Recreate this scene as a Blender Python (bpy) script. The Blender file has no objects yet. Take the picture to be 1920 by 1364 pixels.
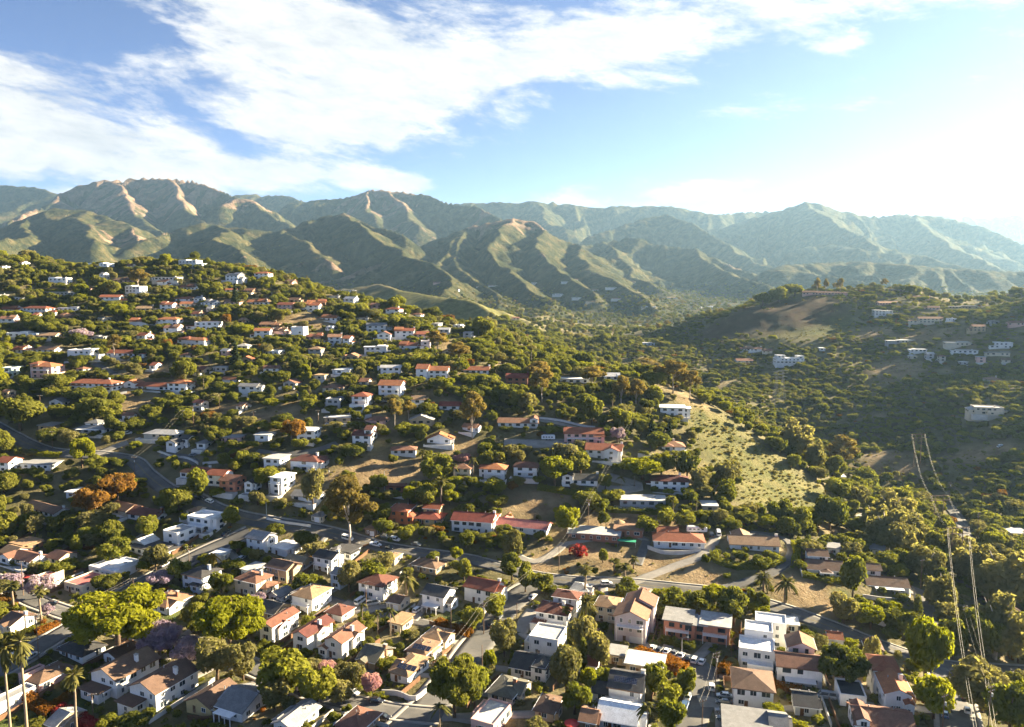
import bpy, math, random
import numpy as np
R = math.radians
rnd = random.Random(7)
RNG = np.random.default_rng(11)
SC = bpy.context.scene
COL = SC.collection

# ------------------------------------------------------------------ camera
CAM_Z, PITCH, FPX = 115.0, R(6.2), 1400.0
cam_d = bpy.data.cameras.new('camera')
cam_d.sensor_width = 36.0
cam_d.lens = 36.0 * FPX / 1920.0
cam_d.clip_start, cam_d.clip_end = 1.0, 60000.0
cam = bpy.data.objects.new('camera', cam_d)
COL.objects.link(cam)
cam.location = (0, 0, CAM_Z)
cam.rotation_euler = (R(90) - PITCH, 0, 0)
SC.camera = cam

# ------------------------------------------------------------------ light and exposure
SUN_AZ, SUN_EL = R(66), R(19)          # azimuth clockwise from the view direction (+Y), elevation
SC.view_settings.view_transform = 'Standard'
SC.view_settings.look = 'None'
SC.view_settings.gamma = 1.0
SC.view_settings.exposure = 2.75
SC.cycles.max_bounces = 6
SC.cycles.diffuse_bounces = 4
SC.cycles.glossy_bounces = 2
SC.cycles.transmission_bounces = 2
SC.cycles.transparent_max_bounces = 8
SC.cycles.volume_bounces = 0
SC.cycles.use_adaptive_sampling = True
SC.cycles.adaptive_threshold = 0.02
SC.cycles.sample_clamp_indirect = 4.0

sun_d = bpy.data.lights.new('sun', 'SUN')
sun_d.energy, sun_d.angle, sun_d.color = 5.0, R(0.55), (1.0, 0.845, 0.58)
sun = bpy.data.objects.new('sun', sun_d)
COL.objects.link(sun)
sun.rotation_euler = (R(90) - SUN_EL, 0, -SUN_AZ + math.pi)
sun.location = (300, 200, 400)


class NT:
    """tiny helper for writing node trees"""
    def __init__(s, tree):
        s.t = tree
        s.n, s.l = tree.nodes, tree.links
    def new(s, typ, **kw):
        n = s.n.new(typ)
        for k, v in kw.items():
            setattr(n, k, v)
        return n
    def put(s, sock, v):
        if hasattr(v, 'is_output') or isinstance(v, bpy.types.NodeSocket):
            s.l.new(v, sock)
        elif v is not None:
            if isinstance(v, (tuple, list)) and len(v) == 3 and sock.type == 'RGBA':
                v = (*v, 1)
            sock.default_value = v
    def m(s, op, a, b=None, c=None, clamp=False):
        n = s.new('ShaderNodeMath', operation=op, use_clamp=clamp)
        s.put(n.inputs[0], a); s.put(n.inputs[1], b)
        if c is not None: s.put(n.inputs[2], c)
        return n.outputs[0]
    def noise(s, vec, scale, detail=4, rough=0.55, dist=0.0, out='Fac'):
        n = s.new('ShaderNodeTexNoise')
        if vec is not None: s.put(n.inputs['Vector'], vec)
        s.put(n.inputs['Scale'], scale); s.put(n.inputs['Detail'], detail)
        s.put(n.inputs['Roughness'], rough); s.put(n.inputs['Distortion'], dist)
        return n.outputs[out]
    def step(s, x, a, b, lo=0.0, hi=1.0):
        n = s.new('ShaderNodeMapRange', interpolation_type='SMOOTHSTEP')
        s.put(n.inputs[0], x)
        for i, v in enumerate((a, b, lo, hi)): s.put(n.inputs[i + 1], v)
        return n.outputs[0]
    def mix(s, f, a, b, typ='MIX'):
        n = s.new('ShaderNodeMix', data_type='RGBA', blend_type=typ)
        s.put(n.inputs[0], f); s.put(n.inputs[6], a); s.put(n.inputs[7], b)
        return n.outputs[2]
    def ramp(s, f, stops):
        n = s.new('ShaderNodeValToRGB')
        el = n.color_ramp.elements
        while len(el) < len(stops): el.new(0.5)
        for e, (p, c) in zip(el, stops):
            e.position = p; e.color = (*c, 1)
        s.put(n.inputs[0], f)
        return n.outputs[0]


# ------------------------------------------------------------------ sky: Nishita air with broken cloud
world = bpy.data.worlds.new('World')
SC.world = world
world.use_nodes = True
W = NT(world.node_tree)
W.n.clear()
sky = W.new('ShaderNodeTexSky', sky_type='NISHITA')
sky.sun_disc = False
sky.sun_elevation, sky.sun_rotation = SUN_EL, SUN_AZ
sky.altitude, sky.air_density, sky.dust_density, sky.ozone_density = 100, 0.55, 0.30, 2.2
geo = W.new('ShaderNodeNewGeometry')
neg = W.new('ShaderNodeVectorMath', operation='SCALE')
tc = W.new('ShaderNodeTexCoord')
D = tc.outputs['Generated']
sep = W.new('ShaderNodeSeparateXYZ')
W.l.new(D, sep.inputs[0])
az = W.m('ARCTAN2', sep.outputs[0], sep.outputs[1])
el = W.m('ARCSINE', sep.outputs[2])
cmb = W.new('ShaderNodeCombineXYZ')
W.put(cmb.inputs[0], W.m('ADD', W.m('MULTIPLY', az, 1.0), W.m('MULTIPLY', el, 0.9)))
W.put(cmb.inputs[1], W.m('MULTIPLY', el, 2.7))
W.put(cmb.inputs[2], 0.37)
n1 = W.noise(cmb.outputs[0], 4.0, 8, 0.66, 0.35)
n2 = W.noise(cmb.outputs[0], 15.0, 5, 0.68, 0.2)


def ell(px, py):
    """picture point -> azimuth, elevation of the cloud it shows"""
    dx, dy = (px - 960) / FPX, (682 - py) / FPX
    x, y, z = dx, math.cos(PITCH) + math.sin(PITCH) * dy, -math.sin(PITCH) + math.cos(PITCH) * dy
    return math.atan2(x, y), math.atan2(z, math.hypot(x, y))


def blob(px, py, rx, ry, rot, amp):
    a0, e0 = ell(px, py)
    c, s_ = math.cos(rot), math.sin(rot)
    da, de = W.m('SUBTRACT', az, a0), W.m('SUBTRACT', el, e0)
    u = W.m('DIVIDE', W.m('ADD', W.m('MULTIPLY', da, c), W.m('MULTIPLY', de, s_)), rx / FPX)
    v = W.m('DIVIDE', W.m('SUBTRACT', W.m('MULTIPLY', de, c), W.m('MULTIPLY', da, s_)), ry / FPX)
    q = W.m('ADD', W.m('MULTIPLY', u, u), W.m('MULTIPLY', v, v))
    return W.m('MULTIPLY', W.m('EXPONENT', W.m('MULTIPLY', q, -1.0)), amp)


bias = None
for b in [(60, 230, 330, 125, 0.0, .40), (250, 300, 260, 40, -.1, .20), (540, 70, 300, 85, -.12, .40), (640, 210, 250, 46, .25, .30),
          (900, 120, 300, 75, .22, .42), (1230, 60, 330, 52, .18, .36), (1620, 0, 260, 34, .15, .24),
          (525, 322, 70, 24, 0, .50), (665, 336, 34, 17, 0, .62), (758, 343, 55, 14, 0, .62), (727, 259, 26, 15, 0, .55), (1335, 350, 50, 16, 0, .5), (1580, 85, 50, 12, 0, .4),
          (1320, 365, 110, 26, .1, .22), (360, 215, 130, 24, -.5, -.28), (100, 40, 190, 45, -.1, -.34), (-500, 150, 420, 160, 0, .28)]:
    x = blob(*b)
    bias = x if bias is None else W.m('ADD', bias, x)
dens = W.m('ADD', W.m('ADD', W.m('MULTIPLY_ADD', n1, 1.75, -.365), W.m('MULTIPLY', W.m('SUBTRACT', n2, .5), .75)), bias)
cl = W.step(dens, 0.60, 0.98)
cshade = n2
ccol = W.ramp(cshade, [(0.25, (1.95, 2.05, 2.2)), (0.66, (3.1, 3.06, 3.02))])
up = W.step(sep.outputs[2], -0.02, 0.05)
veil = W.m('MULTIPLY', blob(2350, 300, 800, 480, 0.0, .10), W.m('ADD', W.m('MULTIPLY', n1, .6), .65), clamp=True)
air = W.mix(1.0, sky.outputs[0], (.56, .54, .61), 'MULTIPLY')
air = W.mix(W.m('MULTIPLY', veil, up), air, (5.2, 5.1, 4.9))
fin = W.mix(W.m('MULTIPLY', cl, up), air, ccol)
bg = W.new('ShaderNodeBackground')
W.put(bg.inputs[0], fin)
W.put(bg.inputs[1], 0.052)
wo = W.new('ShaderNodeOutputWorld')
W.l.new(bg.outputs[0], wo.inputs[0])

# ------------------------------------------------------------------ numpy noise
_perm = np.random.default_rng(3).permutation(4096).astype(np.int64)
_grad = np.random.default_rng(4).uniform(0, 2 * np.pi, 4096)


def perlin(x, y, seed=0):
    xi, yi = np.floor(x).astype(np.int64), np.floor(y).astype(np.int64)
    xf, yf = x - xi, y - yi
    def g(ix, iy):
        a = _grad[_perm[(_perm[(ix + seed * 71) & 4095] + iy) & 4095]]
        return np.cos(a), np.sin(a)
    u, v = xf**3 * (xf * (xf * 6 - 15) + 10), yf**3 * (yf * (yf * 6 - 15) + 10)
    def d(ox, oy):
        c, s = g(xi + ox, yi + oy)
        return c * (xf - ox) + s * (yf - oy)
    a, b, c, e = d(0, 0), d(1, 0), d(0, 1), d(1, 1)
    return ((a + u * (b - a)) * (1 - v) + (c + u * (e - c)) * v) * 1.5


def fbm(x, y, o=4, seed=0, gain=0.5):
    t, amp = 0, 1.0
    for k in range(o):
        t = t + amp * perlin(x * 2**k, y * 2**k, seed + k)
        amp *= gain
    return t


# ------------------------------------------------------------------ where a picture point lies at a forward distance
def at(px, py, Y):
    dx, dy = (px - 960) / FPX, (682 - py) / FPX
    d = np.array([dx, math.cos(PITCH) + math.sin(PITCH) * dy, -math.sin(PITCH) + math.cos(PITCH) * dy])
    return d * (Y / d[1]) + np.array([0, 0, CAM_Z])


def project(P):
    P = np.asarray(P, float)
    x, y, z = P[..., 0], P[..., 1], P[..., 2] - CAM_Z
    fwd = y * math.cos(PITCH) - z * math.sin(PITCH)
    upv = y * math.sin(PITCH) + z * math.cos(PITCH)
    return 960 + FPX * x / fwd, 682 - FPX * upv / fwd


# ------------------------------------------------------------------ terrain: hills near the town from survey points, mountains from ridge lines
CTRL = [at(*p) for p in [
    # town floor
    (0, 1364, 200), (0, 1240, 226), (480, 1364, 190), (960, 1364, 186), (1440, 1364, 185), (1920, 1364, 188), (480, 1180, 252), (960, 1180, 250),
    (1440, 1180, 252), (200, 1060, 300), (700, 1060, 300), (1050, 1080, 290), (0, 1000, 328), (420, 1000, 325), (700, 1015, 322), (900, 1050, 305),
    (1250, 1095, 283), (1300, 1010, 318), (1480, 1060, 292), (1500, 1160, 262), (1750, 1225, 250), (1660, 1115, 280), (1730, 1110, 285),
    # slopes above the town
    (270, 900, 372), (0, 850, 400), (620, 880, 366), (400, 940, 345), (900, 960, 345), (1150, 960, 345), (1000, 900, 372), (1200, 920, 362), (1330, 960, 345),
    (180, 810, 418), (0, 800, 430), (500, 800, 410), (680, 830, 392), (850, 830, 400), (1100, 840, 395), (1240, 855, 398), (180, 735, 470), (350, 735, 470), (90, 710, 490), (620, 770, 432),
    (740, 750, 440), (800, 710, 470), (900, 705, 480), (1100, 720, 495), (1200, 712, 510), (1255, 785, 450), (1010, 800, 420), (640, 710, 480),
    (160, 670, 530), (350, 650, 560), (500, 668, 540), (700, 660, 560), (30, 630, 590), (250, 610, 620), (480, 590, 660), (600, 640, 590), (760, 630, 600), (0, 570, 680), (300, 560, 700),
    (110, 530, 745), (360, 495, 815), (200, 500, 800), (0, 480, 850), (-150, 470, 880), (-300, 480, 860), (500, 525, 780), (580, 545, 770), (650, 560, 745), (760, 592, 690), (870, 625, 640), (960, 665, 585), (1040, 695, 540),
    (-250, 600, 640), (-300, 750, 460), (-200, 950, 340), (-200, 1200, 240),
    # the grassy spur and the canyon behind it
    (1290, 748, 488), (1340, 775, 474), (1400, 812, 456), (1460, 850, 440), (1540, 912, 415), (1400, 930, 372), (1470, 960, 362), (1450, 1010, 325), (1600, 990, 365), (1340, 850, 420), (1300, 800, 448),
    # canyon floor and right hill
    (1500, 830, 640), (1420, 760, 690), (1330, 740, 760), (1620, 920, 520), (1720, 860, 560), (1700, 960, 440), (1800, 985, 410), (1900, 1010, 400), (1850, 1120, 300), (1920, 1230, 262), (2100, 1100, 330),
    (1845, 780, 600), (1900, 900, 490), (1800, 880, 530), (1480, 680, 840), (1390, 680, 860), (1640, 740, 720), (1750, 700, 740), (1860, 720, 680), (1900, 660, 760), (2000, 700, 720),
    (1400, 584, 1040), (1300, 640, 1000), (1480, 563, 1060), (1530, 544, 1080), (1600, 541, 1060), (1690, 540, 1040), (1740, 572, 960), (1650, 600, 930), (1800, 590, 960), (1880, 562, 1060), (1950, 548, 1150), (2100, 560, 1150), (2150, 650, 900),
    (1240, 620, 1150), (1180, 640, 1050), (1120, 680, 900)]]
CTRL += [np.array(p, float) for p in [
    # hidden ground behind the crests and the broad valley floor; unseen right hill raised to shade the canyon
    (-500, 1050, 75), (-150, 1000, 62), (-250, 1200, 60), (-700, 1200, 90), (-50, 900, 55), (50, 800, 42), (120, 680, 22), (60, 600, 40), (-100, 800, 68), (220, 620, -6), (300, 560, -14),
    (150, 900, 26), (200, 1100, 20), (0, 1250, 28), (500, 1350, 34), (800, 1400, 48), (1000, 1150, 100), (300, 1400, 18), (-300, 1600, 46), (200, 1800, 22), (900, 1800, 40),
    (-900, 1800, 80), (1500, 1900, 50), (0, 2300, 36), (700, 2500, 46), (-900, 2500, 90), (1600, 2600, 60), (300, 3200, 70), (1500, 3600, 80), (-1500, 3200, 150), (2600, 3200, 80),
    (-1500, 1600, 120), (0, 60, -6), (-200, 60, -4), (200, 60, -8), (540, 600, 55), (620, 740, 88), (720, 860, 125), (800, 940, 140), (860, 1060, 135), (950, 800, 150), (1300, 1200, 120), (760, 420, 10), (-700, 500, 60), (-900, 800, 120)]]
CTRL = np.array(CTRL)


def _phi(d2):
    return np.sqrt(d2 + 35.0**2)


_d2 = ((CTRL[:, None, :2] - CTRL[None, :, :2])**2).sum(-1)
_n = len(CTRL)
_A = np.zeros((_n + 3, _n + 3))
_A[:_n, :_n] = _phi(_d2) + np.eye(_n) * -2.0
_A[:_n, _n] = 1; _A[:_n, _n + 1:] = CTRL[:, :2]
_A[_n, :_n] = 1; _A[_n + 1:, :_n] = CTRL[:, :2].T
_w = np.linalg.solve(_A, np.concatenate([CTRL[:, 2], np.zeros(3)]))


def near_height(x, y):
    x, y = x.ravel(), y.ravel()
    out = np.empty_like(x)
    for i in range(0, len(x), 40000):
        xs, ys = x[i:i + 40000], y[i:i + 40000]
        d2 = (xs[:, None] - CTRL[None, :, 0])**2 + (ys[:, None] - CTRL[None, :, 1])**2
        out[i:i + 40000] = _phi(d2) @ _w[:_n] + _w[_n] + xs * _w[_n + 1] + ys * _w[_n + 2]
    return out


# ridge lines: (picture points with distance), slope, strength of side ribs, rock share
RIDGES = [
    ([(-420, 372, 7600), (-150, 350, 7600), (0, 349, 7500), (60, 351, 7300), (112, 366, 7000), (180, 400, 6600)], .50, 1.0),
    ([(20, 420, 5000), (70, 392, 5500), (110, 364, 5900), (150, 350, 6000), (190, 340, 6050), (260, 335, 6050), (330, 337, 6000), (380, 350, 5900), (440, 368, 5700), (500, 392, 5400), (560, 425, 5000)], .60, 1.25),
    ([(300, 337, 6000), (330, 372, 5500), (372, 402, 5000), (420, 432, 4600)], .62, 1.1),
    ([(210, 340, 6050), (240, 372, 5450), (270, 405, 5000), (300, 440, 4500)], .62, 1.1),
    ([(430, 390, 5000), (450, 376, 5200), (475, 378, 5200), (520, 400, 5000), (560, 420, 4800)], .62, 1.0),
    ([(420, 372, 7800), (455, 366, 7800), (500, 366, 7800), (545, 370, 7700), (590, 384, 7400)], .5, 1.0),
    ([(545, 384, 6300), (600, 374, 6300), (640, 371, 6200), (680, 358, 6100), (730, 360, 6000), (790, 365, 5900), (850, 384, 5600), (900, 402, 5200)], .60, 1.2),
    ([(730, 360, 6000), (760, 400, 5300), (790, 425, 4900)], .6, 1.0),
    ([(680, 358, 6100), (690, 392, 5500), (715, 415, 5100)], .6, 1.0),
    ([(800, 384, 7600), (850, 383, 7600), (950, 380, 7500), (1030, 379, 7500), (1080, 385, 7500), (1150, 388, 7500), (1220, 386, 7500), (1280, 393, 7400), (1340, 402, 7300), (1430, 396, 7600), (1480, 410, 7600)], .48, 1.1),
    ([(1000, 381, 7500), (1020, 410, 6800), (1050, 430, 6200)], .5, 1.0),
    ([(870, 385, 5500), (885, 384, 5400), (910, 400, 5100), (930, 420, 4800)], .6, 1.0),
    ([(740, 475, 3500), (800, 452, 3700), (860, 428, 3800), (910, 419, 3800), (950, 413, 3800), (990, 416, 3800), (1035, 440, 3700), (1075, 462, 3600), (1130, 490, 3300)], .64, 1.0),
    ([(950, 413, 3800), (940, 445, 3300), (915, 468, 3000), (930, 496, 2700), (965, 534, 2300), (1000, 568, 1950), (1030, 596, 1650)], .50, .8),
    ([(1080, 462, 3600), (1115, 492, 3100), (1150, 520, 2700), (1195, 545, 2300), (1230, 570, 1950)], .48, .8),
    ([(860, 430, 3800), (835, 475, 3100), (850, 512, 2650), (885, 544, 2250), (925, 574, 1850)], .5, .8),
    ([(1300, 470, 4300), (1330, 496, 3700), (1380, 516, 3200), (1440, 536, 2700)], .45, .8),
    ([(720, 470, 2750), (760, 498, 2450), (800, 522, 2150), (830, 545, 1850)], .5, .7),
    ([(1020, 430, 3700), (1030, 475, 3100), (1070, 510, 2700), (1120, 550, 2200)], .6, .8),
    ([(850, 432, 3800), (820, 470, 3200), (800, 500, 2800)], .6, .9),
    ([(1060, 466, 4400), (1120, 455, 4500), (1180, 449, 4500), (1240, 461, 4400), (1300, 470, 4300), (1345, 490, 4000), (1420, 512, 3600)], .58, .9),
    ([(1120, 455, 4500), (1150, 482, 3900), (1190, 512, 3300), (1250, 545, 2700)], .58, .8),
    ([(1100, 442, 5600), (1150, 425, 5700), (1220, 405, 5800), (1255, 403, 5800), (1300, 420, 5500), (1345, 445, 5200), (1390, 485, 4700), (1450, 505, 4200)], .56, 1.0),
    ([(1330, 430, 6900), (1380, 418, 6800), (1430, 405, 6700), (1480, 390, 6600), (1520, 378, 6500), (1560, 390, 6500), (1620, 408, 6500), (1700, 403, 6600), (1780, 410, 6600), (1850, 430, 6300), (1920, 460, 6000), (2080, 510, 5600), (2300, 540, 5400)], .52, 1.1),
    ([(1520, 378, 6500), (1560, 425, 5600), (1610, 445, 5200), (1660, 470, 4700), (1720, 510, 4000)], .54, .9),
    ([(1480, 470, 5000), (1540, 460, 5000), (1580, 458, 5000), (1640, 470, 4600), (1740, 480, 4500), (1830, 510, 4000)], .5, .9),
    ([(1720, 404, 6600), (1740, 440, 5800), (1800, 470, 5200), (1880, 510, 4500)], .52, .9),
    ([(1600, 405, 12000), (1760, 404, 12000), (1850, 409, 12000), (1920, 399, 12000), (2100, 380, 12000), (2400, 390, 12000)], .4, 1.0),
    ([(-420, 440, 3900), (-120, 440, 3900), (0, 432, 3900), (50, 416, 4000), (105, 394, 4100), (150, 397, 4100), (200, 414, 3900), (245, 432, 3700), (275, 462, 3300)], .52, .8),
    ([(60, 416, 4000), (40, 445, 3400), (10, 465, 3000)], .52, .8),
    ([(150, 397, 4100), (160, 430, 3500), (200, 455, 3100)], .52, .8),
    ([(255, 470, 3200), (330, 436, 3500), (400, 420, 3600), (460, 430, 3600), (530, 432, 3600), (590, 410, 3700), (640, 401, 3700), (690, 425, 3500), (735, 442, 3300)], .56, .9),
    ([(640, 401, 3700), (690, 452, 3000), (735, 478, 2700), (770, 500, 2400)], .55, .8),
    ([(530, 432, 3600), (560, 466, 3000), (600, 490, 2700)], .55, .8),
    ([(420, 424, 3600), (430, 455, 3000), (460, 480, 2600)], .55, .8),
    ([(640, 545, 1650), (700, 540, 1650), (755, 532, 1650), (800, 546, 1550), (850, 558, 1450), (930, 580, 1350), (1000, 606, 1200)], .42, .35),
    ([(800, 575, 1330), (850, 557, 1350), (880, 562, 1300), (930, 590, 1200), (960, 606, 1130)], .45, .35),
    ([(1480, 500, 3400), (1600, 490, 3500), (1700, 500, 3400), (1850, 510, 3300), (2100, 520, 3300)], .30, .6),
]


def ridge_height(x, y):
    wx = x + 80 * fbm(x / 900, y / 900, 3, 20) + 13 * fbm(x / 170, y / 170, 2, 24)
    wy = y + 80 * fbm(x / 900, y / 900, 3, 30) + 13 * fbm(x / 170, y / 170, 2, 34)
    best = np.full_like(x, -500.0)
    for k, (pts, slope, rib) in enumerate(RIDGES):
        P = np.array([at(*p) for p in pts])
        seg = np.hypot(*(P[1:, :2] - P[:-1, :2]).T)
        cum = np.concatenate([[0], np.cumsum(seg)])
        far = P[:, 2].max() / slope + 400
        m = (x > P[:, 0].min() - far) & (x < P[:, 0].max() + far) & (y > P[:, 1].min() - far) & (y < P[:, 1].max() + far)
        if not m.any(): continue
        X, Y = wx[m], wy[m]
        d = np.full(X.shape, 1e9); s = np.zeros_like(X); h = np.zeros_like(X)
        for i in range(len(seg)):
            a, b = P[i], P[i + 1]
            ab = b[:2] - a[:2]
            t = np.clip(((X - a[0]) * ab[0] + (Y - a[1]) * ab[1]) / (ab @ ab), 0, 1)
            dd = np.hypot(X - a[0] - t * ab[0], Y - a[1] - t * ab[1])
            q = dd < d
            d[q] = dd[q]; s[q] = cum[i] + t[q] * seg[i]; h[q] = a[2] + t[q] * (b[2] - a[2])
        size = max(60.0, P[:, 2].max())
        lam = 0.42 * size + 60
        side = np.where((X * 0 + 1) > 0, 1, 1)
        r1 = 1 - np.abs(perlin(s / lam + k * 7.3, d / (4.0 * lam), 40 + k))
        r2 = 1 - np.abs(perlin(s / (lam * .38) + k * 3.1, d / (1.6 * lam), 60 + k))
        dep = np.clip(d / (0.35 * size + 40), 0, 1)
        fall = .80 * slope * d * (1 - 0.16 * np.clip(d * slope / size, 0, 1))
        hh = h - fall + rib * dep * size * (0.60 * (r1 - .97) + 0.32 * (r2 - .97))
        cur = best[m]
        kk = 6.0
        mx = np.maximum(cur, hh)
        best[m] = mx + kk * np.log1p(np.exp(-np.abs(cur - hh) / kk)) * (np.abs(cur - hh) < 8 * kk)
    return best


def height(x, y):
    shp = x.shape
    x, y = x.ravel().astype(float), y.ravel().astype(float)
    r = np.hypot(x, y)
    n = near_height(x, y)
    n = n + np.clip((r - 330) / 500, 0, 1) * (3.0 * fbm(x / 70, y / 70, 3, 5) + 5 * fbm(x / 190, y / 190, 2, 9)) + .35 * fbm(x / 22, y / 22, 2, 12)
    out = n.copy()
    far = r > 950
    rh = ridge_height(x[far], y[far])
    rid = 15 * (.5 - np.abs(perlin(x[far] / 330, y[far] / 330, 51))) + 12 * (.5 - np.abs(perlin(x[far] / 140, y[far] / 140, 52))) + 5 * fbm(x[far] / 60, y[far] / 60, 3, 50)
    mtn = rh + rid * np.clip((r[far] - 1900) / 2200, 0, 1)
    base = n[far]
    k = 10.0
    mm = np.maximum(base, mtn) + k * np.log1p(np.exp(-np.minimum(np.abs(base - mtn) / k, 30)))*(mtn > base - 60)
    out[far] = mm
    return out.reshape(shp)


NTH = 761
TH = np.linspace(R(-50), R(54), NTH)
R_NEAR = np.concatenate([np.linspace(20, 150, 14), np.geomspace(154, 1700, 300)])
R_FAR = np.geomspace(1700, 14500, 390)
RR = np.concatenate([R_NEAR, R_FAR[1:]])
GX, GY = RR[:, None] * np.sin(TH)[None, :], RR[:, None] * np.cos(TH)[None, :]
GZ = height(GX, GY)


def ground_z(x, y):
    """height of the terrain mesh at world x, y"""
    x, y = np.asarray(x, float), np.asarray(y, float)
    r, th = np.hypot(x, y), np.arctan2(x, y)
    fi = np.clip(np.interp(r, RR, np.arange(len(RR))), 0, len(RR) - 1.001)
    fj = np.clip((th - TH[0]) / (TH[1] - TH[0]), 0, NTH - 1.001)
    i, j = fi.astype(int), fj.astype(int)
    a, b = fi - i, fj - j
    return (GZ[i, j] * (1 - a) + GZ[i + 1, j] * a) * (1 - b) + (GZ[i, j + 1] * (1 - a) + GZ[i + 1, j + 1] * a) * b


def spot(px, py):
    """the ground point that the picture point shows: sight line cut with the terrain"""
    dx, dy = (px - 960) / FPX, (682 - py) / FPX
    d = np.array([dx, math.cos(PITCH) + math.sin(PITCH) * dy, -math.sin(PITCH) + math.cos(PITCH) * dy])
    d = d / math.hypot(d[0], d[1])
    t = np.concatenate([np.linspace(60, 1600, 3000), np.geomspace(1601, 14000, 2000)])
    z = CAM_Z + t * d[2] - ground_z(t * d[0], t * d[1])
    i = int(np.argmax(z < 0))
    if z[i] >= 0: i = len(t) - 1
    return np.array([t[i] * d[0], t[i] * d[1], float(ground_z(t[i] * d[0], t[i] * d[1]))])


def new_mesh(name, verts, faces, smooth=False):
    me = bpy.data.meshes.new(name)
    verts = np.asarray(verts, np.float32).reshape(-1, 3)
    if isinstance(faces, np.ndarray):
        k = faces.shape[1]
        me.vertices.add(len(verts)); me.vertices.foreach_set('co', verts.ravel())
        me.loops.add(faces.size); me.loops.foreach_set('vertex_index', faces.astype(np.int32).ravel())
        me.polygons.add(len(faces))
        me.polygons.foreach_set('loop_start', np.arange(0, faces.size, k, dtype=np.int32))
        me.polygons.foreach_set('loop_total', np.full(len(faces), k, np.int32))
        me.update(calc_edges=True)
    else:
        me.from_pydata([tuple(v) for v in verts.tolist()], [], faces)
    if smooth:
        me.polygons.foreach_set('use_smooth', np.ones(len(me.polygons), bool))
    return me


def link(name, me, mat=None, parent=None, **props):
    o = bpy.data.objects.new(name, me)
    COL.objects.link(o)
    if mat is not None and me is not None and len(me.materials) == 0:
        me.materials.append(mat)
    if parent is not None: o.parent = parent
    for k, v in props.items(): o[k] = v
    return o


def grid_faces(nr, nc):
    a = np.arange(nr * nc).reshape(nr, nc)
    return np.stack([a[:-1, :-1], a[:-1, 1:], a[1:, 1:], a[1:, :-1]], -1).reshape(-1, 4)[:, ::-1]


# ------------------------------------------------------------------ materials
def material(name):
    m = bpy.data.materials.new(name)
    m.use_nodes = True
    n = NT(m.node_tree)
    return m, n, n.n['Principled BSDF']


def bump(n, bs, h, strength, dist):
    b = n.new('ShaderNodeBump')
    n.put(b.inputs['Strength'], strength); n.put(b.inputs['Distance'], dist); n.put(b.inputs['Height'], h)
    n.l.new(b.outputs[0], bs.inputs['Normal'])


def pos(n):
    return n.new('ShaderNodeNewGeometry').outputs['Position']


def attr(n, name):
    return n.new('ShaderNodeAttribute', attribute_name=name).outputs['Fac']


# ground of the town and the hills: soil, dry grass, green cover, bare dirt
m_ground, n, bs = material('hill_ground')
P_ = pos(n)
c1 = n.ramp(n.noise(P_, .035, 5, .6), [(.30, (.070, .068, .028)), (.46, (.120, .105, .048)), (.56, (.175, .145, .075)), (.70, (.26, .205, .115))])
dry = n.ramp(n.noise(P_, .09, 6, .62), [(.30, (.13, .085, .045)), (.50, (.25, .175, .095)), (.68, (.34, .25, .14))])
grs = n.ramp(n.noise(P_, .11, 6, .65), [(.30, (.062, .070, .020)), (.50, (.130, .128, .040)), (.70, (.225, .192, .072))])
lawn = n.ramp(n.noise(P_, .2, 4, .6), [(.35, (.035, .055, .012)), (.65, (.10, .125, .028))])
c = n.mix(attr(n, 'bare'), c1, dry)
c = n.mix(attr(n, 'grassy'), c, grs)
c = n.mix(attr(n, 'lawn'), c, lawn)
til = n.ramp(n.noise(P_, .05, 6, .65), [(.3, (.045, .028, .017)), (.7, (.088, .055, .034))])
c = n.mix(attr(n, 'tilled'), c, til)
n.put(bs.inputs['Base Color'], c); n.put(bs.inputs['Roughness'], .95); n.put(bs.inputs['Specular IOR Level'], .1)
bump(n, bs, n.noise(P_, .55, 5, .7), .7, 1.2)

# mountains: chaparral with rock on the crests and pale scree
m_mtn, n, bs = material('chaparral_mountain')
P_ = pos(n)
big = n.noise(P_, .0035, 5, .6)
chap = n.ramp(n.noise(P_, .020, 8, .68), [(.34, (.016, .021, .011)), (.47, (.042, .046, .018)), (.57, (.080, .072, .030)), (.70, (.145, .110, .056))])
rock = n.ramp(n.noise(P_, .016, 8, .7), [(.32, (.075, .056, .038)), (.50, (.19, .128, .085)), (.66, (.33, .225, .155))])
rk = n.m('ADD', attr(n, 'rock'), n.m('MULTIPLY', n.m('SUBTRACT', n.noise(P_, .011, 8, .72), .5), 1.5))
c = n.mix(n.step(rk, .48, .66), chap, rock)
dryp = n.step(n.noise(P_, .006, 6, .65, .3), .56, .70, 0, .55)
c = n.mix(dryp, c, (.15, .115, .055))
n.put(bs.inputs['Base Color'], c); n.put(bs.inputs['Roughness'], .95); n.put(bs.inputs['Specular IOR Level'], .05)
bump(n, bs, n.noise(P_, .030, 6, .72, .4), 1.0, 20.0)

# ------------------------------------------------------------------ terrain meshes
def gauss_px(pts, x, y):
    """soft patches round picture points, (px, py, radius in m)"""
    f = np.zeros_like(x)
    for px, py, rad in pts:
        p = spot(px, py)
        f = np.maximum(f, np.exp(-(((x - p[0])**2 + (y - p[1])**2) / rad**2)**1.5))
    return f


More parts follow.
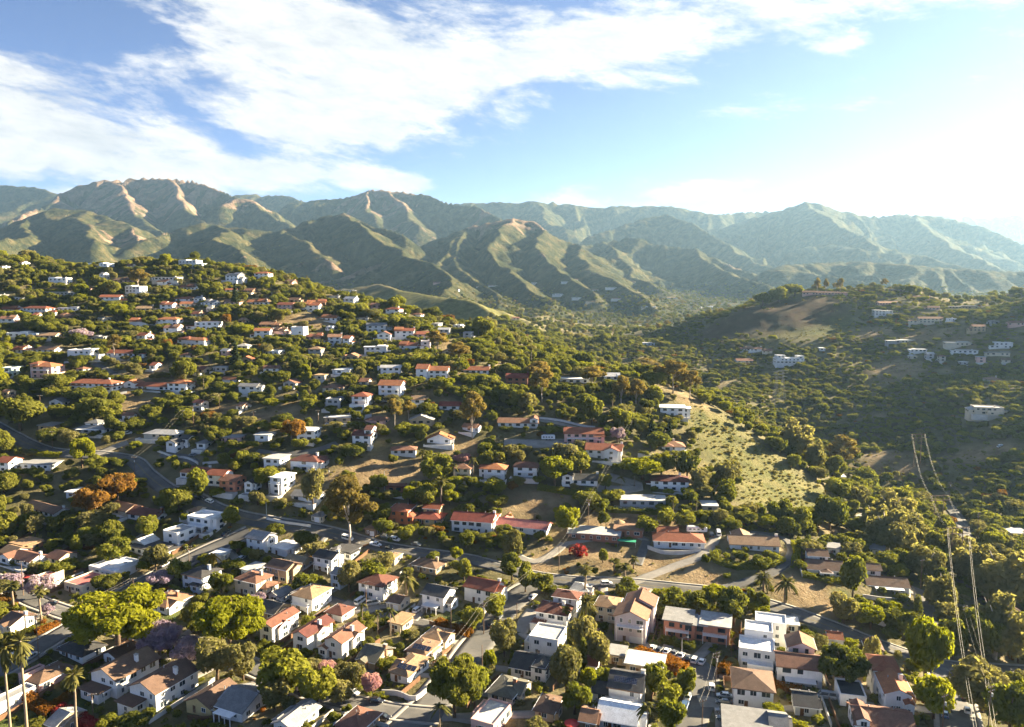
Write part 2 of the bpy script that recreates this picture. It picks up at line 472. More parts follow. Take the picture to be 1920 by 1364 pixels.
nr = len(R_NEAR)
gx, gy, gz = GX[:nr].ravel(), GY[:nr].ravel(), GZ[:nr].ravel()
me = new_mesh('ground', np.stack([gx, gy, gz], -1), grid_faces(nr, NTH), True)
BARE = [(700, 885, 15), (760, 895, 14), (650, 905, 10), (530, 780, 17), (480, 785, 12), (580, 790, 10), (1000, 945, 14), (1040, 940, 10), (1080, 1030, 16), (1130, 1045, 12), (1210, 1050, 14),
        (1270, 1040, 8), (1010, 1060, 10), (1180, 975, 15), (1110, 980, 10), (1280, 985, 8), (1500, 1110, 12), (1540, 1120, 12), (1310, 1080, 12), (1580, 1000, 9), (1640, 880, 12), (1660, 855, 16),
        (1680, 690, 30), (1740, 630, 30), (1800, 640, 22), (1640, 625, 25), (1300, 880, 9), (1270, 890, 9), (880, 845, 9), (260, 760, 14), (240, 735, 12),
        (1295, 752, 12), (1330, 775, 8), (1340, 880, 7), (860, 650, 14), (960, 690, 10), (560, 600, 18), (600, 605, 14), (420, 770, 10), (1700, 880, 14), (1820, 860, 18), (1870, 850, 16), (300, 700, 12), (250, 830, 9), (150, 845, 8)]
GRASSY = [(1340, 800, 22), (1380, 830, 24), (1420, 860, 24), (1460, 890, 22), (1500, 915, 20), (1400, 880, 20), (1440, 920, 18), (1480, 935, 16), (1360, 850, 16), (1370, 890, 16), (1420, 940, 14), (1540, 930, 12),
          (760, 560, 120), (850, 580, 120), (900, 590, 90), (1530, 605, 45), (1500, 620, 45), (960, 665, 18), (1000, 660, 14), (920, 650, 14)]
LAWN = [(405, 1285, 6), (330, 1160, 6), (260, 1340, 8), (170, 1320, 6), (860, 1158, 7), (1490, 1215, 5), (30, 1340, 12), (600, 1175, 6), (880, 1340, 6), (1580, 1120, 5), (1550, 610, 30), (1520, 615, 30), (560, 1290, 8), (1450, 1350, 5)]
TILLED = [(1430, 598, 62), (1480, 590, 62), (1390, 606, 60), (1520, 576, 50), (1455, 582, 62), (1360, 612, 45)]
for nm, lst in (('bare', BARE), ('tilled', TILLED), ('grassy', GRASSY), ('lawn', LAWN)):
    v = gauss_px(lst, gx, gy)
    v = np.clip(v + .45 * v * fbm(gx / 9, gy / 9, 3, 70), 0, 1)
    if nm == 'lawn': v *= .9
    me.attributes.new(nm, 'FLOAT', 'POINT').data.foreach_set('value', v.astype(np.float32))
link('ground', me, m_ground, kind='structure', label='sloping ground of the town, hillsides and canyon')

fx, fy, fz = GX[nr - 1:], GY[nr - 1:], GZ[nr - 1:]
me = new_mesh('mountains', np.stack([fx, fy, fz], -1).reshape(-1, 3), grid_faces(len(R_FAR), NTH), True)
fx, fy, fz = fx.ravel(), fy.ravel(), fz.ravel()
rock = np.zeros_like(fx)
for px, py, Y, rx, amp in [(230, 350, 6000, 420, .8), (280, 370, 5700, 450, .8), (330, 385, 5400, 350, .55), (200, 348, 6000, 300, .6), (250, 400, 5200, 260, .5), (160, 360, 5900, 250, .55), (250, 440, 3500, 160, .5), (230, 430, 3600, 160, .5), (450, 385, 5200, 260, .4), (700, 370, 6000, 300, .6), (730, 385, 5600, 260, .5), (690, 360, 6050, 240, .5),
                           (960, 425, 3750, 200, .5), (920, 420, 3800, 160, .45), (570, 505, 2600, 200, .5), (600, 495, 2600, 120, .4), (900, 410, 5200, 160, .4), (60, 400, 5300, 260, .4), (640, 425, 3600, 140, .35), (1030, 490, 3000, 100, .35),
                           (740, 425, 4900, 300, .3), (690, 500, 2700, 160, .3), (1400, 505, 3800, 160, .45), (840, 440, 4600, 300, .4)]:
    p = at(px, py, Y)
    rock = np.maximum(rock, 1.15 * amp * np.exp(-((fx - p[0])**2 + (fy - p[1])**2) / rx**2))
gzf = GZ[nr - 1:]
sm = gzf.copy()
for _ in range(6):
    sm[1:-1, 1:-1] = (sm[1:-1, 1:-1] * 2 + sm[:-2, 1:-1] + sm[2:, 1:-1] + sm[1:-1, :-2] + sm[1:-1, 2:]) / 6
rock = rock * (1 + np.clip((gzf - sm).ravel() / 9, -1, 1)) + .12 * np.clip((gzf - sm).ravel() / 9, -1, 1)
me.attributes.new('rock', 'FLOAT', 'POINT').data.foreach_set('value', rock.astype(np.float32))
link('mountains', me, m_mtn, kind='structure', label='chaparral covered mountain range with rocky crests')

# ------------------------------------------------------------------ haze: one even box of air round everything
m_haze = bpy.data.materials.new('haze_air')
m_haze.use_nodes = True
n = NT(m_haze.node_tree)
n.n.clear()
pv = n.new('ShaderNodeVolumePrincipled')
n.put(pv.inputs['Color'], (.44, .71, 1.0)); n.put(pv.inputs['Density'], 3.3e-5); n.put(pv.inputs['Anisotropy'], .36)
mo = n.new('ShaderNodeOutputMaterial')
n.l.new(pv.outputs[0], mo.inputs['Volume'])
zt = float(GZ.max()) + 25
zb = float(GZ.min()) - 1.5
hv = [(x, y, z) for x in (-13500, 13500) for y in (-600, 15500) for z in (zb, zt)]
link('haze', new_mesh('haze', hv, [(0, 1, 3, 2), (4, 6, 7, 5), (0, 4, 5, 1), (2, 3, 7, 6), (0, 2, 6, 4), (1, 5, 7, 3)]), m_haze, kind='stuff', label='thin pale haze filling the air over the valley')

# ------------------------------------------------------------------ plain materials with some life in them
MATS = {}


def paint(name, col, rough=.85, var=.12, scale=.6, spec=.25, obj=True, metal=0.0, streak=False):
    m, n, bs = material(name)
    tcn = n.new('ShaderNodeTexCoord').outputs['Object']
    f = n.noise(tcn, scale, 5, .65)
    lo = tuple(c * (1 - var * 1.6) for c in col)
    hi = tuple(min(1, c * (1 + var)) for c in col)
    c = n.ramp(f, [(.3, lo), (.7, hi)])
    if streak:
        mp = n.new('ShaderNodeMapping')
        n.l.new(tcn, mp.inputs[0]); mp.inputs['Scale'].default_value = (3.1, 3.1, .35)
        s = n.step(n.noise(mp.outputs[0], 1.0, 4, .6), .52, .75, 0, .30)
        c = n.mix(s, c, tuple(x * .55 for x in col))
    if obj:
        rn = n.new('ShaderNodeObjectInfo').outputs['Random']
        hs = n.new('ShaderNodeHueSaturation')
        n.put(hs.inputs['Value'], n.m('ADD', n.m('MULTIPLY', rn, .24), .88)); n.put(hs.inputs['Color'], c)
        c = hs.outputs[0]
    n.put(bs.inputs['Base Color'], c); n.put(bs.inputs['Roughness'], rough); n.put(bs.inputs['Specular IOR Level'], spec); n.put(bs.inputs['Metallic'], metal)
    MATS[name] = m
    return m


WALLC = dict(white=(.78, .77, .74), cream=(.66, .58, .45), pink=(.66, .42, .36), salmon=(.52, .23, .14), tan=(.45, .34, .22), grey=(.42, .41, .40), mint=(.50, .58, .50), yellow=(.62, .47, .22),
             brown=(.22, .14, .09), orange=(.55, .17, .07), paleblue=(.60, .68, .76), brick=(.34, .16, .10), lilac=(.60, .52, .52))
for k, c in WALLC.items(): paint('wall_' + k, c, .9, .07, .35, .15, True, 0, True)
ROOFC = dict(tile=(.31, .112, .055), red=(.27, .080, .048), dkred=(.15, .058, .042), brown=(.15, .09, .062), tan=(.30, .19, .11), grey=(.24, .235, .23), dark=(.065, .062, .062), ltgrey=(.46, .45, .43), white=(.72, .71, .68), olive=(.15, .14, .105), rose=(.42, .14, .125), clay=(.25, .13, .08))
for k, c in ROOFC.items():
    m, n, bs = material('roof_' + k)
    tcn = n.new('ShaderNodeTexCoord').outputs['Object']
    f = n.noise(tcn, .5, 6, .7)
    f2 = n.noise(tcn, 4.0, 3, .7)
    cc = n.ramp(n.m('ADD', n.m('MULTIPLY', f, .6), n.m('MULTIPLY', f2, .4)), [(.34, tuple(v * .68 for v in c)), (.52, c), (.68, tuple(min(.9, v * 1.35) for v in c))])
    hs = n.new('ShaderNodeHueSaturation')
    rn = n.new('ShaderNodeObjectInfo').outputs['Random']
    n.put(hs.inputs['Value'], n.m('ADD', n.m('MULTIPLY', rn, .4), .8)); n.put(hs.inputs['Hue'], n.m('ADD', n.m('MULTIPLY', rn, .02), .49)); n.put(hs.inputs['Color'], cc)
    n.put(bs.inputs['Base Color'], hs.outputs[0]); n.put(bs.inputs['Roughness'], .85); n.put(bs.inputs['Specular IOR Level'], .25)
    if k not in ('white', 'ltgrey', 'grey'):
        wv = n.new('ShaderNodeTexWave', wave_type='BANDS', bands_direction='Z')
        n.l.new(tcn, wv.inputs['Vector']); n.put(wv.inputs['Scale'], 2.6); n.put(wv.inputs['Distortion'], .6)
        bump(n, bs, n.m('ADD', n.m('MULTIPLY', wv.outputs['Fac'], .5), f2), .55, .12)
    MATS['roof_' + k] = m
m, n, bs = material('glass_dark')
n.put(bs.inputs['Base Color'], (.035, .045, .055)); n.put(bs.inputs['Roughness'], .12); n.put(bs.inputs['Specular IOR Level'], .6)
MATS['glass'] = m
m, n, bs = material('solar_glass')
tcn = n.new('ShaderNodeTexCoord').outputs['Object']
bk = n.new('ShaderNodeTexBrick', offset=0.0)
n.l.new(tcn, bk.inputs['Vector']); n.put(bk.inputs['Scale'], 1.0); n.put(bk.inputs['Brick Width'], .5); n.put(bk.inputs['Row Height'], .5); n.put(bk.inputs['Mortar Size'], .02)
n.put(bk.inputs['Color1'], (.012, .018, .045)); n.put(bk.inputs['Color2'], (.016, .022, .055)); n.put(bk.inputs['Mortar'], (.25, .26, .28))
n.put(bs.inputs['Base Color'], bk.outputs[0]); n.put(bs.inputs['Roughness'], .15)
MATS['solar'] = m
paint('trim_white', (.80, .79, .77), .6, .05, 1.0, .3, False)
paint('trim_dark', (.05, .045, .04), .6, .1, 1.0, .3, False)
paint('wood', (.16, .085, .045), .8, .2, 1.5, .2)
paint('garage_white', (.72, .71, .70), .7, .05, .8, .3)
paint('concrete', (.40, .385, .36), .95, .12, .3, .15, False)
paint('pale_plaster', (.68, .65, .60), .95, .1, .4, .15, True, 0, True)
paint('steel', (.45, .46, .47), .5, .1, 1.0, .4, False, .6)
paint('pole_wood', (.20, .13, .085), .9, .2, .8, .15)
paint('awning_red', (.55, .06, .05), .8, .1)
paint('awning_tan', (.55, .42, .27), .8, .1)
paint('green_canvas', (.03, .30, .17), .8, .1)

FMESH = {}


def box_arr(x0, x1, y0, y1, z0, z1, bottom=True):
    v = [(x0, y0, z0), (x1, y0, z0), (x1, y1, z0), (x0, y1, z0), (x0, y0, z1), (x1, y0, z1), (x1, y1, z1), (x0, y1, z1)]
    f = [(0, 1, 5, 4), (1, 2, 6, 5), (2, 3, 7, 6), (3, 0, 4, 7), (4, 5, 6, 7)]
    if bottom: f.append((3, 2, 1, 0))
    return v, f


class MB:
    def __init__(s): s.v, s.f = [], []
    def add(s, vf):
        k = len(s.v); s.v += vf[0]; s.f += [tuple(i + k for i in q) for q in vf[1]]
        return s
    def box(s, *a): return s.add(box_arr(*a))
    def tube(s, pts, r, n=6, cap=True):
        """tube along points, r one radius or a list"""
        pts = [np.array(p, float) for p in pts]
        rs = r if isinstance(r, (list, tuple)) else [r] * len(pts)
        k = len(s.v)
        for i, p in enumerate(pts):
            t = pts[min(i + 1, len(pts) - 1)] - pts[max(i - 1, 0)]
            t = t / (np.linalg.norm(t) + 1e-9)
            a = np.cross(t, (0, 0, 1)) if abs(t[2]) < .95 else np.cross(t, (0, 1, 0))
            a = a / np.linalg.norm(a); b = np.cross(t, a)
            for j in range(n):
                q = 2 * math.pi * j / n
                s.v.append(tuple(p + rs[i] * (math.cos(q) * a + math.sin(q) * b)))
        for i in range(len(pts) - 1):
            for j in range(n):
                s.f.append((k + i * n + j, k + i * n + (j + 1) % n, k + (i + 1) * n + (j + 1) % n, k + (i + 1) * n + j))
        if cap:
            s.f.append(tuple(k + j for j in range(n))[::-1]); e = k + (len(pts) - 1) * n
            s.f.append(tuple(e + j for j in range(n)))
        return s
    def mesh(s, name, smooth=False):
        return new_mesh(name, s.v, s.f, smooth)


def shared(key, fn):
    if key not in FMESH: FMESH[key] = fn()
    return FMESH[key]


def empty(name, loc, rz=0.0, **props):
    o = bpy.data.objects.new(name, None)
    COL.objects.link(o)
    o.location, o.rotation_euler = loc, (0, 0, rz)
    o.empty_display_size = .5
    for k, v in props.items(): o[k] = v
    return o


def roof_mesh(kind, w, d, H, o=.6):
    """returns roof mesh parts in local metres and the ridge height"""
    b = MB()
    t = .22
    if kind == 'slab':
        b.box(-w / 2 - o, w / 2 + o, -d / 2 - o, d / 2 + o, H, H + .32); return b, H + .32
    if kind == 'para':
        b.box(-w / 2 + .28, w / 2 - .28, -d / 2 + .28, d / 2 - .28, H - .25, H + .06); return b, H + .55
    X, Y = w / 2 + o, d / 2 + o
    if kind == 'gx':
        sl = .42; rise = d / 2 * sl; e = H - o * sl; z = H + rise
        v = [(-X, -Y, e), (X, -Y, e), (X, 0, z), (-X, 0, z), (-X, Y, e), (X, Y, e)]
        v = [(a, c, q + t) for a, c, q in v] + [(a, c, q) for a, c, q in v]
        f = [(0, 1, 2, 3), (3, 2, 5, 4), (7, 6, 9, 8), (8, 9, 10, 11), (6, 7, 1, 0), (4, 5, 11, 10), (6, 0, 3, 9), (9, 3, 4, 10), (1, 7, 8, 2), (2, 8, 11, 5)]
        return b.add((v, f)), z + t
    if kind == 'gy':
        q, zz = roof_mesh('gx', d, w, H, o)
        q.v = [(-y, x, z) for x, y, z in q.v]
        return q, zz
    # hip
    sl = .36
    rise = (min(w, d) / 2 + o) * sl
    e = H - .12; z = e + rise
    if w >= d: r = [(-(X - Y), 0, z), (X - Y, 0, z)]
    else: r = [(0, -(Y - X), z), (0, Y - X, z)]
    v = [(-X, -Y, e), (X, -Y, e), (X, Y, e), (-X, Y, e)] + r + [(-X, -Y, e - t), (X, -Y, e - t), (X, Y, e - t), (-X, Y, e - t)]
    if w >= d: f = [(0, 1, 5, 4), (1, 2, 5), (2, 3, 4, 5), (3, 0, 4)]
    else: f = [(0, 1, 4), (1, 2, 5, 4), (2, 3, 5), (3, 0, 4, 5)]
    f += [(6, 7, 1, 0), (7, 8, 2, 1), (8, 9, 3, 2), (9, 6, 0, 3), (9, 8, 7, 6)]
    return b.add((v, f)), z


def wall_mesh(kind, w, d, H, deep):
    b = MB()
    x, y = w / 2, d / 2
    top = H + (.0 if kind != 'para' else 0)
    v, f = box_arr(-x, x, -y, y, -deep, top, False)
    if kind == 'gx':
        z = H + y * .42
        v += [(-x, 0, z), (x, 0, z)]; f = f[:4] + [(4, 5, 9, 8), (6, 7, 8, 9), (5, 6, 9), (7, 4, 8)]
    elif kind == 'gy':
        z = H + x * .42
        v += [(0, -y, z), (0, y, z)]; f = f[:4] + [(5, 6, 9, 8), (7, 4, 8, 9), (4, 5, 8), (6, 7, 9)]
    return b.add((v, f))


def win_frame(w, h):
    b = MB(); t = .10
    b.box(-w / 2, w / 2, -.07, .02, -h / 2, -h / 2 + t); b.box(-w / 2, w / 2, -.07, .02, h / 2 - t, h / 2)
    b.box(-w / 2, -w / 2 + t, -.066, .02, -h / 2 + t, h / 2 - t); b.box(w / 2 - t, w / 2, -.066, .02, -h / 2 + t, h / 2 - t)
    b.box(-.035, .035, -.06, .02, -h / 2 + t, h / 2 - t)
    return b.mesh('window')


def pane_mesh(w, h):
    return MB().box(-w / 2 + .05, w / 2 - .05, -.03, .015, -h / 2 + .05, h / 2 - .05).mesh('pane')


def add_window(root, x, y, z, rz, w, h, near, dark):
    key = (round(w, 1), round(h, 1))
    if near:
        o = link('window', shared(('wf', key, dark), lambda: win_frame(*key)), MATS['trim_dark' if dark else 'trim_white'], root)
        o.location, o.rotation_euler = (x, y, z), (0, 0, rz)
        link('pane', shared(('wp', key), lambda: pane_mesh(*key)), MATS['glass'], o)
    else:
        o = link('window', shared(('wp', key), lambda: pane_mesh(*key)), MATS['glass'], root)
        o.location, o.rotation_euler = (x, y, z), (0, 0, rz)


def face_windows(root, x0, x1, off, rz, cx, cy, H, st, near, dark, seed, z0=0.0):
    """a row of windows per storey along one wall"""
    rg = random.Random(seed)
    L = x1 - x0
    pitch = 3.0 if near else 3.8
    k = max(1, int(L / pitch))
    for s in range(st):
        zc = z0 + H * (s + .56) / st
        for i in range(k):
            if rg.random() < .14 and k > 1: continue
            u = x0 + L * (i + .5) / k + rg.uniform(-.2, .2)
            w, h = rg.choice([(1.2, 1.4), (1.8, 1.5), (2.4, 1.5), (1.0, 1.6), (1.6, 1.4), (2.2, 1.9)]) if near else rg.choice([(1.8, 1.4), (2.4, 1.5)])
            if w > L / k - .3: w = max(.7, L / k - .4)
            c, q = math.cos(rz), math.sin(rz)
            # wall-plane point: u along, off outward (local -y of the rotated window)
            px, py = cx + u * c + off * q, cy + u * q - off * c
            add_window(root, px, py, zc, rz, w, h, near, dark)


HOUSES = []      # (x, y, radius, footprint w, d, theta)
HRECT = []       # picture boxes kept clear of tall trees: xl, xr, ytop, ybase, distance
REFS = []        # (x, y, short phrase)
COUNT = {}


def block(root, dx, dy, w, d, H, kind, rc, wc, st, near, seed, deep=4.0, z0=0.0, dark=False, garage=False, door=False, faces='frl'):
    """one mass of a house: wall, roof, its windows"""
    wl = link('wall', wall_mesh(kind, w, d, H, deep if z0 == 0 else .2).mesh('wall'), MATS['wall_' + wc], root)
    wl.location = (dx, dy, z0)
    b, top = roof_mesh(kind, w, d, H, .25 if kind in ('gx', 'gy', 'hip') and min(w, d) < 5 else .6)
    rf = link('roof', b.mesh('roof'), MATS['roof_' + rc], root)
    rf.location = (dx, dy, z0)
    if kind == 'para':
        q = MB(); a, c = w / 2, d / 2
        q.box(-a - .03, a + .03, -c - .03, -c + .26, H - .02, H + .55); q.box(-a - .03, a + .03, c - .26, c + .03, H - .02, H + .55)
        q.box(-a - .025, -a + .255, -c + .26, c - .26, H - .02, H + .545); q.box(a - .255, a + .025, -c + .26, c - .26, H - .02, H + .545)
        p = link('parapet', q.mesh('parapet'), MATS['wall_' + wc], root); p.location = (dx, dy, z0)
    if near and kind in ('gx', 'gy', 'hip'):
        o_ = .25 if min(w, d) < 5 else .6
        wx, dy_ = (w, d) if kind != 'gy' else (d, w)
        if kind == 'hip': L2, zr_, wx, dy_ = max(.3, abs(w - d) / 2), top, (w if w >= d else d), (d if w >= d else w)
        else: L2, zr_ = wx / 2 + o_, top
        rot_ = kind == 'gy' or (kind == 'hip' and d > w)
        cp = link('ridge_cap', MB().tube([(-L2, 0, zr_ - .02), (L2, 0, zr_ - .02)], .14, 5).mesh('ridge_cap'), MATS['roof_' + rc], rf)
        if rot_: cp.rotation_euler = (0, 0, math.pi / 2)
        ez = H - o_ * .42 if kind != 'hip' else H - .28
        for sg in (-1, 1):
            gt = link('gutter', MB().box(-wx / 2 - o_, wx / 2 + o_, sg * (dy_ / 2 + o_ + .07) - .07, sg * (dy_ / 2 + o_ + .07) + .07, ez - .02, ez + .16).mesh('gutter'), MATS['trim_white' if seed % 3 else 'wood'], rf)
            if rot_: gt.rotation_euler = (0, 0, math.pi / 2)
    x0 = -w / 2 + .5
    if garage:
        gw = min(4.8, w * .5)
        g = link('garage_door', shared(('gd', round(gw, 1)), lambda: garage_mesh(gw)), MATS['garage_white'], root)
        g.location = (dx + w / 2 - gw / 2 - .6, dy - d / 2 - .03, z0 + 1.15)
    if door:
        o = link('door', shared('door', lambda: MB().box(-.5, .5, -.06, .03, -1.05, 1.05).mesh('door')), MATS['wood'], root)
        o.location = (dx - w * .18, dy - d / 2 - .01, z0 + 1.06)
        if near:
            kn = link('handle', shared('handle', lambda: MB().box(.34, .42, -.11, -.06, -.06, .06).mesh('handle')), MATS['steel'], o)
    f0 = 1 if (garage and st > 1) else 0
    if 'f' in faces:
        if f0: face_windows(root, x0, w / 2 - .5, d / 2 + .01, 0, dx, dy, H * (st - 1) / st, st - 1, near, dark, seed, z0 + H / st)
        elif garage: face_windows(root, x0, w / 2 - min(4.8, w * .5) - 1, d / 2 + .01, 0, dx, dy, H, st, near, dark, seed, z0)
        else: face_windows(root, x0, w / 2 - .5, d / 2 + .01, 0, dx, dy, H, st, near, dark, seed, z0)
    if 'r' in faces: face_windows(root, -d / 2 + .5, d / 2 - .5, w / 2 + .01, math.pi / 2, dx, dy, H, st, near, dark, seed + 1, z0)
    if 'l' in faces: face_windows(root, -d / 2 + .5, d / 2 - .5, w / 2 + .01, -math.pi / 2, dx, dy, H, st, near, dark, seed + 2, z0)
    return top + z0


def garage_mesh(gw):
    b = MB()
    for i in range(4): b.box(-gw / 2, gw / 2, -.05, .03, -1.1 + i * .56, -1.1 + i * .56 + .52)
    b.box(-gw / 2 + .01, gw / 2 - .01, -.02, .025, -1.1, 1.12)
    return b.mesh('garage_door')


def balcony(root, x0, x1, y, z, dep, mat='trim_white', posts=True, deep=3):
    """deck with a rail, standing out from the wall at y towards the viewer"""
    o = link('balcony', MB().box(x0, x1, y - dep, y - .02, z - .2, z).mesh('balcony'), MATS[mat], root)
    r = MB()
    k = max(3, int((x1 - x0) / .9))
    for i in range(k + 1):
        x = x0 + .05 + (x1 - x0 - .1) * i / k
        r.box(x - .03, x + .03, y - dep + .02, y - dep + .08, z, z + .95)
    r.box(x0, x1, y - dep + .01, y - dep + .09, z + .95, z + 1.03)
    for x in (x0 + .05, x1 - .05): r.box(x - .04, x + .04, y - dep + .09, y - .05, z + .93, z + 1.02)
    link('railing', r.mesh('railing'), MATS[mat], o)
    if posts:
        for x in (x0 + .15, x1 - .15):
            link('post', MB().box(x - .1, x + .1, y - dep + .1, y - dep + .3, z - deep - 2, z - .2).mesh('post'), MATS[mat], root)


def chimney(root, x, y, z0, z1, wc):
    c = link('chimney', MB().box(x - .55, x + .55, y - .4, y + .4, z0, z1).mesh('chimney'), MATS['wall_' + wc], root)
    link('cap', MB().box(x - .65, x + .65, y - .5, y + .5, z1, z1 + .18).mesh('cap'), MATS['concrete'], c)


def house(row, i, group=None, name='house'):
    xl, xr, yb, d, st, th, kind, rc, wc, opts, ref, label, wings = row
    th = R(th)
    w = 10.0
    dist0 = np.hypot(*spot((xl + xr) / 2, min(yb, 1363))[:2])
    H = st * (2.9 if dist0 < 345 else 2.65) + (.3 if kind in ('para', 'slab') else 0)
    if not wings and dist0 < 560 and i % 5 != 2:
        q = random.Random(i)
        wings = [(q.choice((-.52, .52, .4)), q.uniform(-.2, .2), q.uniform(.3, .5), q.uniform(.55, .8), max(2.5, H - q.choice((.5, 2.6))), kind if kind != 'hip' else q.choice(('hip', 'gx')), 0)]
    # fit centre and width so that the base covers the picture box
    g = spot((xl + xr) / 2, yb)
    c = np.array([g[0], g[1]]) + np.array([g[0], g[1]]) / np.hypot(g[0], g[1]) * d / 2
    cs, sn = math.cos(th), math.sin(th)
    z = g[2]
    for it in range(6):
        cor = np.array([[sx * w / 2 * cs - sy * d / 2 * sn + c[0], sx * w / 2 * sn + sy * d / 2 * cs + c[1], z] for sx in (-1, 1) for sy in (-1, 1)])
        px, py = project(cor)
        dist = np.hypot(*c)
        mpp = dist / FPX
        w = float(np.clip(w + ((xr - xl) - (px.max() - px.min())) * mpp / max(.35, abs(cs)), 4.5, 46))
        ex, ey = (xl + xr) / 2 - (px.max() + px.min()) / 2, yb - py.max()
        u = c / dist
        c = c + np.array([u[1], -u[0]]) * ex * mpp
        fr = cor[int(np.argmax(py))]
        # slide along the sight line until the lowest corner meets its picture row on the ground
        tgt = spot(px[int(np.argmax(py))], yb)
        dr = np.hypot(tgt[0], tgt[1]) - np.hypot(fr[0], fr[1])
        c = c + u * float(np.clip(dr, -25, 25)) * .8
        z = .75 * float(ground_z(fr[0], fr[1])) + .25 * float(ground_z(c[0], c[1]))
    near = dist < 345
    root = empty(name, (c[0], c[1], z), th, label=label, category='house' if name == 'house' else 'building')
    if group: root['group'] = group
    seed = i * 17 + 3
    top = block(root, 0, 0, w, d, H, kind, rc, wc, st, near, seed, 6.0, 0.0, 'k' in opts, 'g' in opts, 'd' in opts or near)
    for k, (dx, dy, ww, dd, hh, kk, z0) in enumerate(wings or []):
        block(root, dx * w, dy * d, ww * w, dd * d, hh, kk, rc, wc, max(1, int(round(hh / 2.9))), near, seed + 5 + k, 6.0, z0, 'k' in opts)
    if 'c' in opts: chimney(root, w / 2 - .2 if kind == 'gx' else w * .28, d * .1, H - .5 if kind != 'gx' else -1, top + .7, wc if 'C' not in opts else 'brick')
    if 'b' in opts: balcony(root, -w * .42, w * .42, -d / 2, H * (st - 1) / st + .1 if st > 1 else .15, 1.8)
    if 'p' in opts:
        pw = w * .7
        p = link('porch_roof', MB().box(-pw / 2, pw / 2, -d / 2 - 3.0, -d / 2 - .02, 2.5, 2.68).mesh('porch_roof'), MATS['trim_white'], root)
        for x in np.linspace(-pw / 2 + .2, pw / 2 - .2, 4):
            link('post', shared('porchpost', lambda: MB().box(-.09, .09, -.09, .09, -4, 2.5).mesh('post')), MATS['trim_white'], root).location = (x, -d / 2 - 2.8, 0)
    if 's' in opts:
        for k in range(4):
            s = link('solar_panel', shared('solar', lambda: MB().box(-.75, .75, -1.0, 1.0, 0, .06).mesh('solar_panel')), MATS['solar'], root)
            if kind == 'gx':
                s.location = (-w * .3 + k * 1.65, -d * .27, H + d * .23 * .42 + .32); s.rotation_euler = (math.atan(.42), 0, 0)
            elif kind == 'hip':
                s.location = (-w * .2 + k * 1.6, -d * .30, H - .02 + (d * .20 + .6) * .36 + .05); s.rotation_euler = (math.atan(.36), 0, 0)
    if 345 < dist < 900 and i % 3 != 1:      # low terrace wall in front
        tw = w * .62
        link('terrace_wall', MB().box(-tw, tw, -d / 2 - 4.2, -d / 2 - 3.9, -4, .35).box(-tw, -tw + .3, -d / 2 - 3.9, -d / 2 - .05, -4, .34).box(tw - .3, tw, -d / 2 - 3.9, -d / 2 - .05, -4, .34).mesh('terrace_wall'), MATS['pale_plaster'], root)
        link('terrace', MB().box(-tw + .3, tw - .3, -d / 2 - 3.9, -d / 2 - .03, -3, -.02).mesh('terrace'), MATS['concrete'], root)
    if 'v' in opts or (near and i % 3 != 0):      # roof vents
        for q in ((-.2, .12), (.25, .18)):
            link('vent', shared('vent', lambda: MB().tube([(0, 0, -.6), (0, 0, .7)], .16, 6).mesh('vent')), MATS['steel'], root).location = (w * q[0], d * q[1], top - .7)
    HOUSES.append((c[0], c[1], math.hypot(w, d) / 2, w, d, th, z))
    tp = project(np.array([[c[0], c[1], z + H + 1.0]]))
    HRECT.append((xl, xr, float(tp[1][0]), yb, dist))
    REFS.append((c[0], c[1], ref, z))
    return root


def Hs(xl, xr, yb, d, st, th, kind, rc, wc, opts, ref, where, wings=None):
    label = (ref + ' ' + where).strip()
    return (xl, xr, yb, d, st, th, kind, rc, wc, opts, ref, label, wings)


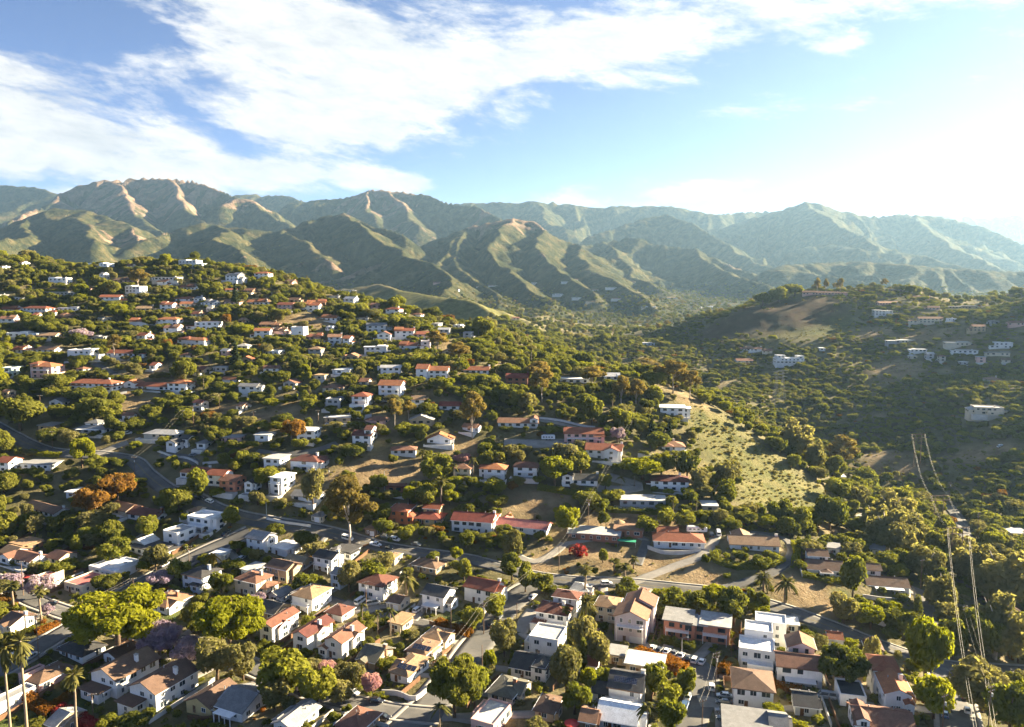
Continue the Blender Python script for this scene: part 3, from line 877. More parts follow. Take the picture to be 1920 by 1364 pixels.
G = -25
TOWN = [
    Hs(173, 299, 1312, 15, 2, G, 'gy', 'brown', 'white', 'cp', 'white house with brown gable roof', 'beside its twin at bottom left, rear porch', [(-.1, -.62, .7, .3, 2.8, 'slab', 0)]),
    Hs(245, 372, 1338, 15, 2, G, 'gy', 'brown', 'white', 'cv', 'white house with screened porch', 'and dark brown roof, right of its twin', [(-.2, -.62, .6, .32, 3.2, 'slab', 0)]),
    Hs(44, 140, 1301, 11, 1, G, 'hip', 'brown', 'pink', '', 'pink house with brown hip roof', 'behind the tall palms at bottom left', [(-.38, -.3, .3, .6, 4.2, 'para', 0)]),
    Hs(112, 198, 1248, 8, 1, G, 'hip', 'dark', 'white', '', 'low white house with dark hip roof', 'below the big round yellow-green tree'),
    Hs(196, 259, 1250, 8, 1, G, 'gy', 'brown', 'white', '', 'narrow white house with brown gable', 'under the big yellow-green tree'),
    Hs(0, 70, 1190, 9, 1, G, 'gx', 'brown', 'white', 'c', 'white cottage with red trim', 'at the street corner on the left edge', [(.1, -.4, .35, .5, 2.9, 'gy', 0)]),
    Hs(121, 207, 1117, 12, 1, G, 'para', 'rose', 'cream', '', 'cream house with rose red flat roof', 'on the corner lot by the crossing'),
    Hs(71, 120, 1100, 8, 1, G, 'para', 'rose', 'cream', '', 'small annexe with rose red flat roof', 'left of the larger red-roofed house'),
    Hs(167, 267, 1091, 12, 1, G, 'para', 'white', 'white', 'cd', 'long white flat roofed house', 'with arched windows along the left street', [(.2, .1, .45, .7, 4.2, 'para', 0)]),
    Hs(343, 416, 1112, 10, 2, G, 'hip', 'dark', 'paleblue', 'c', 'pale blue two storey house', 'with dark hip roof and white chimney', [(.3, -.5, .4, .35, 3, 'slab', 0)]),
    Hs(272, 362, 1155, 12, 1, G, 'hip', 'clay', 'white', 'cC', 'low house with russet hip roof', 'and brick chimney behind clipped hedges'),
    Hs(441, 512, 1122, 9, 2, G, 'hip', 'clay', 'cream', 'c', 'cream house with brown hip roof', 'and stepped white front, beside the lilac tree'),
    Hs(375, 420, 1168, 7, 1, G, 'hip', 'dkred', 'brown', '', 'low dark red roofed cottage', 'half hidden behind the round yellow-green tree'),
    Hs(350, 451, 1348, 11, 1, G, 'gy', 'brown', 'yellow', 'v', 'mustard house with brown gable roof', 'and a red deck at the bottom edge'),
    Hs(408, 512, 1356, 12, 1, G, 'gx', 'grey', 'white', 'cp', 'white house with grey gable roof', 'and tan awning along the bottom edge'),
    Hs(-8, 50, 1348, 12, 1, G, 'para', 'grey', 'white', '', 'white flat roofed block', 'in the bottom left corner beside palm trunks'),
    Hs(86, 160, 1385, 9, 1, G, 'gx', 'grey', 'tan', '', 'grey roofed cottage', 'cut by the bottom edge behind the red hedge'),
    Hs(0, 92, 1066, 8, 1, G, 'gx', 'clay', 'white', 'c', 'long russet roofed house', 'stepping up the slope at the left edge', [(-.2, -.45, .35, .6, 2.8, 'gy', 0)]),
    Hs(90, 145, 1062, 8, 1, G, 'gx', 'clay', 'cream', '', 'small cream house with russet gable', 'right of the long russet roof at left'),
    Hs(0, 58, 1052, 8, 1, G, 'gx', 'tan', 'white', '', 'tan gabled house', 'at the left edge above the russet roofs'),
    Hs(21, 79, 1037, 8, 1, G, 'slab', 'tan', 'brick', '', 'brick red house with tan slab roof', 'high at the left edge'),
    Hs(307, 368, 1030, 10, 2, G, 'para', 'ltgrey', 'white', 'v', 'white two storey cube house', 'beside the street lined with parked cars'),
    Hs(248, 297, 1034, 7, 1, G, 'gy', 'white', 'white', '', 'white roofed house with open gable', 'left of the white two storey cube'),
    Hs(243, 326, 1050, 9, 1, G, 'slab', 'dark', 'white', '', 'low house with flat black roof', 'and white fascia below the white gable'),
    Hs(463, 521, 1040, 9, 2, G, 'gx', 'grey', 'white', '', 'white two storey house with grey gable', 'standing above the lower street corner'),
    Hs(454, 495, 1086, 8, 1, G, 'slab', 'ltgrey', 'white', 'g', 'white flat roofed garage', 'beside the parked white car'),
    Hs(501, 563, 1097, 8, 2, G, 'gx', 'brown', 'tan', '', 'tan two storey house with brown gable', 'and a row of dark windows'),
    Hs(531, 590, 1075, 9, 1, G, 'gx', 'olive', 'tan', '', 'low olive brown roofed house', 'behind the tan two storey house'),
    Hs(590, 645, 1077, 8, 2, G, 'gx', 'dark', 'white', 'bc', 'white house with dark gable', 'and red balcony rail mid slope'),
    Hs(624, 677, 1052, 8, 1, G, 'slab', 'dark', 'white', '', 'dark flat roofed house', 'carrying a white satellite dish'),
    Hs(509, 566, 1048, 9, 1, G, 'slab', 'white', 'white', '', 'house with bright white flat roof', 'among trees below the main road'),
    Hs(549, 622, 1152, 11, 2, G, 'hip', 'tan', 'white', 'b', 'white house with tan hip roof', 'and a wooden balcony across its front'),
    Hs(612, 664, 1168, 7, 1, G, 'hip', 'dkred', 'white', 'g', 'garage with dark red hip roof', 'below the tan roofed house'),
    Hs(504, 548, 1134, 7, 1, G, 'gy', 'grey', 'white', '', 'small white cottage with grey gable', 'left of the tan roofed house'),
    Hs(483, 546, 1166, 9, 1, G, 'gx', 'dark', 'tan', '', 'long charcoal roofed bungalow', 'below the small grey gabled cottage'),
    Hs(488, 560, 1208, 13, 2, G, 'gy', 'dkred', 'white', '', 'white house with maroon roof', 'leftmost of three white gabled neighbours', [(.42, -.1, .5, .45, 4.6, 'gx', 0)]),
    Hs(550, 624, 1226, 13, 2, G, 'gy', 'dkred', 'white', 'c', 'white gabled house with paired windows', 'middle of three maroon roofed neighbours', [(.4, .05, .5, .45, 5.2, 'gx', 0)]),
    Hs(610, 684, 1239, 12, 2, G, 'gy', 'clay', 'white', 'c', 'white house with arched black window', 'rightmost of three gabled neighbours', [(.4, .1, .5, .45, 5.2, 'gx', 0), (-.55, -.35, .5, .45, 3.0, 'gy', 0)]),
    Hs(671, 737, 1260, 10, 1, G, 'gx', 'olive', 'tan', 'cC', 'brown bungalow with olive roof', 'and brick chimney beside solar roofs', [(-.15, -.4, .5, .5, 2.9, 'gy', 0)]),
    Hs(733, 804, 1284, 12, 1, G, 'hip', 'tan', 'white', 's', 'nearer tan roofed bungalow with solar panels', 'inside a white garden wall'),
    Hs(763, 825, 1244, 9, 1, G, 'hip', 'tan', 'white', 's', 'farther tan roofed bungalow with solar panels', 'behind its similar neighbour'),
    Hs(793, 848, 1217, 8, 1, G, 'hip', 'tan', 'cream', 'g', 'cream garage with tan hip roof', 'facing the wide street bend'),
    Hs(673, 745, 1128, 10, 2, G, 'hip', 'dkred', 'white', '', 'white two storey house with maroon hip roof', 'behind the white van and boat'),
    Hs(729, 769, 1149, 7, 1, G, 'gx', 'brown', 'cream', 'g', 'brown roofed garage', 'beside the alley below the date palm'),
    Hs(792, 854, 1151, 9, 2, G, 'gx', 'dark', 'white', 'p', 'white house with charcoal gable roof', 'beside the driveway with white hatchback'),
    Hs(871, 945, 1139, 9, 2, G, 'gx', 'red', 'white', 'c', 'white house with bright red tile roof', 'standing at the top of the wide street'),
    Hs(776, 837, 1080, 9, 1, G, 'hip', 'brown', 'tan', 'c', 'tan bungalow with dark brown hip roof', 'below the main road'),
    Hs(623, 656, 1107, 7, 2, G, 'gx', 'grey', 'paleblue', '', 'narrow pale blue house', 'left of the maroon hip roof'),
    Hs(733, 772, 1188, 8, 1, G, 'slab', 'tan', 'cream', '', 'tan flat roofed shed', 'between garden palms by the alley'),
    Hs(515, 598, 1385, 11, 1, G, 'gy', 'grey', 'white', 'v', 'white house with light grey gables', 'cut by the bottom edge, left of centre'),
    Hs(915, 986, 1326, 10, 1, G, 'hip', 'olive', 'cream', 'cC', 'cream house with olive hip roof', 'and tall brick chimney near the bottom'),
    Hs(883, 959, 1385, 11, 1, G, 'para', 'ltgrey', 'pink', '', 'pink flat roofed house', 'with pale roof at the bottom centre'),
    Hs(632, 712, 1392, 9, 1, G, 'hip', 'clay', 'tan', '', 'russet hip roof', 'peeking over the bottom edge'),
    Hs(958, 1042, 1279, 10, 1, -20, 'gx', 'dark', 'white', '', 'white house with black roofs', 'right of the street bend', [(.3, -.2, .4, .8, 4.6, 'hip', 0)]),
    Hs(992, 1062, 1238, 10, 2, -20, 'para', 'ltgrey', 'white', '', 'white flat roofed two storey house', 'below the red tiled tower house'),
    Hs(1005, 1074, 1185, 9, 2, -20, 'hip', 'dkred', 'white', 'cb', 'white stepped house with red tile tower', 'beside the date palm', [(.25, .75, .8, .7, 8.6, 'hip', 0), (-.35, -.65, .5, .5, 3, 'hip', 0)]),
    Hs(1116, 1164, 1171, 9, 2, -20, 'hip', 'tan', 'cream', '', 'cream two storey house with tan hip roof', 'left of the brown gabled pair'),
    Hs(1152, 1218, 1210, 10, 3, -18, 'gy', 'clay', 'lilac', 'gb', 'pinkish grey house with two garage doors', 'and long brown gable roof', [(.15, .9, .95, .8, 9.3, 'gy', 0)]),
    Hs(1244, 1300, 1202, 10, 2, -18, 'slab', 'grey', 'salmon', 'bk', 'salmon house with grey flat roof', 'left one of the terracotta twins'),
    Hs(1313, 1369, 1212, 10, 2, -18, 'slab', 'ltgrey', 'salmon', 'bk', 'salmon house with pale flat roof', 'right one of the terracotta twins'),
    Hs(1384, 1452, 1262, 9, 2, -18, 'para', 'white', 'white', 'b', 'tall stepped white apartment house', 'with arches beside the car park', [(.05, .9, .8, .8, 8.2, 'para', 0), (.4, 1.7, .9, .8, 8.4, 'para', 0), (.1, -.7, .7, .45, 3.0, 'para', 0)]),
    Hs(1141, 1174, 1249, 6, 1, -18, 'slab', 'grey', 'tan', '', 'small tan hut with grey flat roof', 'behind the long orange hedge'),
    Hs(1173, 1246, 1273, 8, 1, -18, 'slab', 'ltgrey', 'tan', '', 'long tan bungalow with pale flat roof', 'beside the orange hedge'),
    Hs(1141, 1210, 1335, 10, 2, -18, 'gx', 'dark', 'white', 'sbc', 'white house with solar covered black roof', 'and front balcony near the bottom', [(-.75, -.1, .6, .6, 3, 'hip', 0)]),
    Hs(1120, 1202, 1380, 10, 1, -18, 'gx', 'white', 'paleblue', '', 'house with white metal roof', 'at the bottom edge beside a palm'),
    Hs(1003, 1052, 1356, 8, 1, -20, 'hip', 'brown', 'tan', '', 'small brown roofed cottage', 'at the bottom edge left of the red parasol'),
    Hs(1372, 1449, 1334, 11, 2, -14, 'hip', 'brown', 'white', '', 'white house with grey-brown hip roof', 'right of the lane with parked cars', [(.1, -.1, .3, .3, 6.5, 'hip', 0)]),
    Hs(1355, 1446, 1400, 10, 1, -14, 'slab', 'grey', 'grey', 'v', 'grey flat roofed block', 'at the bottom edge below the hip roof'),
    Hs(1090, 1122, 1378, 7, 1, -18, 'gx', 'clay', 'brown', '', 'brown canopy roofed shed', 'next to the red parasol'),
    Hs(1452, 1541, 1292, 9, 2, -14, 'gx', 'clay', 'white', 'kp', 'house with striped awning and russet roof', 'below a terracotta gable', [(.12, .95, .6, .8, 7.6, 'gy', 0)]),
    Hs(1549, 1617, 1284, 13, 1, -14, 'para', 'brown', 'tan', '', 'large brown flat roofed building', 'behind the dark round tree'),
    Hs(1642, 1708, 1341, 11, 2, -14, 'gy', 'tile', 'white', 'c', 'white villa with red tile roofs', 'and magenta vines by the corner', [(-.1, .9, 1.0, .8, 6.8, 'hip', 0), (.35, -.45, .35, .5, 4.2, 'gy', 0)]),
    Hs(1564, 1624, 1331, 9, 1, -14, 'para', 'dark', 'white', '', 'white box garage with black flat roof', 'left of the red tiled villa'),
    Hs(1484, 1531, 1347, 8, 1, -14, 'gx', 'dark', 'white', 'v', 'small white house with black roof', 'below the striped awning house'),
    Hs(1590, 1714, 1392, 10, 1, -14, 'gx', 'clay', 'white', 'v', 'long russet tile roof', 'along the bottom right edge', [(-.38, -.1, .22, .9, 4.4, 'gy', 0)]),
    Hs(1438, 1478, 1395, 9, 1, -14, 'gx', 'grey', 'tan', '', 'corner of a grey roof', 'at the bottom edge, right of centre'),
    Hs(1507, 1583, 1088, 10, 1, -12, 'gx', 'brown', 'white', '', 'dark brown roofed split level house', 'above the dry slope', [(-.15, .5, .55, .7, 6.2, 'gx', 0), (-.02, -.55, .35, .4, 2.7, 'hip', 0)]),
    Hs(1616, 1704, 1120, 9, 1, -12, 'gx', 'brown', 'white', 'p', 'white house with long pergola', 'and curved terrace wall', [(-.25, .8, .4, .7, 6.0, 'gx', 0)]),
    Hs(1850, 1912, 1160, 10, 1, -10, 'hip', 'brown', 'tan', '', 'brown hip roof', 'among eucalyptus at the right edge'),
    Hs(1467, 1496, 1190, 6, 1, -14, 'slab', 'white', 'cream', '', 'cream shed under a white trellis roof', 'beside the sloping road'),
]
S = -10
SLOPE = [
    Hs(4, 45, 708, 10, 2, S, 'para', 'ltgrey', 'mint', 'b', 'mint green box house', 'on the hillside at the left edge'),
    Hs(59, 123, 712, 12, 3, S, 'hip', 'tile', 'pink', 'b', 'pink three storey villa', 'with red tiles, right of the mint house', [(-.4, .0, .4, .8, 9.5, 'hip', 0)]),
    Hs(131, 232, 738, 11, 2, S, 'hip', 'tile', 'white', 'ck', 'broad white villa with red tiles', 'and tall windows on the left hillside', [(-.33, -.1, .3, .9, 4.0, 'hip', 0), (.36, -.1, .3, .9, 3.6, 'hip', 0)]),
    Hs(235, 367, 736, 9, 1, S, 'gx', 'tile', 'white', '', 'long low white villa with red roofs', 'right of the broad white villa', [(.36, -.15, .3, 1.1, 5.4, 'hip', 0), (-.42, -.1, .18, 1.0, 4.4, 'gy', 0)]),
    Hs(280, 305, 694, 8, 1, S, 'gx', 'tile', 'white', '', 'lone small red roofed cottage', 'uphill of the long low villa'),
    Hs(72, 124, 811, 10, 1, S, 'slab', 'grey', 'tan', '', 'low grey roofed house', 'right of the large round tree at left'),
    Hs(140, 221, 816, 11, 1, S, 'hip', 'grey', 'white', 'cp', 'white ranch with grey hip roof', 'and raised middle storey', [(-.08, .2, .42, .7, 5.4, 'hip', 0)]),
    Hs(270, 351, 826, 9, 1, S, 'hip', 'ltgrey', 'cream', 'v', 'cream ranch with pale hip roof', 'above the white gabled garage house'),
    Hs(312, 353, 851, 9, 2, -20, 'gy', 'dark', 'white', 'g', 'white gabled house over a garage', 'at the end of a curved drive', [(.5, .5, .8, .7, 6.5, 'gx', 0)]),
    Hs(369, 401, 844, 8, 1, S, 'slab', 'grey', 'white', '', 'small grey flat roofed house', 'right of the white gabled garage house'),
    Hs(-5, 43, 888, 9, 2, S, 'gx', 'tile', 'white', '', 'white red tiled house', 'at the left edge below the bend'),
    Hs(41, 118, 884, 9, 1, S, 'slab', 'grey', 'white', 'b', 'long grey flat roofed house', 'with a veranda below the left road'),
    Hs(46, 134, 977, 8, 1, -30, 'gx', 'brown', 'white', 'c', 'long brown roofed ranch house', 'on the wooded slope at left'),
    Hs(203, 269, 972, 9, 1, -30, 'gx', 'clay', 'cream', 'b', 'terracotta gabled ranch house', 'beneath the tall rusty crowned tree'),
    Hs(240, 316, 982, 9, 1, -20, 'gx', 'dkred', 'white', 'cC', 'white house with maroon roof and brick chimney', 'below the terracotta ranch'),
    Hs(352, 425, 1001, 10, 2, -22, 'para', 'white', 'white', 'p', 'white flat roofed house with porch', 'below the parked white wagon'),
    Hs(345, 404, 900, 9, 1, -15, 'gx', 'tile', 'white', 'c', 'white house with long red roof', 'at the road fork', [(-.45, -.3, .35, .6, 2.8, 'gx', 0)]),
    Hs(387, 438, 914, 8, 2, -15, 'gx', 'red', 'white', '', 'white red tiled house with balconies', 'just right of the road fork house'),
    Hs(412, 463, 926, 9, 2, -15, 'gx', 'clay', 'salmon', 'k', 'salmon pink house with flat gable', 'above the parked white wagon'),
    Hs(459, 492, 930, 8, 2, -15, 'gy', 'dark', 'white', '', 'small white gabled house', 'right of the salmon pink house'),
    Hs(125, 161, 936, 8, 1, S, 'slab', 'white', 'paleblue', '', 'pale blue modern pavilion', 'half hidden in trees on the left slope'),
    Hs(354, 382, 972, 7, 1, -20, 'hip', 'tan', 'cream', '', 'small cream hut with tan roof', 'beside the main road bend'),
    Hs(495, 544, 885, 10, 2, -12, 'slab', 'ltgrey', 'white', '', 'white two storey block with pale roof', 'left of the balcony house'),
    Hs(545, 614, 888, 11, 2, -12, 'hip', 'dkred', 'white', 'bc', 'white house with maroon hip roof and balcony', 'left of the pine trees'),
    Hs(507, 554, 932, 10, 3, -22, 'slab', 'white', 'white', 'b', 'white three storey cube house', 'above the main road'),
    Hs(547, 607, 947, 8, 1, -15, 'gx', 'grey', 'white', '', 'white cottage with grey roof', 'beside the giant eucalyptus'),
    Hs(660, 700, 770, 10, 3, -8, 'hip', 'tile', 'white', 'bk', 'white four level villa with red tiles', 'built on a white plinth', [(-.05, -.65, .98, .4, 3.0, 'para', 0)]),
    Hs(710, 761, 750, 11, 3, -8, 'gx', 'tile', 'white', 'bk', 'white villa with red tiled loggia', 'right of the four level villa'),
    Hs(611, 649, 769, 10, 2, -8, 'para', 'grey', 'grey', 'k', 'grey concrete house', 'left of the four level villa'),
    Hs(605, 646, 736, 9, 1, -8, 'hip', 'clay', 'cream', '', 'cream bungalow with red roof', 'above the grey concrete house'),
    Hs(780, 844, 712, 10, 2, -6, 'gx', 'tile', 'white', '', 'white long villa with red tile wing', 'among tall trees at mid height', [(-.3, -.1, .35, 1.1, 6.4, 'gx', 0)]),
    Hs(859, 919, 704, 9, 1, -6, 'gx', 'tile', 'white', 'c', 'low white villa with red tile roof', 'right of the long villa with wing'),
    Hs(674, 697, 725, 8, 1, -8, 'gx', 'clay', 'cream', '', 'tiny cream house', 'above the villa with red tiled loggia'),
    Hs(628, 665, 703, 9, 1, -8, 'slab', 'white', 'white', '', 'white flat roofed pavilion', 'high behind the cream bungalow'),
    Hs(590, 617, 714, 8, 1, -8, 'slab', 'tan', 'cream', '', 'low cream bungalow', 'left of the white flat roofed pavilion'),
    Hs(824, 865, 772, 8, 1, -5, 'gx', 'red', 'white', '', 'long low white house with maroon roof', 'behind the tall gum tree'),
    Hs(661, 707, 838, 9, 2, -10, 'gx', 'dkred', 'white', 'k', 'white house with maroon roof and tower', 'above the dirt lot', [(.3, .1, .4, .9, 8.0, 'gx', 0)]),
    Hs(557, 602, 830, 9, 2, -8, 'slab', 'white', 'white', 'k', 'white modern glass fronted house', 'right of the orange crowned tree'),
    Hs(478, 516, 828, 8, 1, -8, 'slab', 'ltgrey', 'white', 'k', 'low modern flat house', 'left of the orange crowned tree'),
    Hs(728, 779, 985, 11, 2, -12, 'hip', 'red', 'orange', 'k', 'bright orange villa', 'with an arched window above the road'),
    Hs(777, 837, 989, 10, 1, -12, 'hip', 'red', 'yellow', 'c', 'yellow villa with red tile roofs', 'right of the bright orange villa', [(.0, .45, .62, .6, 5.8, 'gx', 0)]),
    Hs(847, 932, 1006, 11, 2, -12, 'gx', 'red', 'white', 'ck', 'white villa with red tile roof and garage wing', 'right of the yellow villa', [(.4, .3, .25, 1.3, 5, 'gy', 0)]),
    Hs(850, 889, 901, 9, 2, -10, 'hip', 'clay', 'cream', '', 'cream two storey house between palms', 'under a tan hip roof'),
    Hs(907, 952, 903, 10, 2, -10, 'hip', 'tile', 'white', 'bk', 'white house with arcade and red hip roof', 'uphill of the dry field'),
    Hs(586, 613, 982, 7, 1, -15, 'hip', 'grey', 'cream', 'g', 'small grey roofed garage house', 'left of the giant eucalyptus'),
    Hs(690, 714, 1008, 6, 1, -20, 'slab', 'tan', 'brown', 'g', 'brown double garage', 'set into the bank above the road'),
    Hs(724, 761, 926, 5, 1, -5, 'slab', 'dkred', 'brick', '', 'long rust red shed', 'at the foot of the dirt lot'),
    Hs(934, 1010, 804, 9, 1, -5, 'gx', 'clay', 'white', '', 'long white house with tan tiles', 'left of the pale driveway', [(.4, .0, .2, 1.0, 4.6, 'gy', 0)]),
    Hs(1058, 1131, 834, 11, 2, -5, 'gx', 'tile', 'pink', 'bk', 'pale pink villa with red tile roof', 'right of the white bus', [(.4, -.1, .25, 1.1, 4.4, 'hip', 0)]),
    Hs(1098, 1167, 868, 11, 2, -12, 'gx', 'red', 'white', 'ck', 'white villa with green garage doors', 'and red tile gables', [(.22, -.35, .4, .6, 5.6, 'gy', 0)]),
    Hs(1197, 1284, 851, 11, 1, -5, 'hip', 'clay', 'white', 'ckb', 'ranch house with long russet tile roof', 'on a white retaining wall', [(.1, -.45, .25, .5, 3.2, 'hip', 0)]),
    Hs(1237, 1284, 786, 11, 2, -10, 'slab', 'white', 'white', 'k', 'white modern house with flat roof', 'alone on the grassy spur'),
    Hs(963, 1011, 898, 9, 2, -10, 'hip', 'dkred', 'white', 'b', 'white house with orange awning', 'left of the round light green tree'),
    Hs(1053, 1121, 914, 9, 1, -8, 'gx', 'dark', 'white', 'ck', 'white house with black roof', 'right of the round light green tree', [(-.33, -.3, .3, .7, 4.6, 'gy', 0)]),
    Hs(1219, 1291, 926, 10, 2, -8, 'hip', 'dkred', 'white', 'c', 'white house with maroon hip roof and arch', 'below the pine trees', [(-.45, .1, .35, .7, 3.2, 'slab', 0)]),
    Hs(1161, 1248, 953, 9, 1, -6, 'slab', 'ltgrey', 'grey', 'ck', 'long low grey modern house', 'above the clipped hedge'),
    Hs(1313, 1345, 963, 8, 1, -6, 'slab', 'ltgrey', 'cream', '', 'small pale pavilion', 'at the foot of the grassy spur'),
    Hs(931, 1034, 1007, 9, 1, -18, 'gx', 'rose', 'white', '', 'crescent shaped house with red roof', 'left of the tall yellow-green tree', [(-.42, .5, .2, 1.3, 3.2, 'gy', 0)]),
    Hs(1084, 1164, 1020, 10, 1, -12, 'slab', 'ltgrey', 'brick', '', 'long shed with pale metal roof', 'above the red bougainvillea'),
    Hs(1152, 1206, 1010, 8, 1, -12, 'slab', 'tan', 'brick', '', 'red walled workshop', 'behind the long metal roofed shed'),
    Hs(1224, 1321, 1031, 11, 1, -8, 'hip', 'tile', 'white', '', 'white ranch with terracotta hip roofs', 'below the white trailer', [(-.2, .6, .4, .8, 3.3, 'gx', 0)]),
    Hs(1363, 1461, 1038, 10, 1, -8, 'gx', 'tan', 'white', 'c', 'ranch house with tan roofs', 'inside the looping driveway', [(-.2, .5, .35, .9, 3.4, 'gy', 0)]),
    Hs(949, 991, 726, 10, 2, -5, 'gx', 'red', 'brick', 'c', 'brick red house', 'left of the tall gum trees'),
    Hs(1050, 1105, 721, 9, 1, -5, 'slab', 'white', 'white', 'k', 'long flat glass fronted house', 'on the crest between gum trees'),
    Hs(1132, 1162, 714, 9, 1, -5, 'gx', 'white', 'white', '', 'small white house with slanted roof', 'on the crest behind slender gums'),
    Hs(1449, 1508, 682, 14, 2, -5, 'para', 'white', 'white', 'bk', 'large white stepped mansion', 'alone on the shaded canyon side', [(-.3, .1, .3, .8, 8.5, 'para', 0), (.38, .0, .22, .9, 8.0, 'para', 0)]),
    Hs(1818, 1882, 778, 12, 2, -15, 'para', 'ltgrey', 'cream', 'ck', 'cream villa with terraces', 'on the canyon side at far right', [(.15, -.6, .5, .5, 3.4, 'para', 0), (-.5, .05, .35, .8, 3.8, 'hip', 0), (.52, .1, .3, .7, 3.2, 'slab', 0)]),
    Hs(1842, 1879, 717, 11, 1, -10, 'hip', 'clay', 'cream', 'c', 'small cream house', 'above the terraced villa at right'),
    Hs(1880, 1928, 1012, 10, 1, -10, 'slab', 'ltgrey', 'white', '', 'white block cut by the right edge', 'near the canyon road'),
    Hs(1552, 1585, 904, 9, 1, -10, 'slab', 'white', 'white', '', 'white flat roof', 'sunk in trees beyond the grassy spur'),
    Hs(1377, 1412, 682, 10, 1, 0, 'gx', 'clay', 'white', '', 'low white ranch', 'left of the stepped mansion across the canyon'),
]
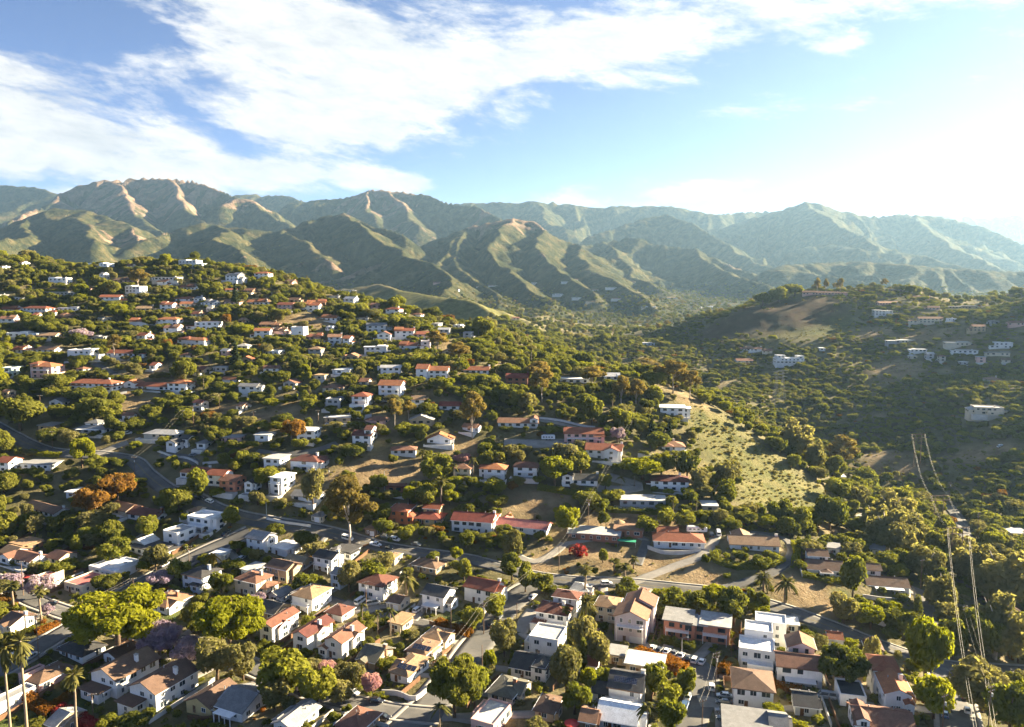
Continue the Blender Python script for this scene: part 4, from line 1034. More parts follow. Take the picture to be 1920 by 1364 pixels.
# the far terraces: xl, xr, yb, storeys, roof, wall
TERR = [
    ('left hillside crest', [(0, 17, 505, 1, 'slab', 'ltgrey', 'white'), (38, 55, 498, 1, 'gx', 'tan', 'white'), (122, 145, 495, 1, 'slab', 'grey', 'grey'), (158, 192, 494, 1, 'para', 'white', 'white'), (186, 215, 505, 2, 'para', 'white', 'white'), (238, 257, 503, 1, 'gx', 'brown', 'cream'), (335, 380, 499, 2, 'para', 'white', 'white')]),
    ('second left terrace', [(91, 136, 534, 2, 'para', 'white', 'white'), (189, 204, 524, 2, 'gx', 'grey', 'white'), (213, 252, 532, 1, 'gx', 'brown', 'pink'), (289, 343, 525, 1, 'slab', 'ltgrey', 'white'), (423, 458, 526, 2, 'gx', 'grey', 'white'), (477, 512, 522, 2, 'hip', 'tile', 'white'), (517, 557, 536, 1, 'gx', 'clay', 'pink')]),
    ('third left terrace', [(-4, 14, 560, 1, 'slab', 'grey', 'grey'), (77, 142, 556, 1, 'slab', 'ltgrey', 'grey'), (235, 277, 556, 3, 'para', 'white', 'white'), (295, 325, 540, 2, 'gx', 'tile', 'white'), (337, 370, 545, 1, 'gx', 'dkred', 'white'), (458, 483, 551, 1, 'gx', 'clay', 'brown'), (617, 639, 561, 1, 'slab', 'dark', 'grey'), (640, 664, 547, 1, 'slab', 'ltgrey', 'white')]),
    ('fourth left terrace', [(29, 50, 565, 1, 'slab', 'white', 'white'), (187, 233, 569, 2, 'gx', 'tile', 'white'), (330, 364, 566, 1, 'hip', 'tile', 'white'), (366, 383, 566, 1, 'gx', 'grey', 'white'), (382, 413, 574, 1, 'gx', 'grey', 'white'), (420, 449, 573, 1, 'gx', 'clay', 'pink'), (463, 504, 574, 1, 'gx', 'tile', 'white'), (542, 567, 569, 1, 'gx', 'brown', 'tan'), (576, 612, 573, 1, 'gx', 'tile', 'brown'), (645, 673, 572, 2, 'gx', 'ltgrey', 'white'), (695, 713, 584, 2, 'gx', 'clay', 'pink')]),
    ('fifth left terrace', [(0, 43, 587, 1, 'gx', 'tile', 'white'), (43, 104, 591, 2, 'hip', 'tile', 'white'), (110, 158, 585, 1, 'slab', 'ltgrey', 'white'), (255, 291, 585, 1, 'gx', 'tan', 'cream'), (300, 334, 584, 2, 'gx', 'tile', 'white'), (337, 366, 577, 1, 'gx', 'tile', 'cream'), (387, 404, 586, 1, 'gx', 'grey', 'cream'), (520, 556, 584, 2, 'gx', 'tile', 'pink'), (567, 604, 585, 2, 'gx', 'tile', 'white'), (723, 756, 592, 2, 'hip', 'tile', 'white')]),
    ('sixth left terrace', [(0, 37, 611, 2, 'gx', 'clay', 'white'), (62, 81, 598, 1, 'gx', 'tile', 'cream'), (108, 146, 601, 1, 'gx', 'clay', 'brown'), (162, 209, 606, 1, 'slab', 'ltgrey', 'cream'), (243, 284, 616, 2, 'gx', 'tile', 'white'), (293, 344, 612, 2, 'hip', 'tile', 'white'), (358, 384, 596, 1, 'gx', 'tile', 'cream'), (365, 418, 619, 2, 'para', 'tile', 'white'), (447, 468, 608, 1, 'gx', 'tan', 'tan'), (487, 521, 616, 1, 'gx', 'clay', 'brown'), (602, 641, 604, 1, 'gx', 'tile', 'white'), (613, 631, 621, 1, 'para', 'white', 'white'), (673, 693, 603, 1, 'slab', 'dark', 'grey'), (812, 829, 614, 1, 'slab', 'ltgrey', 'white'), (850, 869, 617, 1, 'para', 'white', 'white')]),
    ('seventh left terrace', [(12, 64, 634, 1, 'para', 'clay', 'white'), (72, 116, 637, 1, 'gx', 'tan', 'cream'), (177, 204, 640, 1, 'slab', 'grey', 'grey'), (256, 289, 643, 2, 'gx', 'tile', 'white'), (307, 344, 629, 2, 'gx', 'clay', 'white'), (477, 511, 634, 2, 'gx', 'tile', 'white'), (512, 544, 629, 1, 'gx', 'brown', 'pink'), (546, 578, 635, 3, 'para', 'clay', 'white'), (579, 608, 639, 1, 'gx', 'tile', 'pink'), (615, 642, 646, 2, 'gx', 'clay', 'white'), (643, 664, 649, 2, 'gx', 'tile', 'white'), (687, 727, 624, 2, 'gx', 'grey', 'white'), (740, 778, 634, 2, 'gx', 'tile', 'white'), (782, 804, 634, 1, 'gx', 'tile', 'pink'), (868, 888, 638, 2, 'para', 'ltgrey', 'grey')]),
    ('lowest left terrace', [(23, 62, 664, 1, 'gx', 'tile', 'white'), (68, 120, 664, 1, 'gx', 'clay', 'white'), (127, 187, 674, 2, 'para', 'white', 'white'), (200, 268, 671, 1, 'gx', 'tile', 'white'), (333, 399, 653, 2, 'hip', 'tile', 'white'), (502, 537, 668, 1, 'para', 'white', 'white'), (683, 728, 666, 2, 'slab', 'white', 'white'), (707, 736, 641, 2, 'gy', 'dkred', 'white'), (748, 787, 656, 1, 'gx', 'tile', 'white'), (789, 808, 656, 2, 'para', 'white', 'lilac')]),
    ('right hill summit', [(1493, 1582, 554, 1, 'gx', 'clay', 'pink'), (1641, 1703, 574, 1, 'gx', 'clay', 'pink'), (1663, 1711, 549, 1, 'slab', 'grey', 'tan'), (1707, 1744, 567, 2, 'gx', 'clay', 'pink')]),
    ('upper right hill', [(1635, 1674, 592, 2, 'slab', 'ltgrey', 'white'), (1718, 1768, 606, 2, 'gx', 'clay', 'cream'), (1738, 1762, 582, 1, 'gx', 'clay', 'pink'), (1765, 1834, 583, 2, 'slab', 'grey', 'tan'), (1773, 1793, 608, 2, 'para', 'ltgrey', 'white'), (1818, 1848, 622, 2, 'gx', 'clay', 'tan'), (1853, 1888, 610, 1, 'slab', 'grey', 'grey'), (1890, 1922, 611, 1, 'gx', 'clay', 'pink')]),
    ('lower right hill', [(1680, 1757, 646, 1, 'slab', 'ltgrey', 'grey'), (1708, 1738, 661, 1, 'slab', 'white', 'white'), (1768, 1818, 648, 1, 'slab', 'ltgrey', 'cream'), (1790, 1834, 664, 1, 'slab', 'ltgrey', 'white'), (1860, 1899, 655, 2, 'para', 'ltgrey', 'white'), (1853, 1894, 669, 1, 'slab', 'grey', 'cream')]),
    ('foothill road', [(1000, 1014, 530, 1, 'gx', 'ltgrey', 'white'), (1052, 1066, 528, 1, 'slab', 'white', 'white'), (1068, 1084, 521, 1, 'gx', 'tan', 'cream'), (893, 906, 541, 1, 'gx', 'tan', 'white'), (915, 930, 539, 1, 'gx', 'clay', 'white'), (812, 826, 532, 1, 'gx', 'clay', 'pink'), (848, 862, 547, 1, 'gx', 'tan', 'white'), (960, 974, 603, 2, 'gx', 'clay', 'cream'), (1110, 1122, 545, 1, 'gx', 'clay', 'white'), (1140, 1156, 540, 1, 'slab', 'ltgrey', 'white'), (1180, 1192, 528, 1, 'gx', 'tan', 'cream')]),
    ('valley floor', [(1040, 1056, 553, 1, 'gx', 'ltgrey', 'white'), (1072, 1090, 560, 1, 'slab', 'white', 'white'), (1098, 1112, 568, 1, 'gx', 'tan', 'cream'), (1150, 1166, 562, 1, 'gx', 'clay', 'white'), (1210, 1230, 580, 1, 'gx', 'ltgrey', 'cream'), (1250, 1266, 560, 1, 'gx', 'tan', 'white'), (1075, 1092, 605, 1, 'gx', 'ltgrey', 'white'), (1182, 1198, 613, 1, 'slab', 'white', 'white'), (1230, 1244, 600, 1, 'gx', 'clay', 'cream'), (1300, 1316, 578, 1, 'slab', 'ltgrey', 'white'), (1340, 1354, 560, 1, 'gx', 'tan', 'cream'), (1205, 1222, 648, 1, 'slab', 'ltgrey', 'paleblue'), (1330, 1345, 577, 1, 'gx', 'ltgrey', 'white')]),
    ('shaded canyon side', [(1397, 1428, 659, 1, 'gx', 'clay', 'white'), (1432, 1448, 663, 1, 'gx', 'clay', 'cream'), (1534, 1545, 659, 1, 'slab', 'white', 'white')]),
]
ORD = ['first', 'second', 'third', 'fourth', 'fifth', 'sixth', 'seventh', 'eighth', 'ninth', 'tenth', 'eleventh', 'twelfth', 'thirteenth', 'fourteenth', 'fifteenth']
RNAME = dict(slab='flat {} roof', para='flat {} roof', gx='{} gable roof', gy='{} gable roof', hip='{} hip roof')
CNAME = dict(tile='red tile', red='red tile', dkred='maroon', brown='brown', tan='tan', grey='grey', dark='dark', ltgrey='pale grey', white='white', olive='olive', rose='rose', clay='russet tile')
WNAME = dict(paleblue='pale blue', brick='brick red', lilac='lilac')
hid = 0
for row in TOWN: house(row, hid, 'houses of the town streets'); hid += 1
for row in SLOPE: house(row, hid, 'villas on the slopes above town'); hid += 1
for tname, rows in TERR:
    rows = sorted(rows, key=lambda r: r[0] + r[1])
    for k, (xl, xr, yb, st, kind, rc, wc) in enumerate(rows):
        ref = f'{ORD[k]} house along the {tname}'
        lab = f'{WNAME.get(wc, wc)} house with {RNAME[kind].format(CNAME[rc])}, {ORD[k]} from left along the {tname}'
        house((xl, xr, yb, 9, st, rnd.uniform(-22, 8), kind, rc, wc, 'c' if k % 3 == 0 else '', ref, lab, ([(rnd.choice((-.3, .3)), .1, .4, .9, st * 2.65 + 1.0, kind, 0)] if k % 2 == 0 and xr - xl > 26 else []) + [(rnd.choice((-.62, .62)), -.1, rnd.uniform(.3, .5), .7, 2.4, rnd.choice(('slab', kind)), 0)]), hid, 'houses of the ' + tname)
        hid += 1

# ------------------------------------------------------------------ roads, pavements, drives
m, n, bs = material('asphalt')
P_ = pos(n)
c = n.ramp(n.noise(P_, .12, 6, .65), [(.3, (.085, .083, .080)), (.5, (.125, .119, .110)), (.7, (.175, .162, .145))])
c = n.mix(n.step(n.noise(P_, .5, 3, .6, 1.5), .62, .66, 0, .5), c, (.075, .073, .072))
n.put(bs.inputs['Base Color'], c); n.put(bs.inputs['Roughness'], .9); n.put(bs.inputs['Specular IOR Level'], .2)
MATS['asphalt'] = m
paint('pavement', (.31, .285, .25), .95, .14, .25, .15, False)
paint('drive', (.29, .265, .23), .95, .16, .2, .15, False)
paint('marking_yellow', (.30, .22, .06), .8, .2, 1.0, .2, False)
paint('marking_white', (.70, .70, .68), .8, .2, 1.0, .2, False)
ROADPTS = []     # world points with half width kept free of trees


def path(pts, step=3.0):
    P = np.array([spot(*p)[:2] for p in pts])
    # Catmull-Rom through the surveyed points, then even spacing
    Q = np.vstack([2 * P[0] - P[1], P, 2 * P[-1] - P[-2]])
    out = []
    for i in range(1, len(Q) - 2):
        t = np.linspace(0, 1, 14, endpoint=False)[:, None]
        a, b, c_, d_ = Q[i - 1], Q[i], Q[i + 1], Q[i + 2]
        out.append(.5 * (2 * b + (c_ - a) * t + (2 * a - 5 * b + 4 * c_ - d_) * t**2 + (3 * b - a - 3 * c_ + d_) * t**3))
    out.append(P[-1:])
    P = np.vstack(out)
    L = np.concatenate([[0], np.cumsum(np.hypot(*(P[1:] - P[:-1]).T))])
    s = np.arange(0, L[-1], step)
    return np.stack([np.interp(s, L, P[:, 0]), np.interp(s, L, P[:, 1])], -1)


def strip(C, o0, o1, lift, name, mat, nx=4, edge=0.0, **props):
    """sheet along centre line C between side offsets o0..o1, laid on the terrain"""
    T = np.gradient(C, axis=0)
    T /= np.linalg.norm(T, axis=1, keepdims=True) + 1e-9
    N = np.stack([T[:, 1], -T[:, 0]], -1)
    off = np.linspace(o0, o1, nx + 1)
    XY = C[:, None, :] + N[:, None, :] * off[None, :, None]
    Z = ground_z(XY[..., 0], XY[..., 1]) + lift
    V = np.concatenate([XY, Z[..., None]], -1)
    if edge:
        lo, hi = V[:, :1].copy(), V[:, -1:].copy()
        lo[..., 2] -= edge; hi[..., 2] -= edge
        V = np.concatenate([lo, V, hi], 1)
    nr_, nc_ = V.shape[:2]
    me_ = new_mesh(name, V.reshape(-1, 3), grid_faces(nr_, nc_))
    return link(name, me_, mat, **props)


LIFT = [0.16]
RECTS = []        # picture points of visible roads


def road(pts, w, name='road', mat='asphalt', walks=(0, 0), yellow=False, keep=True, label='asphalt street'):
    C = path(pts)
    LIFT[0] += .004
    o = strip(C, -w / 2, w / 2, LIFT[0], name, MATS[mat], 5, .5, kind='structure', label=label)
    for s, on in zip((-1, 1), walks):
        if on:
            q = strip(C, s * w / 2 if s > 0 else -w / 2 - on, s * w / 2 + on if s > 0 else -w / 2, LIFT[0] + .13, 'pavement', MATS['pavement'], 2, .6)
            q.parent = o
    if yellow:
        for s in (-.16, .16):
            q = strip(C, s - .045, s + .045, LIFT[0] + .012, 'lane_marking', MATS['marking_yellow'], 1); q.parent = o
    for p in C: ROADPTS.append((p[0], p[1], w / 2 + (walks[0] or walks[1]) + .3))
    if keep:
        z = ground_z(C[:, 0], C[:, 1])
        px, py = project(np.stack([C[:, 0], C[:, 1], z], -1))
        for a, b_, c_ in zip(px, py, C): RECTS.append((a - 7, a + 7, b_ - 3, b_ + 1, np.hypot(*c_)))
    return C


rA = road([(-120, 1320), (0, 1258), (70, 1215), (150, 1168), (230, 1115), (300, 1076), (370, 1042), (440, 1012), (470, 998)], 8.0, walks=(1.3, 1.3), label='tree lined street running up from the left edge')
rB = road([(-60, 780), (0, 806), (45, 830), (85, 846), (140, 853), (192, 856), (248, 866), (276, 892), (315, 921), (368, 938), (412, 960), (480, 977), (547, 988), (613, 999), (667, 1013), (740, 1031), (853, 1046), (925, 1062), (1000, 1082), (1080, 1092), (1187, 1096), (1280, 1106), (1380, 1120), (1460, 1143), (1500, 1157), (1560, 1177), (1640, 1207), (1700, 1228), (1765, 1247), (1850, 1258), (1990, 1262)], 7.0, walks=(.9, 0), yellow=True, label='main road winding down the slope past the houses')
rC = road([(1030, 1090), (990, 1108), (955, 1135), (925, 1170), (895, 1212), (860, 1262), (812, 1322), (740, 1390)], 11, walks=(0, 1.6), label='wide worn street dropping towards the bottom edge')
rD = road([(600, 1120), (640, 1133), (693, 1149), (760, 1163), (820, 1176), (880, 1190)], 5, label='narrow alley behind the garages')
rK = road([(-60, 1075), (0, 1095), (67, 1130), (120, 1150), (190, 1172), (260, 1190), (345, 1205), (430, 1235), (520, 1275), (600, 1305), (670, 1322), (745, 1338), (830, 1345)], 7.0, walks=(1.2, 1.2), keep=True, label='cross street under the garden trees')
rE = road([(1240, 1232), (1275, 1240), (1310, 1250), (1322, 1270), (1314, 1307), (1300, 1345), (1280, 1400)], 8.5, label='lane leading out of the car park')
rF = road([(1752, 1250), (1775, 1275), (1788, 1310), (1796, 1345), (1802, 1400)], 9, walks=(1.2, 1.4), label='side street leaving the bottom right corner')
rG = road([(1768, 1240), (1755, 1215), (1744, 1170), (1735, 1135), (1726, 1106)], 7, label='short asphalt spur climbing at right')
rH = road([(1180, 1096), (1215, 1082), (1262, 1064), (1310, 1045), (1335, 1022), (1342, 1005)], 4.5, 'driveway', 'drive', label='pale concrete driveway up the dry slope')
rI = road([(1345, 1108), (1400, 1092), (1445, 1076), (1475, 1055), (1486, 1033), (1474, 1013), (1440, 1003), (1400, 1000)], 4.2, 'driveway', 'asphalt', label='driveway looping round the tan roofed ranch')
rJ = road([(1778, 948), (1795, 970), (1806, 990), (1812, 1015), (1806, 1040)], 7, label='canyon road emerging from the trees')
road([(173, 856), (200, 845), (225, 835), (244, 828)], 5, 'driveway', 'drive', label='short pale road climbing beside the bend')
road([(370, 870), (345, 858), (318, 855), (300, 850)], 4.5, 'driveway', 'asphalt', label='curved drive below the white garage house')
road([(175, 682), (192, 690), (210, 700), (226, 708)], 4.5, 'driveway', 'asphalt', label='hillside lane above the white villas')
road([(480, 848), (530, 855), (590, 846), (640, 830)], 5, 'driveway', 'asphalt', label='lane below the modern houses')
road([(1120, 915), (1160, 920), (1200, 912), (1140, 895)], 6, 'driveway', 'drive', label='forecourt between the hillside houses')
road([(945, 832), (1000, 833), (1060, 832)], 8, 'driveway', 'pavement', label='pale parking terrace beside the pink villa')
road([(1010, 788), (1050, 795), (1090, 805), (1120, 808)], 3.5, 'driveway', 'pavement', label='pale driveway across the slope')
road([(960, 1040), (1000, 1055), (1035, 1040), (1060, 1020)], 4, 'driveway', 'drive', label='gravel drive below the crescent house')
road([(1195, 1060), (1205, 1035), (1215, 1010)], 4, 'driveway', 'asphalt', label='drive beside the metal roofed shed')
road([(772, 1165), (785, 1148), (800, 1125), (812, 1105)], 4.5, 'driveway', 'drive', label='driveway beside the charcoal gabled house')
road([(1560, 960), (1600, 970), (1630, 965)], 4, 'driveway', 'drive', keep=False, label='dirt track below the grassy spur')
road([(1000, 1145), (985, 1165), (975, 1190)], 5, 'driveway', 'pavement', label='pale forecourt of the tower house')
road([(1690, 1330), (1722, 1330), (1750, 1345)], 5, 'driveway', 'pavement', label='pale drive of the red tiled villa')
road([(640, 1135), (668, 1142), (700, 1140), (715, 1133)], 8, 'driveway', 'pavement', label='concrete forecourt with the van and boat')
road([(1310, 1318), (1350, 1322), (1362, 1345), (1362, 1390)], 6, 'driveway', 'drive', label='parking strip beside the lane')
RNOW = np.array(ROADPTS)
# small houses and outbuildings tucked between the larger ones
ir = random.Random(77)
USED = set(q[2] for q in REFS)


def infill(count, xr_, yr_, wm, tries, base, group):
    done = 0
    for t_ in range(tries):
        if done >= count: break
        px, py = ir.uniform(*xr_), ir.uniform(*yr_)
        p = spot(px, py)
        dist = math.hypot(p[0], p[1])
        if dist > 900 or (px < 700 and dist > 830) or p[2] > 138: continue
        wp = ir.uniform(*wm) * FPX / dist
        hp = 6.0 * FPX / dist
        if any(px - wp / 2 - 3 < b2 and px + wp / 2 + 3 > b1 and py - hp < b4 + 3 and py + 5 > b3 - 4 for b1, b2, b3, b4, _d in HRECT): continue
        if (np.hypot(RNOW[:, 0] - p[0], RNOW[:, 1] - p[1]) - RNOW[:, 2]).min() < 7: continue
        if min(math.hypot(q[0] - p[0], q[1] - p[1]) - q[2] for q in HOUSES) < 6: continue
        if float(gauss_px(BARE + GRASSY[:12] + LAWN, p[:1], p[1:2])[0]) > .3: continue
        kind = ir.choice(('gx', 'gx', 'hip', 'slab', 'gy')); rc = ir.choice(('tile', 'clay', 'clay', 'brown', 'grey', 'ltgrey', 'tan', 'dkred') if kind != 'slab' else ('ltgrey', 'grey', 'white')); wc = ir.choice(('white', 'cream', 'white', 'tan', 'pink', 'grey'))
        j = int(np.argmin([math.hypot(q[0] - p[0], q[1] - p[1]) for q in REFS]))
        q = REFS[j]
        rel = ('right of' if p[0] > q[0] else 'left of') if abs(p[0] - q[0]) > abs(dist - math.hypot(q[0], q[1])) else ('behind' if dist > math.hypot(q[0], q[1]) else 'in front of')
        lab = f'small {wc} {base} with {CNAME[rc]} roof {rel} the {q[2]}'
        if len(lab.split()) > 16: lab = f'small {wc} {base} {rel} the {q[2]}'
        if lab in USED or len(lab.split()) > 16: continue
        USED.add(lab)
        n0 = len(REFS)
        house((px - wp / 2, px + wp / 2, py, ir.uniform(5.5, 8.5), 1 if base != 'house' else ir.choice((1, 1, 2)), G + ir.uniform(-6, 12) if base == 'outbuilding' else ir.uniform(-22, 5), kind, rc, wc, '', lab, lab, None), 900 + t_, group)
        del REFS[n0:]
        done += 1
    print('INFILL', base, done)


infill(34, (10, 900), (545, 860), (9, 15), 900, 'house', 'small houses between the hillside villas')
infill(22, (10, 1700), (1035, 1350), (5, 8), 900, 'outbuilding', 'garden outbuildings of the town')
infill(10, (1640, 1900), (575, 690), (10, 16), 400, 'house', 'small houses of the right hill')
for i, (hx, hy, r_, w_, d_, th_, z_) in enumerate(list(HOUSES)[:len(REFS)]):
    if math.hypot(hx, hy) > 330: continue
    q = RNOW[int(np.argmin(np.hypot(RNOW[:, 0] - hx, RNOW[:, 1] - hy) - RNOW[:, 2]))]
    L_ = math.hypot(q[0] - hx, q[1] - hy)
    if L_ < 5 or L_ > 34: continue
    off = rnd.uniform(-.3, .3) * w_
    A_ = np.array([hx + off * math.cos(th_), hy + off * math.sin(th_)]); B_ = np.array([q[0], q[1]])
    t = np.linspace(0, 1, max(3, int(L_ / 2)))[:, None]
    LIFT[0] += .002
    strip(A_ + (B_ - A_) * t, -1.4 - (i % 3) * .5, 1.4, .10 + (i % 40) * .002, 'driveway', MATS['drive' if i % 3 else 'pavement'], 3, .4, kind='structure', label='short drive of the ' + REFS[i][2])
    if i % 2: ROADPTS += [(*p_, 1.6) for p_ in (A_ + (B_ - A_) * t)]
# crossing bars at the left junction
jp = spot(158, 1160)
for k, q in enumerate(((150, 1150), (172, 1166))):
    p = spot(*q)
    C = np.array([[p[0] - 4, p[1] + (3 - 6 * k)], [p[0], p[1]], [p[0] + 4, p[1] - (3 - 6 * k) * .3]])
    strip(C, -.2, .2, .42, 'crossing_line', MATS['marking_white'], 1, kind='structure', label='white stop line at the left junction')

# ------------------------------------------------------------------ foliage materials and plant prototypes
def leafmat(name, lo, hi, trans=.54):
    m = bpy.data.materials.new(name)
    m.use_nodes = True
    n = NT(m.node_tree); n.n.clear()
    rn = n.new('ShaderNodeObjectInfo').outputs['Random']
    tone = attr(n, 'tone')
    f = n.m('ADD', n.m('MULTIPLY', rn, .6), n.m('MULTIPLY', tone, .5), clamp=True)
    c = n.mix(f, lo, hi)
    d1 = n.new('ShaderNodeBsdfDiffuse'); t1 = n.new('ShaderNodeBsdfTranslucent'); mx = n.new('ShaderNodeMixShader')
    n.put(d1.inputs[0], c)
    n.put(t1.inputs[0], n.mix(.5, c, n.mix(1.0, c, (1.42, 1.50, .42), 'MULTIPLY')))
    n.put(mx.inputs[0], trans)
    n.l.new(d1.outputs[0], mx.inputs[1]); n.l.new(t1.outputs[0], mx.inputs[2])
    o = n.new('ShaderNodeOutputMaterial'); n.l.new(mx.outputs[0], o.inputs[0])
    return m


LEAF = dict(
    oak=leafmat('leaf_oak', (.078, .092, .020), (.220, .208, .038)), green=leafmat('leaf_green', (.110, .124, .022), (.260, .248, .040)),
    bright=leafmat('leaf_bright', (.17, .18, .015), (.27, .26, .024)), olive=leafmat('leaf_olive', (.14, .132, .050), (.27, .235, .095)),
    gum=leafmat('leaf_gum', (.14, .112, .036), (.30, .215, .066)), rust=leafmat('leaf_rust', (.15, .075, .020), (.28, .15, .035)),
    lilac=leafmat('leaf_lilac', (.26, .19, .30), (.46, .36, .45)), pink=leafmat('leaf_pink', (.38, .20, .25), (.50, .30, .32)),
    red=leafmat('leaf_red', (.20, .02, .02), (.30, .05, .045), .3), magenta=leafmat('leaf_magenta', (.35, .03, .16), (.45, .06, .22)),
    orange=leafmat('leaf_orange', (.15, .085, .016), (.32, .12, .024)), palm=leafmat('leaf_palm', (.055, .065, .018), (.15, .13, .04), .25),
    gold=leafmat('leaf_gold', (.26, .17, .02), (.36, .24, .03)), scrub=leafmat('leaf_scrub', (.15, .138, .045), (.32, .262, .10), .35), pine=leafmat('leaf_pine', (.016, .026, .012), (.045, .055, .020), .15))
paint('bark_brown', (.13, .09, .06), .95, .25, 2.0, .1)
paint('bark_pale', (.50, .42, .33), .9, .22, 1.2, .15)
paint('bark_palm', (.26, .20, .14), .95, .2, 2.0, .1)


def cards(cent, nrm, size, rg, asp=1.5):
    """leaf-clump cards: centres (N,3), normals, sizes -> verts, quads"""
    N = len(cent)
    nrm = nrm / (np.linalg.norm(nrm, axis=1, keepdims=True) + 1e-9)
    a = np.cross(nrm, rg.normal(size=(N, 3))); a /= np.linalg.norm(a, axis=1, keepdims=True) + 1e-9
    b = np.cross(nrm, a)
    s = np.asarray(size).reshape(-1, 1) * np.ones((N, 1))
    p = [cent - a * s * .5 * asp, cent - b * s * .42 + a * s * .1, cent + a * s * .5 * asp, cent + b * s * .42 - a * s * .1]
    V = np.stack(p, 1).reshape(-1, 3)
    return V, np.arange(4 * N).reshape(-1, 4)


def crown_cloud(lobes, per, size, seed, shell=.72, up=.35):
    """leaf clumps through ellipsoid lobes; returns verts, faces, tone per face"""
    rg = np.random.default_rng(seed)
    Vs, Fs, Ts, k = [], [], [], 0
    for (x, y, z, rx, ry, rz) in lobes:
        N = max(8, int(per * (rx * ry * rz) ** (2 / 3)))
        dirs = rg.normal(size=(N, 3)); dirs /= np.linalg.norm(dirs, axis=1, keepdims=True)
        rad = shell + (1.06 - shell) * rg.random((N, 1)) ** .6
        # small scale lumpiness of the outline
        q = rg.normal(size=(5, 3)); q /= np.linalg.norm(q, axis=1, keepdims=True)
        rad = rad * (1 + .13 * np.cos(3.1 * (dirs @ q.T)).mean(1, keepdims=True) * 2)
        c = np.array([x, y, z]) + dirs * rad * np.array([rx, ry, rz])
        nn = dirs * .9 + rg.normal(size=(N, 3)) * .55 + np.array([0, 0, up])
        V, F = cards(c, nn, size * rg.uniform(.6, 1.35, N), rg)
        Vs.append(V); Fs.append(F + k); k += len(V)
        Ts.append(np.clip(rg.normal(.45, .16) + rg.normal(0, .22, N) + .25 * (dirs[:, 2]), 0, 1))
    return np.vstack(Vs), np.vstack(Fs), np.concatenate(Ts)


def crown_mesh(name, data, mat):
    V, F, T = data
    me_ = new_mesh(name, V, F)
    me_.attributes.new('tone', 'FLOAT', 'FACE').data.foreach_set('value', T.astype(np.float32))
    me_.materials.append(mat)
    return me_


def round_lobes(rg, w, h, z0, nl, flat=1.0, spread=.62, lobe=.40):
    out = []
    for i in range(nl):
        a = rg.uniform(0, 2 * math.pi); r = (w / 2) * spread * math.sqrt(rg.random())
        zz = z0 + h * (.22 + .56 * rg.random()) * 1.0
        k = 1 - .45 * (r / (w / 2)) ** 2
        rr = w * lobe * rg.uniform(.65, 1.0)
        z_ = z0 + h * .5 + (zz - z0 - h * .5) * k
        out.append((r * math.cos(a), r * math.sin(a), z_, rr * .62, rr * .62, rr * .5 * flat * h / w * 1.3))
    return out


def trunk_mesh(h, r, limbs, rg, lean=0.0, spread=1.6, split=.45):
    b = MB()
    top = (lean * h, lean * .4 * h, h * split)
    b.tube([(0, 0, -1.0), (lean * .3 * h, 0, h * split * .5), top], [r * 1.25, r, r * .8], 7)
    for i in range(limbs):
        a = 2 * math.pi * i / limbs + rg.uniform(-.4, .4)
        e = (top[0] + spread * math.cos(a) * h * .16, top[1] + spread * math.sin(a) * h * .16, h * rg.uniform(.72, .9))
        mid = tuple((p + q) / 2 + rg.uniform(-.2, .2) for p, q in zip(top, e))
        b.tube([top, mid, e], [r * .62, r * .42, r * .15], 5)
    return b


PROTO = {}       # name -> dict(crown, trunk, h, w)


def proto(name, h, w, crown, trunk, leaf, bark='bark_brown'):
    c = crown_mesh(name + '_crown', crown, LEAF[leaf])
    t = None
    if trunk is not None:
        t = trunk.mesh(name + '_trunk', True); t.materials.append(MATS[bark])
    PROTO[name] = dict(crown=c, trunk=t, h=h, w=w)


for i in range(4):
    rg = random.Random(100 + i)
    L = round_lobes(rg, 8, 5.6, 1.5, 15)
    proto(f'oak{i}', 7, 8, crown_cloud(L, 105, .62, 200 + i), trunk_mesh(7, .28, 4, rg), 'oak')
    proto(f'green{i}', 7, 7.4, crown_cloud(round_lobes(rg, 7.4, 6, 1.2, 13), 105, .58, 220 + i), trunk_mesh(7, .24, 4, rg), 'green')
for i in range(3):
    rg = random.Random(140 + i)
    proto(f'olive{i}', 7.5, 7, crown_cloud(round_lobes(rg, 7, 6.6, 1.2, 14), 95, .55, 240 + i), trunk_mesh(7.5, .24, 4, rg), 'olive')
    # tall gum: clumps carried by bare pale limbs
    L, b = [], MB()
    split = 16 * rg.uniform(.26, .36)
    b.tube([(0, 0, -1.0), (.15, .1, split * .5), (.1, .2, split)], [.25, .20, .16], 7)
    for k in range(14):
        a = 2.4 * k + rg.uniform(-.4, .4); zz = rg.uniform(.46, .93); r = 3.9 * math.sin(math.pi * min(.97, (zz - .28) / .74)) * rg.uniform(.35, 1)
        s = rg.uniform(1.15, 1.9)
        L.append((r * math.cos(a), r * math.sin(a), 16 * zz, s, s, s * .85))
        if k % 2 == 0:
            e = (r * math.cos(a) * .8, r * math.sin(a) * .8, 16 * zz - .3)
            b.tube([(.1, .2, split), (e[0] * .45, e[1] * .45, split + (e[2] - split) * .6), e], [.11, .08, .04], 5)
    proto(f'gum{i}', 16.5, 10, crown_cloud(L, 125, .55, 260 + i, .45), b, 'gum', 'bark_pale')
rg = random.Random(170)
proto('pale0', 9, 9, crown_cloud(round_lobes(rg, 9, 7.5, 1.5, 18), 90, .62, 281), trunk_mesh(9, .3, 4, rg), 'olive', 'bark_pale')
for k, nm in enumerate(('bright', 'rust', 'lilac', 'pink')):
    rg = random.Random(180 + k)
    proto(nm + '0', 8, 9.5, crown_cloud(round_lobes(rg, 9.5, 6.2, 1.9, 24, .85, .74, .34), 110 if nm != 'lilac' else 85, .55, 290 + k), trunk_mesh(8, .32, 5, rg), nm)
